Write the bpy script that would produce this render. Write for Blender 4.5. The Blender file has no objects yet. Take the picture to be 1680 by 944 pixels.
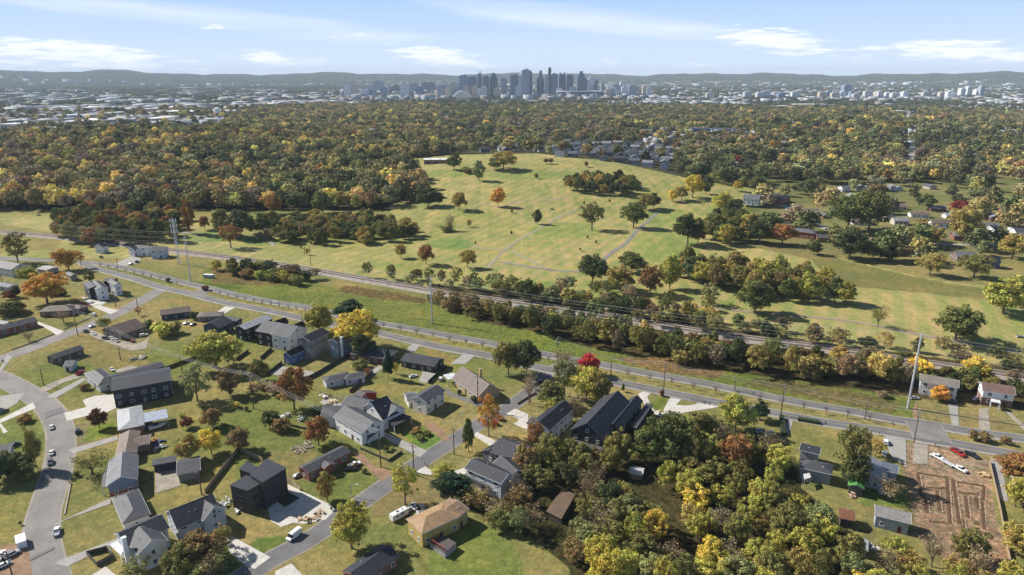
import bpy, math, random
import numpy as np
from math import radians as R
random.seed(7); np.random.seed(7)
rnd = random.random
S = bpy.context.scene
COL = S.collection
# ------------------------------------------------------------------ camera
F = 1120.0; CX, CY = 840.0, 472.0; HC = 120.0; PITCH = math.atan(346.0/F)
cp, sp = math.cos(PITCH), math.sin(PITCH)
cam = bpy.data.cameras.new('camera'); cam_o = bpy.data.objects.new('camera', cam); COL.objects.link(cam_o)
cam.sensor_width = 36; cam.lens = 24; cam.clip_start = 1; cam.clip_end = 60000
cam_o.location = (0, 0, HC); cam_o.rotation_euler = (math.pi/2-PITCH, 0, 0)
S.camera = cam_o

def sm(e0, e1, x):
    t = np.clip((x-e0)/(e1-e0), 0, 1); return t*t*(3-2*t)
def bump(x, y, cx, cy, sx, sy, h):
    d = np.sqrt(((x-cx)/sx)**2+((y-cy)/sy)**2)
    return h*(0.5+0.5*np.cos(math.pi*np.minimum(d, 1)))
def H(x, y):
    x = np.asarray(x, float); y = np.asarray(y, float)
    h = bump(x, y, 10, 900, 360, 330, 21)+bump(x, y, -560, 1150, 520, 420, 24)+bump(x, y, 700, 1500, 700, 600, 14)
    w = sm(430, 560, y)
    h = h+w*(1.1*np.sin(x*0.021+y*0.013)+0.9*np.sin(y*0.029-x*0.011+1.3))
    r = np.sqrt(x*x+y*y); a = np.arctan2(x, np.maximum(y, 1e-3))
    ridge = 62+16*np.sin(a*23+1)+13*np.sin(a*51+2)+8*np.sin(a*97)+5*np.sin(a*190+.5)
    ridge = ridge+42*sm(-.33, -.62, a)*(1+.35*np.sin(a*70))+16*np.exp(-((a+.13)/.11)**2)+10*sm(.3, .7, a)
    h = h+sm(10500, 15000, r)*(ridge+92)+sm(6000, 12000, r)*9*np.sin(x*.0011)*np.sin(y*.0017+1)
    return h
def ray(px, py):
    u = (px-CX)/F; v = -(py-CY)/F
    return np.array([u, cp+v*sp, -sp+v*cp])
def P(px, py, z=0.0):
    d = ray(px, py); t = (z-HC)/d[2]; return (d[0]*t, d[1]*t, z)
def PT(px, py):
    d = ray(px, py); t = np.geomspace(80, 19000, 3000)
    X, Y, Z = d[0]*t, d[1]*t, HC+d[2]*t
    k = np.nonzero(Z <= H(X, Y))[0]; k = k[0] if len(k) else len(t)-1
    if k > 0:
        z0 = Z[k-1]-H(X[k-1], Y[k-1]); z1 = Z[k]-H(X[k], Y[k]); f = z0/(z0-z1) if z0 != z1 else 0
        tt = t[k-1]+(t[k]-t[k-1])*f
    else: tt = t[0]
    x, y = d[0]*tt, d[1]*tt
    return (float(x), float(y), float(H(x, y)))
def proj(x, y, z):
    dz = z-HC; dep = y*cp-dz*sp; up = y*sp+dz*cp
    dep = np.where(np.abs(dep) < 1e-3, 1e-3, dep)
    return CX+F*x/dep, CY-F*up/dep, dep
def pxm(p):      # photo pixels per metre at a world point
    return F/(p[1]*cp-(p[2]-HC)*sp)
def inpoly(px, py, poly):
    px = np.asarray(px, float); py = np.asarray(py, float); ins = np.zeros(px.shape, bool); n = len(poly)
    for i in range(n):
        x0, y0 = poly[i]; x1, y1 = poly[(i+1) % n]
        if y0 == y1: continue
        c = ((y0 > py) != (y1 > py)) & (px < (x1-x0)*(py-y0)/(y1-y0)+x0); ins ^= c
    return ins

# ------------------------------------------------------------------ materials
MATS = {}
def nmat(name):
    m = bpy.data.materials.new(name); m.use_nodes = True; nt = m.node_tree
    b = nt.nodes['Principled BSDF']; return m, nt, b
def N(nt, t, **kw):
    n = nt.nodes.new(t)
    for k, v in kw.items():
        if k.startswith('i_'):
            n.inputs[k[2:].replace('_', ' ')].default_value = v
        else: setattr(n, k, v)
    return n
def coord(nt, scale=(1, 1, 1), obj=True):
    tc = N(nt, 'ShaderNodeTexCoord'); mp = N(nt, 'ShaderNodeMapping'); mp.inputs['Scale'].default_value = scale
    nt.links.new(tc.outputs['Object' if obj else 'Generated'], mp.inputs['Vector']); return mp.outputs[0]
def geo_pos(nt, scale=(1, 1, 1)):
    g = N(nt, 'ShaderNodeNewGeometry'); mp = N(nt, 'ShaderNodeMapping'); mp.inputs['Scale'].default_value = scale
    nt.links.new(g.outputs['Position'], mp.inputs['Vector']); return mp.outputs[0]
def noise(nt, vec, scale, detail=3, rough=.6):
    n = N(nt, 'ShaderNodeTexNoise', i_Scale=scale, i_Detail=detail, i_Roughness=rough); nt.links.new(vec, n.inputs['Vector']); return n.outputs['Fac']
def ramp(nt, fac, stops):
    r = N(nt, 'ShaderNodeValToRGB'); nt.links.new(fac, r.inputs['Fac']); e = r.color_ramp.elements
    while len(e) < len(stops): e.new(.5)
    for k, (p, c) in enumerate(stops): e[k].position = p; e[k].color = (*c, 1) if len(c) == 3 else c
    return r.outputs['Color']
def g3(v): return (v, v, v)
def mulc(nt, a, b, fac=1.0):
    m = N(nt, 'ShaderNodeMix', data_type='RGBA', blend_type='MULTIPLY'); m.inputs[0].default_value = fac
    for s, k in ((a, 6), (b, 7)):
        if isinstance(s, tuple): m.inputs[k].default_value = (*s, 1)
        else: nt.links.new(s, m.inputs[k])
    return m.outputs[2]
def mixc(nt, f, a, b):
    m = N(nt, 'ShaderNodeMix', data_type='RGBA')
    if isinstance(f, float): m.inputs[0].default_value = f
    else: nt.links.new(f, m.inputs[0])
    for s, k in ((a, 6), (b, 7)):
        if isinstance(s, tuple): m.inputs[k].default_value = (*s, 1)
        else: nt.links.new(s, m.inputs[k])
    return m.outputs[2]
def bumpn(nt, b, h, dist, strength=1.0):
    bn = N(nt, 'ShaderNodeBump'); bn.inputs['Distance'].default_value = dist; bn.inputs['Strength'].default_value = strength
    nt.links.new(h, bn.inputs['Height']); nt.links.new(bn.outputs[0], b.inputs['Normal'])
def mat(kind, c=(.5, .5, .5)):
    key = (kind, tuple(round(v, 3) for v in c))
    if key in MATS: return MATS[key]
    m, nt, b = nmat(kind); L = nt.links.new; b.inputs['Roughness'].default_value = .8; b.inputs['Specular IOR Level'].default_value = .25
    if kind == 'shingle':
        v = coord(nt); n1 = noise(nt, v, 2.2, 4, .75); n2 = noise(nt, v, .35, 3)
        w = N(nt, 'ShaderNodeTexWave', wave_type='BANDS', bands_direction='Z', i_Scale=4.0, i_Distortion=1.5, i_Detail=2.0); L(v, w.inputs['Vector'])
        col = mulc(nt, c, ramp(nt, n1, [(.25, g3(.62)), (.8, g3(1.35))])); col = mulc(nt, col, ramp(nt, n2, [(.3, (.78, .8, .84)), (.7, (1.2, 1.15, 1.1))]))
        col = mulc(nt, col, ramp(nt, w.outputs['Fac'], [(.0, g3(.85)), (.5, g3(1.05))]), .7)
        L(col, b.inputs['Base Color']); b.inputs['Roughness'].default_value = .62; b.inputs['Specular IOR Level'].default_value = .35; bumpn(nt, b, n1, .03)
    elif kind == 'metal_roof':
        v = coord(nt); w = N(nt, 'ShaderNodeTexWave', wave_type='BANDS', bands_direction='X', i_Scale=.9); L(v, w.inputs['Vector'])
        n1 = noise(nt, v, .8, 4); col = mulc(nt, c, ramp(nt, n1, [(.3, g3(.75)), (.7, g3(1.15))])); col = mulc(nt, col, ramp(nt, w.outputs['Fac'], [(.0, g3(.75)), (.15, g3(1))]))
        L(col, b.inputs['Base Color']); b.inputs['Roughness'].default_value = .42
    elif kind == 'siding':
        v = coord(nt); w = N(nt, 'ShaderNodeTexWave', wave_type='BANDS', bands_direction='Z', wave_profile='SAW', i_Scale=1.3); L(v, w.inputs['Vector'])
        n1 = noise(nt, v, .7, 4); col = mulc(nt, c, ramp(nt, n1, [(.3, g3(.86)), (.7, g3(1.06))])); col = mulc(nt, col, ramp(nt, w.outputs['Fac'], [(.0, g3(.8)), (.18, g3(1.0))]))
        L(col, b.inputs['Base Color']); bumpn(nt, b, w.outputs['Fac'], .02)
    elif kind == 'brick':
        v = coord(nt, (1, 1, 1)); n1 = noise(nt, v, 6, 3, .8); n2 = noise(nt, v, .6, 3); col = mulc(nt, c, ramp(nt, n1, [(.3, g3(.55)), (.7, g3(1.4))])); col = mulc(nt, col, ramp(nt, n2, [(.3, g3(.85)), (.7, g3(1.15))]))
        L(col, b.inputs['Base Color']); bumpn(nt, b, n1, .02)
    elif kind == 'wood':
        v = coord(nt, (1, 1, .15)); n1 = noise(nt, v, 5, 4, .7); col = mulc(nt, c, ramp(nt, n1, [(.25, g3(.55)), (.75, g3(1.35))])); L(col, b.inputs['Base Color'])
    elif kind == 'concrete':
        v = geo_pos(nt); n1 = noise(nt, v, .35, 5, .7); n2 = noise(nt, v, 4, 2); col = mulc(nt, c, ramp(nt, n1, [(.3, g3(.78)), (.7, g3(1.08))])); col = mulc(nt, col, ramp(nt, n2, [(.3, g3(.9)), (.7, g3(1.07))]))
        br = N(nt, 'ShaderNodeTexBrick', i_Scale=.3, i_Mortar_Size=.012, offset=0.0); br.inputs['Color1'].default_value = br.inputs['Color2'].default_value = (1, 1, 1, 1); br.inputs['Mortar'].default_value = (.6, .6, .6, 1); L(v, br.inputs['Vector'])
        col = mulc(nt, col, br.outputs['Color']); L(col, b.inputs['Base Color'])
    elif kind == 'asphalt':
        v = geo_pos(nt); n1 = noise(nt, v, .12, 5, .7); n2 = noise(nt, v, 3, 3, .8); n3 = noise(nt, geo_pos(nt, (1, .25, 1)), .9, 4, .8)
        col = mulc(nt, c, ramp(nt, n1, [(.3, g3(.72)), (.7, g3(1.18))])); col = mulc(nt, col, ramp(nt, n2, [(.3, g3(.82)), (.7, g3(1.14))])); col = mulc(nt, col, ramp(nt, n3, [(.5, g3(1)), (.6, g3(1)), (.66, g3(.7)), (.7, g3(1))]))
        L(col, b.inputs['Base Color']); b.inputs['Roughness'].default_value = .75
    elif kind == 'earth':
        v = geo_pos(nt); n1 = noise(nt, v, .3, 6, .75); n2 = noise(nt, v, 2.5, 4, .8)
        col = mulc(nt, c, ramp(nt, n1, [(.3, g3(.6)), (.7, g3(1.3))])); col = mulc(nt, col, ramp(nt, n2, [(.3, g3(.7)), (.7, g3(1.25))])); L(col, b.inputs['Base Color']); bumpn(nt, b, n2, .12); b.inputs['Roughness'].default_value = 1
    elif kind == 'paint':
        b.inputs['Base Color'].default_value = (*c, 1); b.inputs['Roughness'].default_value = .28; b.inputs['Specular IOR Level'].default_value = .5; b.inputs['Coat Weight'].default_value = .5
        v = coord(nt); n1 = noise(nt, v, 2, 3); L(mulc(nt, c, ramp(nt, n1, [(.3, g3(.9)), (.7, g3(1.04))])), b.inputs['Base Color'])
    elif kind == 'glass':
        v = coord(nt); n1 = noise(nt, v, .6, 2); L(mulc(nt, c, ramp(nt, n1, [(.3, g3(.5)), (.7, g3(1.6))])), b.inputs['Base Color']); b.inputs['Roughness'].default_value = .25; b.inputs['Specular IOR Level'].default_value = .35
    elif kind == 'steel':
        v = coord(nt); n1 = noise(nt, v, .7, 3); L(mulc(nt, c, ramp(nt, n1, [(.3, g3(.8)), (.7, g3(1.1))])), b.inputs['Base Color']); b.inputs['Roughness'].default_value = .5; b.inputs['Metallic'].default_value = .25
    elif kind == 'facade':     # storeys and bays of glass set in a tower wall
        v = coord(nt); col = c
        br = N(nt, 'ShaderNodeTexBrick', i_Scale=1.0, i_Mortar_Size=.35, offset=0.0); br.inputs['Brick Width'].default_value = 5.0; br.inputs['Row Height'].default_value = 4.0
        sx = N(nt, 'ShaderNodeSeparateXYZ'); L(v, sx.inputs[0]); ad = N(nt, 'ShaderNodeMath', operation='ADD'); L(sx.outputs[0], ad.inputs[0]); L(sx.outputs[1], ad.inputs[1])
        cb = N(nt, 'ShaderNodeCombineXYZ'); L(ad.outputs[0], cb.inputs[0]); L(sx.outputs[2], cb.inputs[1]); L(cb.outputs[0], br.inputs['Vector'])
        br.inputs['Color1'].default_value = (*[x*.45 for x in c], 1); br.inputs['Color2'].default_value = (*[x*.75 for x in c], 1); br.inputs['Mortar'].default_value = (*[min(1, x*1.25) for x in c], 1)
        L(br.outputs['Color'], b.inputs['Base Color']); b.inputs['Roughness'].default_value = .35
    else:
        v = coord(nt); n1 = noise(nt, v, 1.5, 3); L(mulc(nt, c, ramp(nt, n1, [(.3, g3(.85)), (.7, g3(1.1))])), b.inputs['Base Color'])
    MATS[key] = m; return m

def tinted(name, trans=.16, bark=False):
    m, nt, b = nmat(name); L = nt.links.new
    at = N(nt, 'ShaderNodeAttribute', attribute_type='INSTANCER', attribute_name='col'); va = N(nt, 'ShaderNodeAttribute', attribute_name='leafvar')
    if bark: L(mulc(nt, (.14, .11, .08), ramp(nt, noise(nt, coord(nt), 8), [(.3, g3(.6)), (.7, g3(1.3))])), b.inputs['Base Color']); return m
    hs = N(nt, 'ShaderNodeHueSaturation'); L(at.outputs['Color'], hs.inputs['Color'])
    sx = N(nt, 'ShaderNodeSeparateColor'); L(va.outputs['Color'], sx.inputs[0]); L(sx.outputs[0], hs.inputs['Hue']); L(sx.outputs[1], hs.inputs['Value']); hs.inputs['Saturation'].default_value = .95
    vm = N(nt, 'ShaderNodeMath', operation='MULTIPLY'); L(sx.outputs[1], vm.inputs[0]); vm.inputs[1].default_value = 2.0; L(vm.outputs[0], hs.inputs['Value'])
    L(hs.outputs[0], b.inputs['Base Color']); b.inputs['Roughness'].default_value = .75; b.inputs['Specular IOR Level'].default_value = .15
    tr = N(nt, 'ShaderNodeBsdfTranslucent'); L(hs.outputs[0], tr.inputs['Color']); mx = N(nt, 'ShaderNodeMixShader'); mx.inputs[0].default_value = trans
    L(b.outputs[0], mx.inputs[1]); L(tr.outputs[0], mx.inputs[2]); L(mx.outputs[0], nt.nodes['Material Output'].inputs['Surface'])
    return m
M_LEAF = tinted('foliage'); M_BARK = tinted('bark', bark=True)

# ------------------------------------------------------------------ object helpers
def mesh_np(name, V, Fq, m, smooth=False, fvar=None):
    me = bpy.data.meshes.new(name); V = np.asarray(V, np.float32); Fq = np.asarray(Fq, np.int32); k = Fq.shape[1]
    me.vertices.add(len(V)); me.vertices.foreach_set('co', V.ravel()); me.loops.add(Fq.size); me.loops.foreach_set('vertex_index', Fq.ravel())
    me.polygons.add(len(Fq)); me.polygons.foreach_set('loop_start', np.arange(0, Fq.size, k, dtype=np.int32)); me.polygons.foreach_set('loop_total', np.full(len(Fq), k, np.int32))
    if fvar is not None:
        a = me.attributes.new('leafvar', 'FLOAT_COLOR', 'FACE'); d = np.ones((len(Fq), 4), np.float32); d[:, 0] = fvar[0]; d[:, 1] = fvar[1]; a.data.foreach_set('color', d.ravel())
    me.update(); me.validate()
    if smooth: me.polygons.foreach_set('use_smooth', np.ones(len(Fq), bool))
    if m: me.materials.append(m)
    return me
class MB:
    def __init__(s): s.v = []; s.f = []
    def add(s, vs, fs):
        o = len(s.v); s.v += [tuple(v) for v in vs]; s.f += [tuple(i+o for i in f) for f in fs]; return s
    def box(s, c, d, rz=0):
        x, y, z = [q/2 for q in d]; ca, sa = math.cos(rz), math.sin(rz); vs = []
        for dz in (-z, z):
            for dx, dy in ((-x, -y), (x, -y), (x, y), (-x, y)): vs.append((c[0]+dx*ca-dy*sa, c[1]+dx*sa+dy*ca, c[2]+dz))
        return s.add(vs, [(0, 3, 2, 1), (4, 5, 6, 7), (0, 1, 5, 4), (1, 2, 6, 5), (2, 3, 7, 6), (3, 0, 4, 7)])
    def prism(s, pts, z0, z1):
        a = sum(pts[i][0]*pts[(i+1) % len(pts)][1]-pts[(i+1) % len(pts)][0]*pts[i][1] for i in range(len(pts)))
        if a < 0: pts = pts[::-1]
        n = len(pts); vs = [(p[0], p[1], z0) for p in pts]+[(p[0], p[1], z1) for p in pts]
        return s.add(vs, [tuple(range(n-1, -1, -1)), tuple(range(n, 2*n))]+[(i, (i+1) % n, n+(i+1) % n, n+i) for i in range(n)])
    def sect(s, prof, x0, x1, axis='x'):   # closed profile (y,z) swept along x
        n = len(prof); a = sum(prof[i][0]*prof[(i+1) % n][1]-prof[(i+1) % n][0]*prof[i][1] for i in range(n))
        if a < 0: prof = prof[::-1]
        vs = [(x0, p[0], p[1]) for p in prof]+[(x1, p[0], p[1]) for p in prof]
        return s.add(vs, [tuple(range(n-1, -1, -1)), tuple(range(n, 2*n))]+[(i, (i+1) % n, n+(i+1) % n, n+i) for i in range(n)])
    def tube(s, p0, p1, r0, r1, n=6):
        p0 = np.array(p0, float); p1 = np.array(p1, float); d = p1-p0; d /= (np.linalg.norm(d)+1e-9)
        u = np.cross(d, (0, 0, 1) if abs(d[2]) < .9 else (1, 0, 0)); u /= np.linalg.norm(u); w = np.cross(d, u); vs = []
        for p, r in ((p0, r0), (p1, r1)):
            for k in range(n): t = 2*math.pi*k/n; vs.append(tuple(p+r*(u*math.cos(t)+w*math.sin(t))))
        return s.add(vs, [(k, (k+1) % n, n+(k+1) % n, n+k) for k in range(n)]+[tuple(range(n-1, -1, -1)), tuple(range(n, 2*n))])
    def mesh(s, name, m):
        me = bpy.data.meshes.new(name); me.from_pydata(s.v, [], s.f); me.update()
        if m: me.materials.append(m)
        return me
    def build(s, name, m, parent=None, smooth=False):
        me = s.mesh(name, m)
        if smooth:
            for p in me.polygons: p.use_smooth = True
        return link(name, me, parent)
def link(name, me, parent=None):
    o = bpy.data.objects.new(name, me); COL.objects.link(o)
    if parent: o.parent = parent
    return o
def tag(o, label=None, cat=None, group=None, kind=None):
    if label:
        o['label'] = label
        if len(label.replace('-', ' ').split()) > 15: print('LONG', len(label.split()), label)
    if cat: o['category'] = cat
    if group: o['group'] = group
    if kind: o['kind'] = kind
    return o
def empty(name, loc, rz=0, label=None, cat=None, group=None):
    o = bpy.data.objects.new(name, None); COL.objects.link(o); o.location = loc; o.rotation_euler = (0, 0, rz); o.empty_display_size = .5
    return tag(o, label, cat, group)
def copy_tree(o, parent=None):
    c = o.copy(); COL.objects.link(c); c.parent = parent
    for ch in list(o.children): copy_tree(ch, c)
    return c
# ------------------------------------------------------------------ ground sheet
GOLF = [(0, 352), (0, 366), (60, 378), (110, 385), (90, 412), (0, 412), (0, 422), (90, 424), (200, 425), (320, 418), (430, 428), (500, 440), (580, 450), (700, 474), (900, 500), (1000, 514), (1150, 540), (1400, 580), (1690, 624), (1690, 478), (1560, 462), (1400, 430), (1290, 400), (1200, 378), (1190, 350), (1260, 330), (1280, 312), (1180, 303), (1110, 288), (1000, 264), (880, 252), (740, 254), (655, 262), (690, 300), (704, 332), (640, 335), (640, 350), (690, 385), (600, 395), (480, 395), (405, 378), (330, 365), (300, 350), (170, 352)]
MEADOW = [(335, 440), (500, 462), (600, 478), (700, 497), (800, 530), (900, 548), (960, 567), (1060, 588), (1180, 610), (1290, 622), (1400, 640), (1505, 655), (1505, 692), (1440, 682), (1304, 658), (1220, 641), (1060, 611), (981, 596), (897, 580), (800, 561), (700, 544), (600, 528), (500, 502), (394, 484), (330, 468)]
SCRUB = [(700, 497), (800, 530), (900, 548), (960, 567), (1060, 588), (1180, 610), (1290, 622), (1400, 640), (2300, 750), (2300, 700), (1700, 606), (1400, 570), (1150, 530), (1000, 508), (900, 490), (700, 465)]
ROUGHS = [([(350, 440), (470, 455), (480, 468), (350, 466)], (.20, .16, .07)), ([(1000, 585), (1110, 590), (1190, 612), (1180, 622), (1060, 604)], (.24, .17, .08)), ([(1230, 618), (1300, 625), (1480, 660), (1470, 676), (1300, 650), (1210, 632)], (.19, .17, .07)), ([(560, 468), (700, 492), (690, 500), (540, 478)], (.17, .13, .06))]
DIRT = [(1487, 728), (1560, 735), (1622, 757), (1648, 900), (1655, 950), (1560, 930), (1500, 880), (1492, 800)]
WOOD = [(880, 720), (960, 740), (1000, 760), (1060, 740), (1085, 700), (1180, 690), (1290, 740), (1310, 800), (1385, 860), (1400, 990), (930, 990), (935, 930), (880, 890), (800, 850), (770, 830), (840, 780)]
FIELD2 = [(1180, 375), (1300, 402), (1400, 432), (1560, 465), (1690, 485), (1690, 500), (1500, 480), (1380, 470), (1330, 425), (1200, 398)]
GREENS = [(741, 401, 36, 9), (340, 389, 45, 8), (430, 397, 30, 7), (640, 437, 30, 6), (860, 466, 55, 7), (985, 490, 60, 12), (780, 352, 30, 4), (1090, 405, 55, 26), (880, 288, 80, 7), (735, 285, 45, 6), (1095, 358, 40, 16), (925, 378, 60, 12), (1180, 500, 30, 5)]
BRIGHT = [([(660, 712), (690, 700), (735, 722), (700, 742)], (.10, .22, .03)), ([(411, 893), (430, 880), (490, 878), (475, 900), (440, 912)], (.09, .17, .03)), ([(285, 902), (370, 880), (400, 930), (380, 950), (290, 950)], (.07, .14, .03)),
          ([(1086, 652), (1062, 664), (1080, 676), (1098, 654)], (.12, .17, .03)), ([(960, 765), (1000, 745), (1010, 770)], (.11, .2, .03)), ([(1060, 785), (1130, 780), (1160, 830), (1080, 850), (1000, 810)], (.12, .18, .04)), ([(760, 850), (830, 870), (860, 950), (700, 950), (705, 900)], (.15, .20, .05)),
          ([(1400, 800), (1480, 790), (1500, 830), (1410, 830)], (.14, .20, .05)), ([(390, 620), (440, 600), (480, 590), (470, 630)], (.13, .19, .04)), ([(0, 640), (50, 660), (78, 700), (85, 730), (60, 750), (0, 740)], (.17, .21, .06)), ([(150, 700), (190, 690), (196, 712), (140, 725)], (.17, .24, .04))]
TAN = [([(60, 560), (190, 520), (230, 560), (250, 600), (170, 610)], (.26, .21, .09)), ([(262, 490), (350, 500), (372, 512), (340, 520), (290, 500)], (.29, .22, .09)), ([(690, 570), (757, 583), (737, 598), (720, 590)], (.28, .22, .08)), ([(610, 630), (700, 628), (700, 655), (640, 655)], (.24, .22, .08)),
       ([(640, 770), (760, 800), (690, 840), (600, 850)], (.22, .18, .09)), ([(100, 700), (150, 690), (150, 730), (112, 740)], (.27, .22, .13)), ([(1290, 695), (1430, 740), (1420, 745), (1320, 730)], (.22, .21, .07)), ([(1515, 665), (1680, 690), (1680, 720), (1510, 690)], (.25, .21, .09)), ([(420, 740), (520, 740), (500, 790), (420, 790)], (.25, .21, .09)), ([(1415, 820), (1440, 800), (1430, 900), (1400, 870)], (.22, .19, .08))]
def fbm(x, y, s):
    return (np.sin(x*s+1.7*np.sin(y*s*.7+1))+np.sin(y*s*1.3+1.5*np.sin(x*s*.9+2))+.6*np.sin((x+y)*s*2.1+np.sin(x*s*3))+.5*np.sin((x-y)*s*2.7+1.3*np.cos(y*s*2.3)))/3.1
def ground():
    na, nr = 860, 1150; A = np.radians(np.linspace(-60, 60, na)); Rr = np.geomspace(45, 21000, nr)
    AA, RR = np.meshgrid(A, Rr); X = RR*np.sin(AA); Y = RR*np.cos(AA); Z = H(X, Y)
    n = X.size; X, Y, Z = X.ravel(), Y.ravel(), Z.ravel(); RRr = RR.ravel()
    px, py, dep = proj(X, Y, Z)
    jx = fbm(X, Y, .05)*9+fbm(X, Y, .21)*3; k = np.clip(1-RRr/2500, .1, 1)*np.clip((py-250)/400, .15, 1); wx = px+jx*k; wy = py+fbm(Y, X, .07)*4*k
    c = np.zeros((n, 4), np.float32); ax = np.zeros((n, 4), np.float32); ax[:, 3] = 1
    v = .5+.5*fbm(X, Y, .045); v2 = .5+.5*fbm(X+50, Y, .013)
    def mix(a, b, t): return np.array(a)[None, :]*(1-t[:, None])+np.array(b)[None, :]*t[:, None]
    c[:, :3] = mix((.15, .185, .048), (.33, .265, .12), np.clip(v*.75+v2*.45-.1, 0, 1)); c[:, 3] = .5
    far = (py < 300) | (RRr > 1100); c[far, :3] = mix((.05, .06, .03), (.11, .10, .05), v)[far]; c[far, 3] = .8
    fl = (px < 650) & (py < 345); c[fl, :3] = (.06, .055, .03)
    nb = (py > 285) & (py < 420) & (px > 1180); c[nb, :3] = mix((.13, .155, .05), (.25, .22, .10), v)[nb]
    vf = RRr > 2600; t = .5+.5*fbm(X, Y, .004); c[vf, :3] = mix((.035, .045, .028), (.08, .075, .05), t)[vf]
    g = inpoly(wx, wy, GOLF) & (Y < 1000); c[g, :3] = mix((.245, .255, .080), (.365, .315, .135), np.clip(v*.55+v2*.5, 0, 1))[g]; c[g, 3] = .12; ax[g, 0] = 1
    f2 = inpoly(wx, wy, FIELD2); c[f2, :3] = mix((.18, .19, .06), (.24, .20, .09), v)[f2]; c[f2, 3] = .5; ax[f2, 0] = 0
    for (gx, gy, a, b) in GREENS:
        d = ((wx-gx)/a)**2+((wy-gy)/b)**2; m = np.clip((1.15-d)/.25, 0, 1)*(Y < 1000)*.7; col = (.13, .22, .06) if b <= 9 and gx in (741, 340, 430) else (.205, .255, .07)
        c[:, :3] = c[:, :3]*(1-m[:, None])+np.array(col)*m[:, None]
    s = inpoly(wx, wy, SCRUB); c[s, :3] = mix((.07, .065, .03), (.13, .10, .05), v)[s]; c[s, 3] = 1; ax[s, 0] = 0
    me_ = inpoly(wx, wy, MEADOW); c[me_, :3] = mix((.145, .205, .042), (.205, .215, .065), v)[me_]; c[me_, 3] = .75; ax[me_, 0] = 0
    for poly, col in ROUGHS:
        m = inpoly(wx+jx*1.5, wy, poly); c[m, :3] = col; c[m, 3] = 1
    for poly, col in TAN+BRIGHT:
        m = inpoly(wx, wy, poly); c[m, :3] = c[m, :3]*.25+np.array(col)*.75
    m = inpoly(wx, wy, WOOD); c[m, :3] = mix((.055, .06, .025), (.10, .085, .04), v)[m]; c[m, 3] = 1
    m = inpoly(wx, wy, DIRT); c[m, :3] = mix((.29, .20, .13), (.42, .325, .235), np.clip(v+.25*fbm(X, Y, .6), 0, 1))[m]; c[m, 3] = .9
    # industrial flats far on the left and city ground
    m = (px < 600) & (py > 155) & (py < 214-(px-300)*.0) & (wy > 146+fbm(X, Y, .01)*8) & ~((px > 330) & (py > 196)); c[m, :3] = mix((.10, .11, .07), (.45, .43, .40), np.clip(.55+.9*fbm(X, Y, .011), 0, 1))[m]
    m = (py > 130) & (py < 172) & (px > 560) & (fbm(X, Y, .008) > .0); c[m, :3] = (.30, .29, .28)
    idx = np.arange(n).reshape(nr, na); q = np.stack([idx[:-1, :-1], idx[:-1, 1:], idx[1:, 1:], idx[1:, :-1]], -1).reshape(-1, 4)[:, ::-1]
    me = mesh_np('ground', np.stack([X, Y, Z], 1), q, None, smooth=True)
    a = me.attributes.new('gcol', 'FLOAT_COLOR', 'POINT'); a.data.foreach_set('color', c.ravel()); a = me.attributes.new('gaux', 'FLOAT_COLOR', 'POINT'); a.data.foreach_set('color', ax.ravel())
    m, nt, b = nmat('ground'); L = nt.links.new
    at = N(nt, 'ShaderNodeAttribute', attribute_name='gcol'); ag = N(nt, 'ShaderNodeAttribute', attribute_name='gaux')
    v1 = geo_pos(nt); nA = noise(nt, v1, .045, 5, .65); nB = noise(nt, v1, .35, 5, .75); nC = noise(nt, v1, 1.9, 4, .8)
    vo = N(nt, 'ShaderNodeTexVoronoi', i_Scale=.55); L(v1, vo.inputs['Vector'])
    smooth_c = mulc(nt, at.outputs['Color'], ramp(nt, nA, [(.3, (.72, .84, .80)), (.5, (1, 1, 1)), (.72, (1.35, 1.17, 1.08))]))
    smooth_c = mulc(nt, smooth_c, ramp(nt, nB, [(.3, g3(.8)), (.7, g3(1.18))])); smooth_c = mulc(nt, smooth_c, ramp(nt, nC, [(.3, g3(.82)), (.7, g3(1.16))]))
    rough_c = mulc(nt, smooth_c, ramp(nt, nC, [(.34, g3(.42)), (.66, g3(1.55))])); rough_c = mulc(nt, rough_c, ramp(nt, vo.outputs['Distance'], [(.0, g3(1.2)), (.9, g3(.55))])); rough_c = mulc(nt, rough_c, ramp(nt, nB, [(.38, (.75, .9, .8)), (.62, (1.3, 1.05, .95))]))
    col = mixc(nt, at.outputs['Alpha'], smooth_c, rough_c)
    # mowing bands on the golf course
    rot = N(nt, 'ShaderNodeMapping'); rot.inputs['Rotation'].default_value = (0, 0, R(28)); g = N(nt, 'ShaderNodeNewGeometry'); L(g.outputs['Position'], rot.inputs['Vector'])
    w = N(nt, 'ShaderNodeTexWave', wave_type='BANDS', bands_direction='X', i_Scale=.03, i_Distortion=1.6, i_Detail=2.0); w.inputs['Detail Scale'].default_value = .6; L(rot.outputs[0], w.inputs['Vector'])
    strv = N(nt, 'ShaderNodeMapping'); strv.inputs['Scale'].default_value = (1, .05, 1); strv.inputs['Rotation'].default_value = (0, 0, R(38)); L(g.outputs['Position'], strv.inputs['Vector']); nS = noise(nt, strv.outputs[0], .13, 5, .7)
    band = mulc(nt, col, ramp(nt, w.outputs['Fac'], [(.35, (.90, .98, .90)), (.6, (1.11, 1.03, 1.08))])); band = mulc(nt, band, ramp(nt, nS, [(.35, (.78, .90, .78)), (.65, (1.20, 1.08, 1.17))]))
    sp_ = N(nt, 'ShaderNodeSeparateColor'); L(ag.outputs['Color'], sp_.inputs[0]); col = mixc(nt, sp_.outputs[0], col, band)
    L(col, b.inputs['Base Color']); b.inputs['Roughness'].default_value = 1; b.inputs['Specular IOR Level'].default_value = .05
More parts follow.
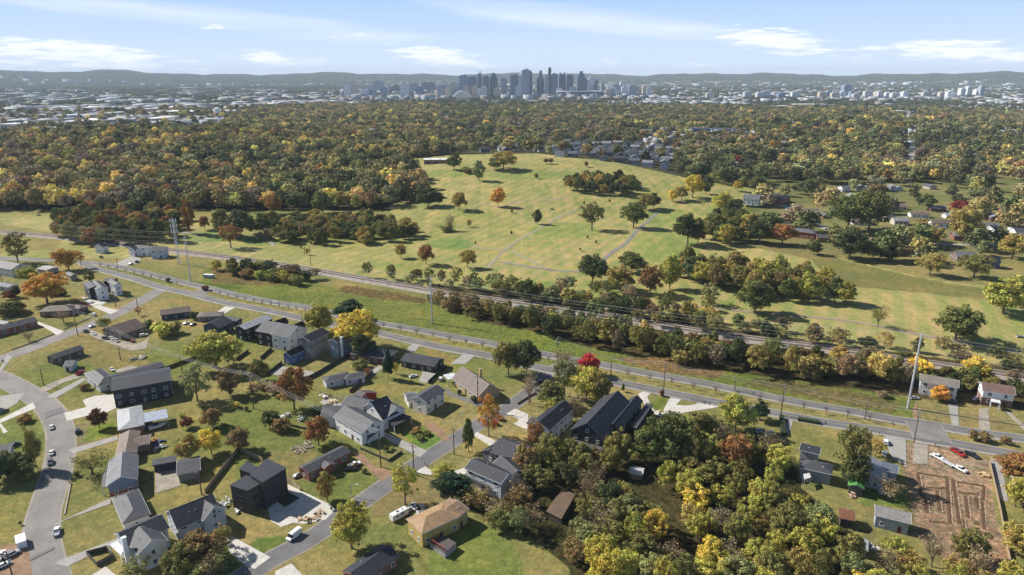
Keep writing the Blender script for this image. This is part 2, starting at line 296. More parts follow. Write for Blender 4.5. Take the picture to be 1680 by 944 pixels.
    mm = N(nt, 'ShaderNodeMath', operation='MULTIPLY'); L(nC, mm.inputs[0]); L(at.outputs['Alpha'], mm.inputs[1]); bumpn(nt, b, mm.outputs[0], .5, .8)
    me.materials.append(m); o = link('ground', me); tag(o, kind='structure'); return o
ground()

# ------------------------------------------------------------------ roads, rails, drives
def spline(pts, step):
    pts = [np.array(p[:2], float) for p in pts]; out = []
    ext = [2*pts[0]-pts[1]]+pts+[2*pts[-1]-pts[-2]]
    for i in range(1, len(ext)-2):
        p0, p1, p2, p3 = ext[i-1:i+3]; n = max(2, int(np.linalg.norm(p2-p1)/step))
        for k in range(n):
            t = k/n; out.append(.5*((2*p1)+(-p0+p2)*t+(2*p0-5*p1+4*p2-p3)*t*t+(-p0+3*p1-3*p2+p3)*t**3))
    out.append(pts[-1]); return np.array(out)
def ribbon(mb, pts, w, z, off=0.0, step=4, thick=None):
    c = spline(pts, step); t = np.gradient(c, axis=0); t /= np.linalg.norm(t, axis=1)[:, None]+1e-9; nrm = np.stack([-t[:, 1], t[:, 0]], 1)
    prev = None
    for k in range(len(c)):
        row = []
        for s in (-.5, .5):
            q = c[k]+nrm[k]*(off+s*w); row.append(len(mb.v)); mb.v.append((q[0], q[1], float(H(q[0], q[1]))+z))
        if prev: mb.f.append((prev[0], row[0], row[1], prev[1])[::-1])
        prev = row
    return c
def W(pts): return [PT(*p) for p in pts]
ASPH = mat('asphalt', (.17, .165, .165)); ASPH2 = mat('asphalt', (.235, .215, .20)); SHOULDER = mat('asphalt', (.36, .33, .29)); CONC = mat('concrete', (.60, .57, .52)); CONC2 = mat('concrete', (.38, .36, .33)); GRAVEL = mat('earth', (.36, .32, .26)); DIRTM = mat('earth', (.30, .19, .12))
far_c = W([(-60, 420), (0, 424), (100, 428), (152, 432), (193, 438), (254, 452), (305, 465), (345, 474), (394, 486), (452, 497), (503, 505), (600, 527), (676, 540), (737, 552), (800, 563), (897, 583), (981, 598), (1060, 613), (1140, 627), (1220, 643), (1304, 660), (1387, 674), (1471, 690), (1516, 696), (1592, 709), (1680, 721), (1780, 735), (2000, 767), (2300, 812)])
near_c = W([(135, 432), (153, 440), (198, 452), (229, 461), (267, 473), (310, 482), (360, 495), (411, 505), (461, 515), (508, 526), (560, 536), (620, 547), (671, 559), (737, 573), (800, 584), (889, 605), (1006, 627), (1080, 642), (1181, 662), (1262, 677), (1354, 694), (1421, 704), (1488, 715), (1516, 721), (1612, 737), (1680, 750), (1790, 768), (2010, 803), (2300, 850)])
for nm, cc in (('road', far_c), ('road', near_c)):
    m1 = MB(); ribbon(m1, cc, 6.9, .10); m2 = MB(); ribbon(m2, cc, 5.0, .14, .4)
    tag(m1.build('road_shoulder', SHOULDER), kind='structure'); tag(m2.build(nm, ASPH), kind='structure')
RZ = [0]
mk = MB()
for cc in (far_c, near_c): ribbon(mk, cc, .14, .17, .5+.1)
tag(mk.build('road_markings', mat('plain', (.5, .42, .2))), kind='structure')
for pts, w, m_ in ([[(267, 474), (235, 492), (192, 515), (142, 537), (100, 552), (50, 572), (0, 590), (-80, 620)], 7.6, ASPH2],
                   [[(-90, 590), (-40, 604), (0, 620), (33, 637), (67, 658), (87, 679), (98, 704), (100, 729), (98, 754), (92, 779), (80, 816), (70, 853), (69, 890), (76, 927), (88, 965), (105, 1000)], 8.0, ASPH2],
                   [[(900, 605), (880, 634), (850, 658), (822, 677), (788, 695), (746, 722), (687, 760), (640, 791), (612, 811), (560, 848), (506, 886), (451, 915), (400, 946), (340, 985)], 6.2, ASPH],
                   [[(345, 474), (330, 480), (310, 484)], 9, ASPH2], [[(1514, 694), (1522, 708), (1530, 724)], 11, ASPH2], [[(940, 590), (925, 600), (905, 608)], 8, ASPH2]):
    RZ[0] += .011
    m1 = MB(); ribbon(m1, W(pts), w+1.2, .05 if w < 8.5 else .10+RZ[0], step=3); tag(m1.build('road_shoulder', mat('asphalt', (.30, .27, .22))), kind='structure')
    m1 = MB(); ribbon(m1, W(pts), w, .07+RZ[0]*.3 if w < 8.5 else .105+RZ[0]+.05, step=3); tag(m1.build('road', m_), kind='structure')
# streets on the far side of the golf course and cart paths
for pts, w, m_, nm in ([[(1245, 330), (1290, 340), (1320, 358), (1365, 380), (1420, 392), (1520, 400), (1600, 402), (1700, 404)], 6, CONC2, 'road'],
                 [[(1486, 300), (1492, 262), (1496, 240), (1493, 215), (1491, 195), (1490, 180)], 12, CONC2, 'road'], [[(-20, 300), (20, 293), (60, 283), (100, 290), (190, 291)], 8, CONC2, 'road'],
                 [[(1400, 455), (1340, 440)], .1, CONC2, 'path'],
                 [[(1082, 345), (1052, 372), (1030, 396), (1005, 414), (992, 425), (985, 440), (940, 446), (880, 440), (820, 430)], 3, mat('asphalt', (.24, .22, .2)), 'path'],
                 [[(945, 345), (915, 358), (880, 378), (850, 395), (820, 418), (800, 440)], 2.6, mat('earth', (.33, .29, .2)), 'path'], [[(771, 406), (820, 410), (850, 418), (905, 445)], 2.4, mat('earth', (.33, .29, .2)), 'path'],
                 [[(940, 322), (900, 328), (850, 330), (820, 340), (760, 330)], 2.4, mat('earth', (.33, .28, .19)), 'path'], [[(980, 508), (1120, 502), (1230, 512), (1330, 520), (1420, 532), (1560, 560), (1680, 580)], 3, mat('earth', (.31, .25, .19)), 'path'], [[(300, 382), (350, 388), (430, 392), (450, 404)], 3, mat('earth', (.33, .3, .24)), 'path']):
    m1 = MB(); ribbon(m1, W(pts), w, .12, step=5); tag(m1.build(nm, m_), kind='structure')
rail_c = W([(-40, 378), (120, 392), (300, 414), (380, 424), (440, 432), (495, 441), (563, 453), (690, 475), (760, 487), (850, 498), (920, 508), (1020, 524), (1120, 541), (1220, 556), (1340, 571), (1497, 594), (1585, 607), (1680, 621), (1790, 637), (2000, 667), (2300, 712)])
m1 = MB(); c = spline(rail_c, 6); t = np.gradient(c, axis=0); t /= np.linalg.norm(t, axis=1)[:, None]; nr_ = np.stack([-t[:, 1], t[:, 0]], 1); prof = [(-6, -.1), (-3.7, .8), (3.7, .8), (6, -.1)]
for k in range(len(c)):
    for (o_, z_) in prof:
        q = c[k]+nr_[k]*o_; m1.v.append((q[0], q[1], float(H(q[0], q[1]))+z_))
    if k:
        b0 = len(m1.v)-8
        for j in range(3): m1.f.append((b0+j, b0+4+j, b0+5+j, b0+1+j)[::-1])
tag(m1.build('railway_embankment', mat('earth', (.34, .30, .26))), kind='structure')
for off in (-1.75, 1.75):
    t_ = empty('railway_track', (0, 0, 0), 0, 'steel rails on dark sleepers, the track nearer the %s' % ('meadow' if off < 0 else 'golf course'), 'railway track', 'railway tracks')
    m1 = MB(); ribbon(m1, rail_c, 1.9, .85, off, 6); m1.build('sleeper_bed', mat('earth', (.12, .085, .07)), t_)
    for s in (-.52, .52):
        m1 = MB(); ribbon(m1, rail_c, .12, 1.0, off+s, 6); m1.build('rail', mat('steel', (.35, .32, .3)), t_)
def slab(name, poly, m_, z=.09, kind='structure'):
    pts = [P(*p) for p in poly]; mb = MB(); mb.prism(pts, -.2, z); tag(mb.build(name, m_), kind=kind)
for i, (poly, m_) in enumerate([
    ([(134, 487), (160, 493), (175, 497), (166, 502), (195, 510), (181, 516), (155, 505), (138, 493)], CONC), ([(62, 528), (105, 544), (94, 551), (84, 544), (62, 532)], CONC),
    ([(105, 678), (142, 668.5), (135.6, 657), (155.6, 650), (189, 647.6), (196, 667), (176, 677), (150, 681), (110, 691)], CONC), ([(0, 688.6), (54, 661), (59, 670), (0, 695)], CONC), ([(0, 694), (13, 709), (6, 712), (0, 700)], CONC),
    ([(62, 640), (85, 628), (124, 614), (137, 618), (105, 628), (70, 646)], GRAVEL), ([(76, 652), (86, 646), (137, 620), (141, 624), (92, 654)], CONC2), ([(112, 738), (193, 715), (193, 722), (120, 745)], CONC2),
    ([(88, 861), (166, 825), (181, 818), (182, 827), (110, 852), (90, 863)], CONC2), ([(90, 925), (103, 918), (192, 884), (194, 889), (111, 930)], CONC2), ([(148, 946), (173, 930), (190, 944), (185, 965), (150, 965)], CONC),
    ([(378, 879), (411, 897), (444, 915), (418, 934), (405, 930), (374, 904)], CONC), ([(439, 829), (462, 812), (472, 795), (488.6, 803), (541, 828), (550, 837), (535, 853), (500, 860), (481, 858.5), (461, 865), (444, 855)], CONC), ([(451.7, 938), (477.5, 925), (496, 944), (480, 965), (452, 955)], CONC),
    ([(255, 775), (288, 769), (297, 797), (255, 810)], GRAVEL), ([(625, 708), (701, 740), (689, 751), (637, 723)], CONC2), ([(577, 742), (595, 745), (614, 765), (650, 775), (627, 791), (614, 780), (592, 757)], DIRTM), ([(696, 690), (716, 697), (734, 715), (740, 724), (728, 724), (700, 700)], DIRTM),
    ([(680, 776), (697, 766), (712, 774), (707, 780)], CONC), ([(737.6, 777), (761, 768), (771, 770), (754, 787)], CONC), ([(830, 680), (845, 671), (867, 680.5), (865, 705), (842, 696), (850, 692), (850, 687)], CONC), ([(782, 709), (813, 724), (806, 733), (777, 715)], CONC),
    ([(1047, 647), (1064, 637), (1071, 640), (1062, 652), (1068, 667), (1075, 675), (1082, 673), (1080, 684), (1060, 668)], CONC), ([(1089, 672), (1102, 648), (1120.6, 653), (1109, 665), (1130, 666), (1152, 661), (1177, 662), (1179, 668.5), (1130.6, 676), (1097, 682), (1089, 678.5)], CONC),
    ([(1287, 709), (1293, 686), (1302, 688), (1295, 712)], CONC2), ([(1451, 714), (1486, 721), (1487, 766), (1461, 749)], CONC2), ([(1500, 724), (1522, 729), (1522, 762), (1497, 762)], GRAVEL), ([(1556, 663), (1571.5, 664), (1573, 702), (1562, 700)], CONC2),
    ([(1606, 672), (1621, 669), (1625, 711), (1606, 706)], GRAVEL), ([(1648, 674), (1655, 675), (1682, 700), (1682, 709)], GRAVEL), ([(1497, 672), (1505, 658), (1505, 690), (1499, 688)], DIRTM), ([(1625, 752), (1642, 755), (1654, 824), (1637, 820)], CONC2),
    ([(687, 627), (694, 609), (719, 614), (699, 629)], CONC2), ([(600, 610), (625, 600), (628, 604), (612, 616)], CONC2), ([(738, 598), (758, 583), (771, 576), (784, 580), (775, 588), (763, 598)], CONC2), ([(666, 576), (678, 560), (692, 564), (680, 578)], CONC2),
    ([(731, 635), (741, 644), (764, 653), (795, 660), (788, 668), (771, 662), (733, 647)], ASPH), ([(354, 514), (369, 503), (386, 505), (367, 515.5)], CONC), ([(136, 543), (150, 542), (190, 558), (225, 565), (240, 558), (246, 548), (240, 572), (215, 576), (160, 557)], GRAVEL),
    ([(442, 614), (461, 601), (516, 611), (511, 617), (477, 621)], CONC2), ([(525, 660), (537, 652), (563, 664), (560, 674), (540, 674)], CONC2), ([(0, 897), (31, 890), (46, 899), (54, 950), (0, 950)], DIRTM), ([(180, 610), (215, 600), (240, 606), (215, 612)], GRAVEL), ([(205, 425), (215, 421), (232, 424), (228, 432), (200, 438), (186, 434)], CONC2), ([(0, 605), (12, 582), (20, 586), (0, 612)], CONC2),
    ([(0, 650), (40, 645), (28, 662), (0, 678)], CONC2)]):
    slab('driveway', poly, m_, .085+.004*(i % 7))
slab('road_patch', [(72, 679), (101, 669), (104, 676), (75, 687)], ASPH, .2); slab('road_patch', [(48, 916), (88, 897), (90, 901), (50, 921)], ASPH, .2)
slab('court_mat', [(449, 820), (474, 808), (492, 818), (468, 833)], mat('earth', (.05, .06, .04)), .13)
# ------------------------------------------------------------------ houses
SH_DARK = (.036, .039, .050); SH_GREY = (.072, .075, .084); SH_LG = (.14, .145, .16); SH_BLACK = (.018, .02, .026); SH_BROWN = (.115, .085, .07); SH_TAN = (.36, .235, .13)
WHT = (.76, .76, .75)
_WIN = {}; CLEAR = []
def window(parent, loc, rz, w=.9, h=1.1, frame=WHT, glass=(.03, .04, .06)):
    key = (round(w, 1), round(h, 1), frame)
    if key not in _WIN:
        a = MB(); t = .12
        a.box((-w/2-t/2, 0, 0), (t, .1, h+2*t)).box((w/2+t/2, 0, 0), (t, .1, h+2*t)).box((0, 0, h/2+t/2), (w, .1, t)).box((0, -.02, -h/2-t/2), (w+.1, .16, t)).box((0, 0, 0), (w, .07, .05))
        b = MB(); b.box((0, 0, 0), (w, .04, h)); _WIN[key] = (a.mesh('window', mat('plain', frame)), b.mesh('pane', mat('glass', glass)))
    f = link('window', _WIN[key][0], parent); f.location = loc; f.rotation_euler = (0, 0, rz); link('pane', _WIN[key][1], f); return f
def roofmat(c): return mat('metal_roof', c[1:]) if c[0] == 'm' else mat('shingle', c)
def block(t, L_, hw, eave, slope, roof, wall, kind='gable', base=None, wins=(1, 1), lx=0, ly=0, rz=0, over=.4, wallkind='siding', chim=None, z0=0, camside=None, low=None):
    """one gabled or hipped volume; a child node turns it, its meshes are parts of thing t"""
    rise = slope*hw; r = eave+rise; M = mathutils.Matrix.Translation((lx, ly, 0)) @ mathutils.Matrix.Rotation(rz, 4, 'Z')
    def put(o): o.matrix_basis = M @ o.matrix_basis; return o
    th = .22; o_ = over; wm = mat(wallkind, wall)
    b = MB()
    if kind == 'gable':
        b.sect([(-hw, z0-.6), (hw, z0-.6), (hw, eave-.12), (0, r-.12), (-hw, eave-.12)], -L_/2, L_/2)
    else: b.box((0, 0, (eave-.1+z0-.6)/2), (L_, 2*hw, eave-.1-z0+.6))
    put(b.build('wall', wm, t))
    if low:   # lower storey of another cladding, set proud of the wall
        b = MB(); b.box((0, 0, low[0]/2), (L_+.06, 2*hw+.06, low[0])); put(b.build('lower_wall', mat(low[1], low[2]), t))
    b = MB()
    if kind == 'gable':
        e = eave-o_*slope; b.sect([(-hw-o_, e), (0, r), (hw+o_, e), (hw+o_, e+th), (0, r+th), (-hw-o_, e+th)], -L_/2-o_, L_/2+o_)
    else:
        e = eave-.1; X, Y_ = L_/2+o_, hw+o_; rx = max(L_/2-hw, .05); top = eave+rise
        b.add([(-X, -Y_, e), (X, -Y_, e), (X, Y_, e), (-X, Y_, e), (-X, -Y_, e+.18), (X, -Y_, e+.18), (X, Y_, e+.18), (-X, Y_, e+.18), (-rx, 0, top), (rx, 0, top)],
              [(0, 3, 2, 1), (0, 1, 5, 4), (1, 2, 6, 5), (2, 3, 7, 6), (3, 0, 4, 7), (4, 5, 9, 8), (6, 7, 8, 9), (5, 6, 9), (7, 4, 8)])
    put(b.build('roof', roofmat(roof), t))
    if kind == 'gable':
        # ridge cap and fascia trim
        e = eave-o_*slope; b = MB(); b.sect([(-.18, r+th-.08), (0, r+th+.05), (.18, r+th-.08)], -L_/2-o_, L_/2+o_)
        put(b.build('ridge_cap', roofmat(tuple(x*1.25 if not isinstance(x, str) else x for x in roof)), t))
    b = MB(); e = (eave-o_*slope if kind == 'gable' else eave-.1)
    for s in (-1, 1): b.box((0, s*(hw+o_+.05), e+.06), (L_+2*o_, .1, .14))
    if kind == 'gable':
        for s in (-1, 1):
            for q in (-1, 1):
                x = s*(L_/2+o_+.05); b.add([(x-.04, q*(hw+o_), e-.02), (x+.04, q*(hw+o_), e-.02), (x+.04, 0, r-.02), (x-.04, 0, r-.02), (x-.04, q*(hw+o_), e+.22), (x+.04, q*(hw+o_), e+.22), (x+.04, 0, r+.22), (x-.04, 0, r+.22)],
                    [(0, 3, 2, 1), (4, 5, 6, 7), (0, 1, 5, 4), (1, 2, 6, 5), (2, 3, 7, 6), (3, 0, 4, 7)])
    put(b.build('fascia', mat('plain', (.6, .6, .59) if sum(wall) > .5 else tuple(x*1.6 for x in wall)), t))
    if wins:
        ns = max(1, int(round((eave-z0)/2.9))); dark = (.72, .72, .72) if sum(wall) < .6 or sum(wall) > 1.6 else WHT
        for st in range(ns):
            z = z0+1.55+st*2.85 if ns > 1 else z0+min(1.6, eave*.52)
            if z > eave-.6: continue
            n = max(1, int(L_/wins[0]/3.6)) if wins[0] else 0
            for s in camside or (-1, 1):
                for k in range(n):
                    x = -L_/2+L_*(k+.5)/n+(.3*((k*7+st*3) % 3-1))
                    if st == 0 and k == n//2:
                        d = MB(); d.box((x, s*(hw+.05), 1.0+z0), (1.0, .1, 2.05)); dd = put(d.build('door', mat('wood', (.12, .06, .04) if wall[0] > .3 else (.3, .28, .25)), t)); continue
                    w_ = .9+.5*((k+st) % 2); put(window(t, (x, s*(hw+.04), z), 0 if s < 0 else math.pi, w_, 1.05, dark))
            m_ = max(1, int(hw*2/3.6)) if wins[1] else 0
            for s in (-1, 1):
                for k in range(m_):
                    y = -hw+2*hw*(k+.5)/m_; put(window(t, (s*(L_/2+.04), y, z), -s*-math.pi/2, .8, 1.05, dark))
        if kind == 'gable' and rise > 2.2:
            for s in (-1, 1): put(window(t, (s*(L_/2+.04), 0, eave+rise*.3), s*math.pi/2, .9, 1.1, dark))
    if chim:
        b = MB(); b.box((chim[0], chim[1], (r+1.2)/2), (1.0, .8, r+1.2)); b.box((chim[0], chim[1], r+1.25), (1.2, 1.0, .14)); put(b.build('chimney', mat('brick', chim[2]), t))
    for k in range(random.choice((1, 2, 3))):   # vent pipes
        b = MB(); x = (random.random()-.5)*L_*.6; y = random.choice((-1, 1))*hw*.5; z = r-slope*abs(y); b.tube((x, y, z-.2), (x, y, z+.6), .09, .09, 6); put(b.build('roof_vent', mat('plain', (.55, .55, .55)), t))
import mathutils
def solve(A, B, C, eave, slope, kind, z0=0):
    hw = 4.0
    for _ in range(60):
        rz_ = z0+eave+slope*hw; a = np.array(P(*A, rz_)[:2]); b = np.array(P(*B, rz_)[:2]); c = np.array(P(*C, z0+eave)[:2])
        d = b-a; Ld = np.linalg.norm(d); d /= Ld; new = abs(d[0]*(c-a)[1]-d[1]*(c-a)[0]); hw += .25*(min(max(new, 2.0), 8.0)-hw)
    L_ = Ld+(2*hw if kind == 'hip' else 0); mid = (a+b)/2; return mid, L_-(.8 if kind == 'gable' else 0), hw-.35, math.atan2(d[1], d[0])
def house(label, blocks, cat='house', name='house', group=None):
    """blocks: dicts with A,B ridge pixels, C eave pixel, eave, slope, roof, wall"""
    b0 = blocks[0]; zt = PT(*b0['A'])[2] if b0['A'][1] < 470 else 0.0
    sol = [solve(b['A'], b['B'], b['C'], b['eave'], b.get('slope', .45), b.get('kind', 'gable'), zt) for b in blocks]
    mid, L0, hw0, rz0 = sol[0]
    if mid[1] > 330: CLEAR.append((mid[0], mid[1], L0*.55+2, 62))
    t = empty(name, (mid[0], mid[1], zt), rz0, label, cat, group); inv = t.matrix_basis.inverted()
    ca, sa = math.cos(-rz0), math.sin(-rz0)
    for i, (b, (m_, L_, hw, rz)) in enumerate(zip(blocks, sol)):
        dx, dy = m_[0]-mid[0], m_[1]-mid[1]
        block(t, L_, hw, b['eave']+i*.013, b.get('slope', .45), b['roof'], b['wall'], b.get('kind', 'gable'), wins=b.get('wins', (1, 1)), lx=dx*ca-dy*sa, ly=dx*sa+dy*ca, rz=rz-rz0, wallkind=b.get('wk', 'siding'), chim=b.get('chim'), low=b.get('low'), over=b.get('over', .4))
    return t
def B_(A, B, C, eave, roof, wall, **k): return dict(A=A, B=B, C=C, eave=eave, roof=roof, wall=wall, **k)
def flatblock(t, poly, z, wall, roof, zb=0, wk='siding', winface=True, trim=True):
    """t at a world origin with no rotation: poly pixels lie at height z"""
    o = np.array(t.location[:2]); pts = [tuple(np.array(P(*p, z)[:2])-o) for p in poly]; cx = sum(p[0] for p in pts)/len(pts); cy = sum(p[1] for p in pts)/len(pts)
    b = MB(); b.prism(pts, zb-.3, z-.25); b.build('wall', mat(wk, wall), t)
    big = [(cx+(p[0]-cx)*1.05, cy+(p[1]-cy)*1.05) for p in pts]; b = MB(); b.prism(big, z-.25, z); b.build('roof', roofmat(roof), t)
    if winface:
        n = len(pts)
        for i in range(n):
            p, q = np.array(pts[i]), np.array(pts[(i+1) % n]); d = q-p; l = np.linalg.norm(d); m_ = (p+q)/2; nr = np.array([d[1], -d[0]])/l
            if np.dot(nr, m_-np.array([cx, cy])) < 0: nr = -nr
            if nr[1] > .3: continue
            for st in range(max(1, int((z-zb)/3))):
                k = max(1, int(l/4.5))
                for j in range(k):
                    if (j+st) % 2 and k > 2: continue
                    w = p+d*(j+.5)/k+nr*.05; window(t, (w[0], w[1], zb+1.6+st*3), math.atan2(nr[1], nr[0])+math.pi/2, 1.0+.8*(st % 2), 1.2, (.05, .05, .055) if sum(wall) < .3 else WHT)
def porch(t, poly, z, roof=(.5, .5, .5), posts=True, zb=0, post=WHT):
    inv = (mathutils.Matrix.Translation(t.location) @ mathutils.Matrix.Rotation(t.rotation_euler[2], 4, 'Z')).inverted()
    pts = [inv @ mathutils.Vector(P(*p, z)) for p in poly]; pts = [(p.x, p.y) for p in pts]; b = MB(); b.prism(pts, z-.18, z); b.build('porch_roof', roofmat(roof), t)
    if posts:
        cx = sum(p[0] for p in pts)/len(pts); cy = sum(p[1] for p in pts)/len(pts)
        for p in pts: b = MB(); b.box((cx+(p[0]-cx)*.92, cy+(p[1]-cy)*.92, (z-.18)/2), (.2, .2, z-.18)); b.build('post', mat('plain', post), t)

BRK = (.26, .11, .075); NAVY = (.06, .07, .10); BLK = (.03, .033, .042); BG = (.24, .28, .34)
house('long dark roofed brick ranch beside the concrete drive below the crimson shrub', [B_((-25, 540), (56, 520), (62, 527), 3, SH_GREY, BRK, wk='brick'), B_((-14, 524), (15, 528), (16, 534), 2.9, SH_LG, BRK)])
house('brown hip-roofed brick ranch with a row of parked cars along its driveway', [B_((85, 501), (106, 500), (68, 512), 3, SH_BROWN, (.22, .12, .09), kind='hip', wk='brick'), B_((113, 499), (130, 501), (136, 508), 2.8, SH_BROWN, (.2, .11, .08), kind='hip', slope=.35, wk='brick')])
house('tall modern corner house with a black box side and two white gables', [B_((156, 460), (167, 470), (160, 478), 6.6, SH_DARK, WHT, slope=.5), B_((176, 455), (193, 464), (208, 472), 6.6, SH_DARK, WHT, slope=.55), B_((146, 461), (156, 470), (140, 470), 6.4, SH_DARK, BLK, slope=.3), B_((172, 457), (190, 457), (195, 462), 6.7, SH_BLACK, BLK)])
house('small ranch under a plain brown roof with a jumble of parked cars behind it', [B_((181, 536), (222, 523), (231, 539), 3, SH_BROWN, (.2, .15, .12), slope=.35)])
house('dark navy ranch with a faded brown roof on the lawn beside the junction', [B_((263, 509), (312, 503), (312.5, 511.5), 3, SH_BROWN, NAVY, slope=.3)])
house('low hip-roofed ranch in grey brown shingle beside a short white driveway', [B_((336, 513), (354, 512), (328, 520), 2.8, (.16, .14, .12), (.25, .2, .17), kind='hip', slope=.35)])
house('navy walled house with a plain charcoal gable roof next to the grey brown ranch', [B_((345, 530), (369, 519.5), (386, 527), 4, SH_DARK, NAVY, slope=.4), B_((369, 519), (393, 524), (398, 529), 3.4, SH_DARK, NAVY, slope=.3)])
GR = 'new townhouses standing in a tight row'
house('dark townhouse with a pale metal roof, first of the tight row', [B_((392, 535), (439, 516.5), (403, 541), 6.2, ('m', .42, .43, .45), BLK, slope=.4)], cat='townhouse', name='townhouse', group=GR)
house('short black gable-roofed house behind the pale metal roof of the townhouse row', [B_((449, 527), (468, 520.5), (473, 528), 5.5, SH_BLACK, BLK, slope=.8)], cat='townhouse', name='townhouse', group=GR)
house('second short black gable-roofed house behind the white townhouse', [B_((481, 533), (496, 526.5), (503, 534), 5.5, SH_BLACK, BLK, slope=.8)], cat='townhouse', name='townhouse', group=GR)
house('black townhouse with a broad mid grey roof and a timber rear deck', [B_((434, 526), (461, 530.5), (413, 542.6), 6.8, SH_GREY, BLK, slope=.45)], cat='townhouse', name='townhouse', group=GR)
house('white townhouse with a broad grey roof in the middle of the tight row', [B_((459, 530.6), (488, 535.5), (446, 549), 7.2, SH_GREY, WHT, slope=.45)], cat='townhouse', name='townhouse', group=GR)
house('tall grey townhouse with a black roof and a line of white dormer windows', [B_((497, 553), (529, 538), (544, 544.5), 8.6, SH_BLACK, (.2, .21, .22), slope=.4, low=(5.6, 'siding', (.33, .31, .26)))], cat='townhouse', name='townhouse', group=GR)
house('end townhouse of blue grey siding with a white chimney and a black roof', [B_((545, 557), (570, 545.5), (576, 552), 7.6, SH_BLACK, BG, slope=.4, chim=(-3, -3.6, (.7, .72, .75)))], cat='townhouse', name='townhouse', group=GR)
house('small blue gable-fronted garage behind the white townhouse', [B_((469, 577.5), (494, 566), (498, 575), 4.4, SH_BLACK, (.10, .17, .34), slope=.7)], cat='garage', name='garage')
house('small pale blue cottage with two grey hip roofs inside a fenced lawn', [B_((543, 617), (562, 613), (554, 623), 3, SH_GREY, (.55, .6, .68), kind='hip', slope=.35), B_((575, 614), (586, 612), (594, 618), 3, SH_GREY, (.55, .6, .68), kind='hip', slope=.35)], cat='cottage', name='cottage')
house('brick ranch with a wide light grey hip roof beside the dark green conifer', [B_((598.7, 570.5), (627, 574.5), (594, 584), 3, SH_GREY, (.16, .09, .08), kind='hip', slope=.35, wk='brick')])
house('near black ranch with a charcoal gable roof beside a concrete patio', [B_((665.6, 580), (721, 590), (713, 602.5), 3, SH_DARK, (.05, .045, .045), slope=.35)])
house('tan stucco house with a steep brown roof and white trim', [B_((759, 601), (803, 630), (769, 640), 3, SH_BROWN, (.42, .34, .2), slope=.75, chim=(-2, 3.4, (.42, .3, .18)))])
t = house('white two storey colonial with a grey roof and low side wing', [B_((686, 651), (718, 631.5), (699, 660.5), 5.4, SH_GREY, (.72, .69, .63), slope=.4), B_((665, 649), (683, 646), (677, 658), 2.9, SH_LG, (.7, .68, .63), slope=.25)])
t = house('big white farmhouse with a steep black front gable and columned porch', [B_((608, 660), (634.7, 649), (634, 686), 4.6, SH_DARK, WHT, slope=.72, wins=(1, .7)), B_((570, 649), (606, 658), (561, 664), 4.8, SH_GREY, (.7, .72, .76), slope=.45), B_((626, 656), (651, 667.5), (636, 684), 4.7, SH_GREY, WHT, slope=.55)])
porch(t, [(634, 689), (658.5, 678), (676, 684), (646, 700)], 3.1, SH_DARK)
t = house('long white farmhouse with a small porch right beside the wire fenced yard', [B_((566, 666), (612, 692), (592.5, 711), 5.0, SH_GREY, (.74, .75, .77), slope=.5), B_((531, 667), (570, 668), (521, 682), 4.8, SH_GREY, (.6, .63, .68), slope=.42)])
porch(t, [(596, 712), (618, 699), (627, 704), (605, 719)], 2.9, SH_BLACK)
house('long brick ranch with a light grey roof behind the dirt driveway', [B_((496, 768), (566, 733), (575.5, 742), 3, SH_GREY, BRK, slope=.35, wk='brick'), B_((533, 757), (541, 762), (547, 760), 3, SH_GREY, BRK, slope=.35, wk='brick', wins=None)])
# modern black house
o = P(420, 830); t = empty('house', o, 0, 'modern black house of two flat-roofed boxes above the shaded parking court', 'house')
flatblock(t, [(411, 779), (438, 753), (468.6, 768), (431, 791)], 9.2, (.045, .045, .05), SH_DARK); flatblock(t, [(378, 796), (404, 780), (431, 791), (405.5, 805)], 8.0, (.075, .07, .06), SH_DARK); flatblock(t, [(393, 770), (405, 757), (421, 766), (412, 777)], 4.2, (.03, .03, .032), SH_DARK)
# near left farmhouse
t = house('largest white farmhouse with dark roofs, tall white chimney and front gable', [B_((194, 876), (266, 844.5), (285, 862), 6, SH_DARK, WHT, slope=.5, chim=(-5.5, -4.2, (.72, .74, .76))), B_((229, 864), (249, 886), (222, 905), 6, SH_GREY, WHT, slope=.6, wins=(2, 1))])
porch(t, [(179, 893), (194, 887), (206, 897), (198, 911)], 3.4, ('m', .7, .7, .7))
house('grey house with a large front gable behind the brown trees', [B_((277, 838), (349, 810), (369.7, 835.4), 5, SH_DARK, (.52, .56, .6), slope=.6), B_((333, 818.5), (351, 831), (336, 856), 5, SH_GREY, (.5, .55, .6), slope=.75, wins=(2, 1))])
house('grey hip-roofed house between the blue grey gable and the farmhouse', [B_((208, 812), (218, 834), (187, 826), 3.2, SH_GREY, (.6, .6, .58), kind='hip', slope=.42)])
t = house('blue grey gabled house with a red brick lower wall and small porch', [B_((201, 742), (198, 782), (225, 784.5), 4.6, SH_LG, (.19, .22, .29), slope=.5, low=(1.9, 'brick', (.3, .12, .08)))])
porch(t, [(168, 782), (177, 762), (183, 772), (181, 799), (167, 800)], 3.1, SH_LG)
house('brown roofed ranch with a rear wing full of yard clutter', [B_((213, 706), (206, 741), (192, 738), 3, (.17, .13, .10), (.3, .2, .15), slope=.35), B_((216, 722), (246, 717), (247, 728), 2.8, (.15, .11, .09), (.3, .2, .15), slope=.25)])
t = house('brick house under a light grey roof with a flat blue carport beside it', [B_((212, 671), (213.5, 688), (192.5, 675), 3.3, ('m', .40, .41, .42), (.26, .15, .11), kind='hip', slope=.35, wk='brick')])
porch(t, [(233.5, 678), (273, 671), (276, 686), (234.3, 693.6)], 3.2, ('m', .36, .4, .47))
house('long dark three storey duplex with a sloping charcoal roof above the bright white driveway', [B_((183, 625), (279, 608.5), (197, 640), 7.0, SH_DARK, (.05, .055, .07), slope=.18)])
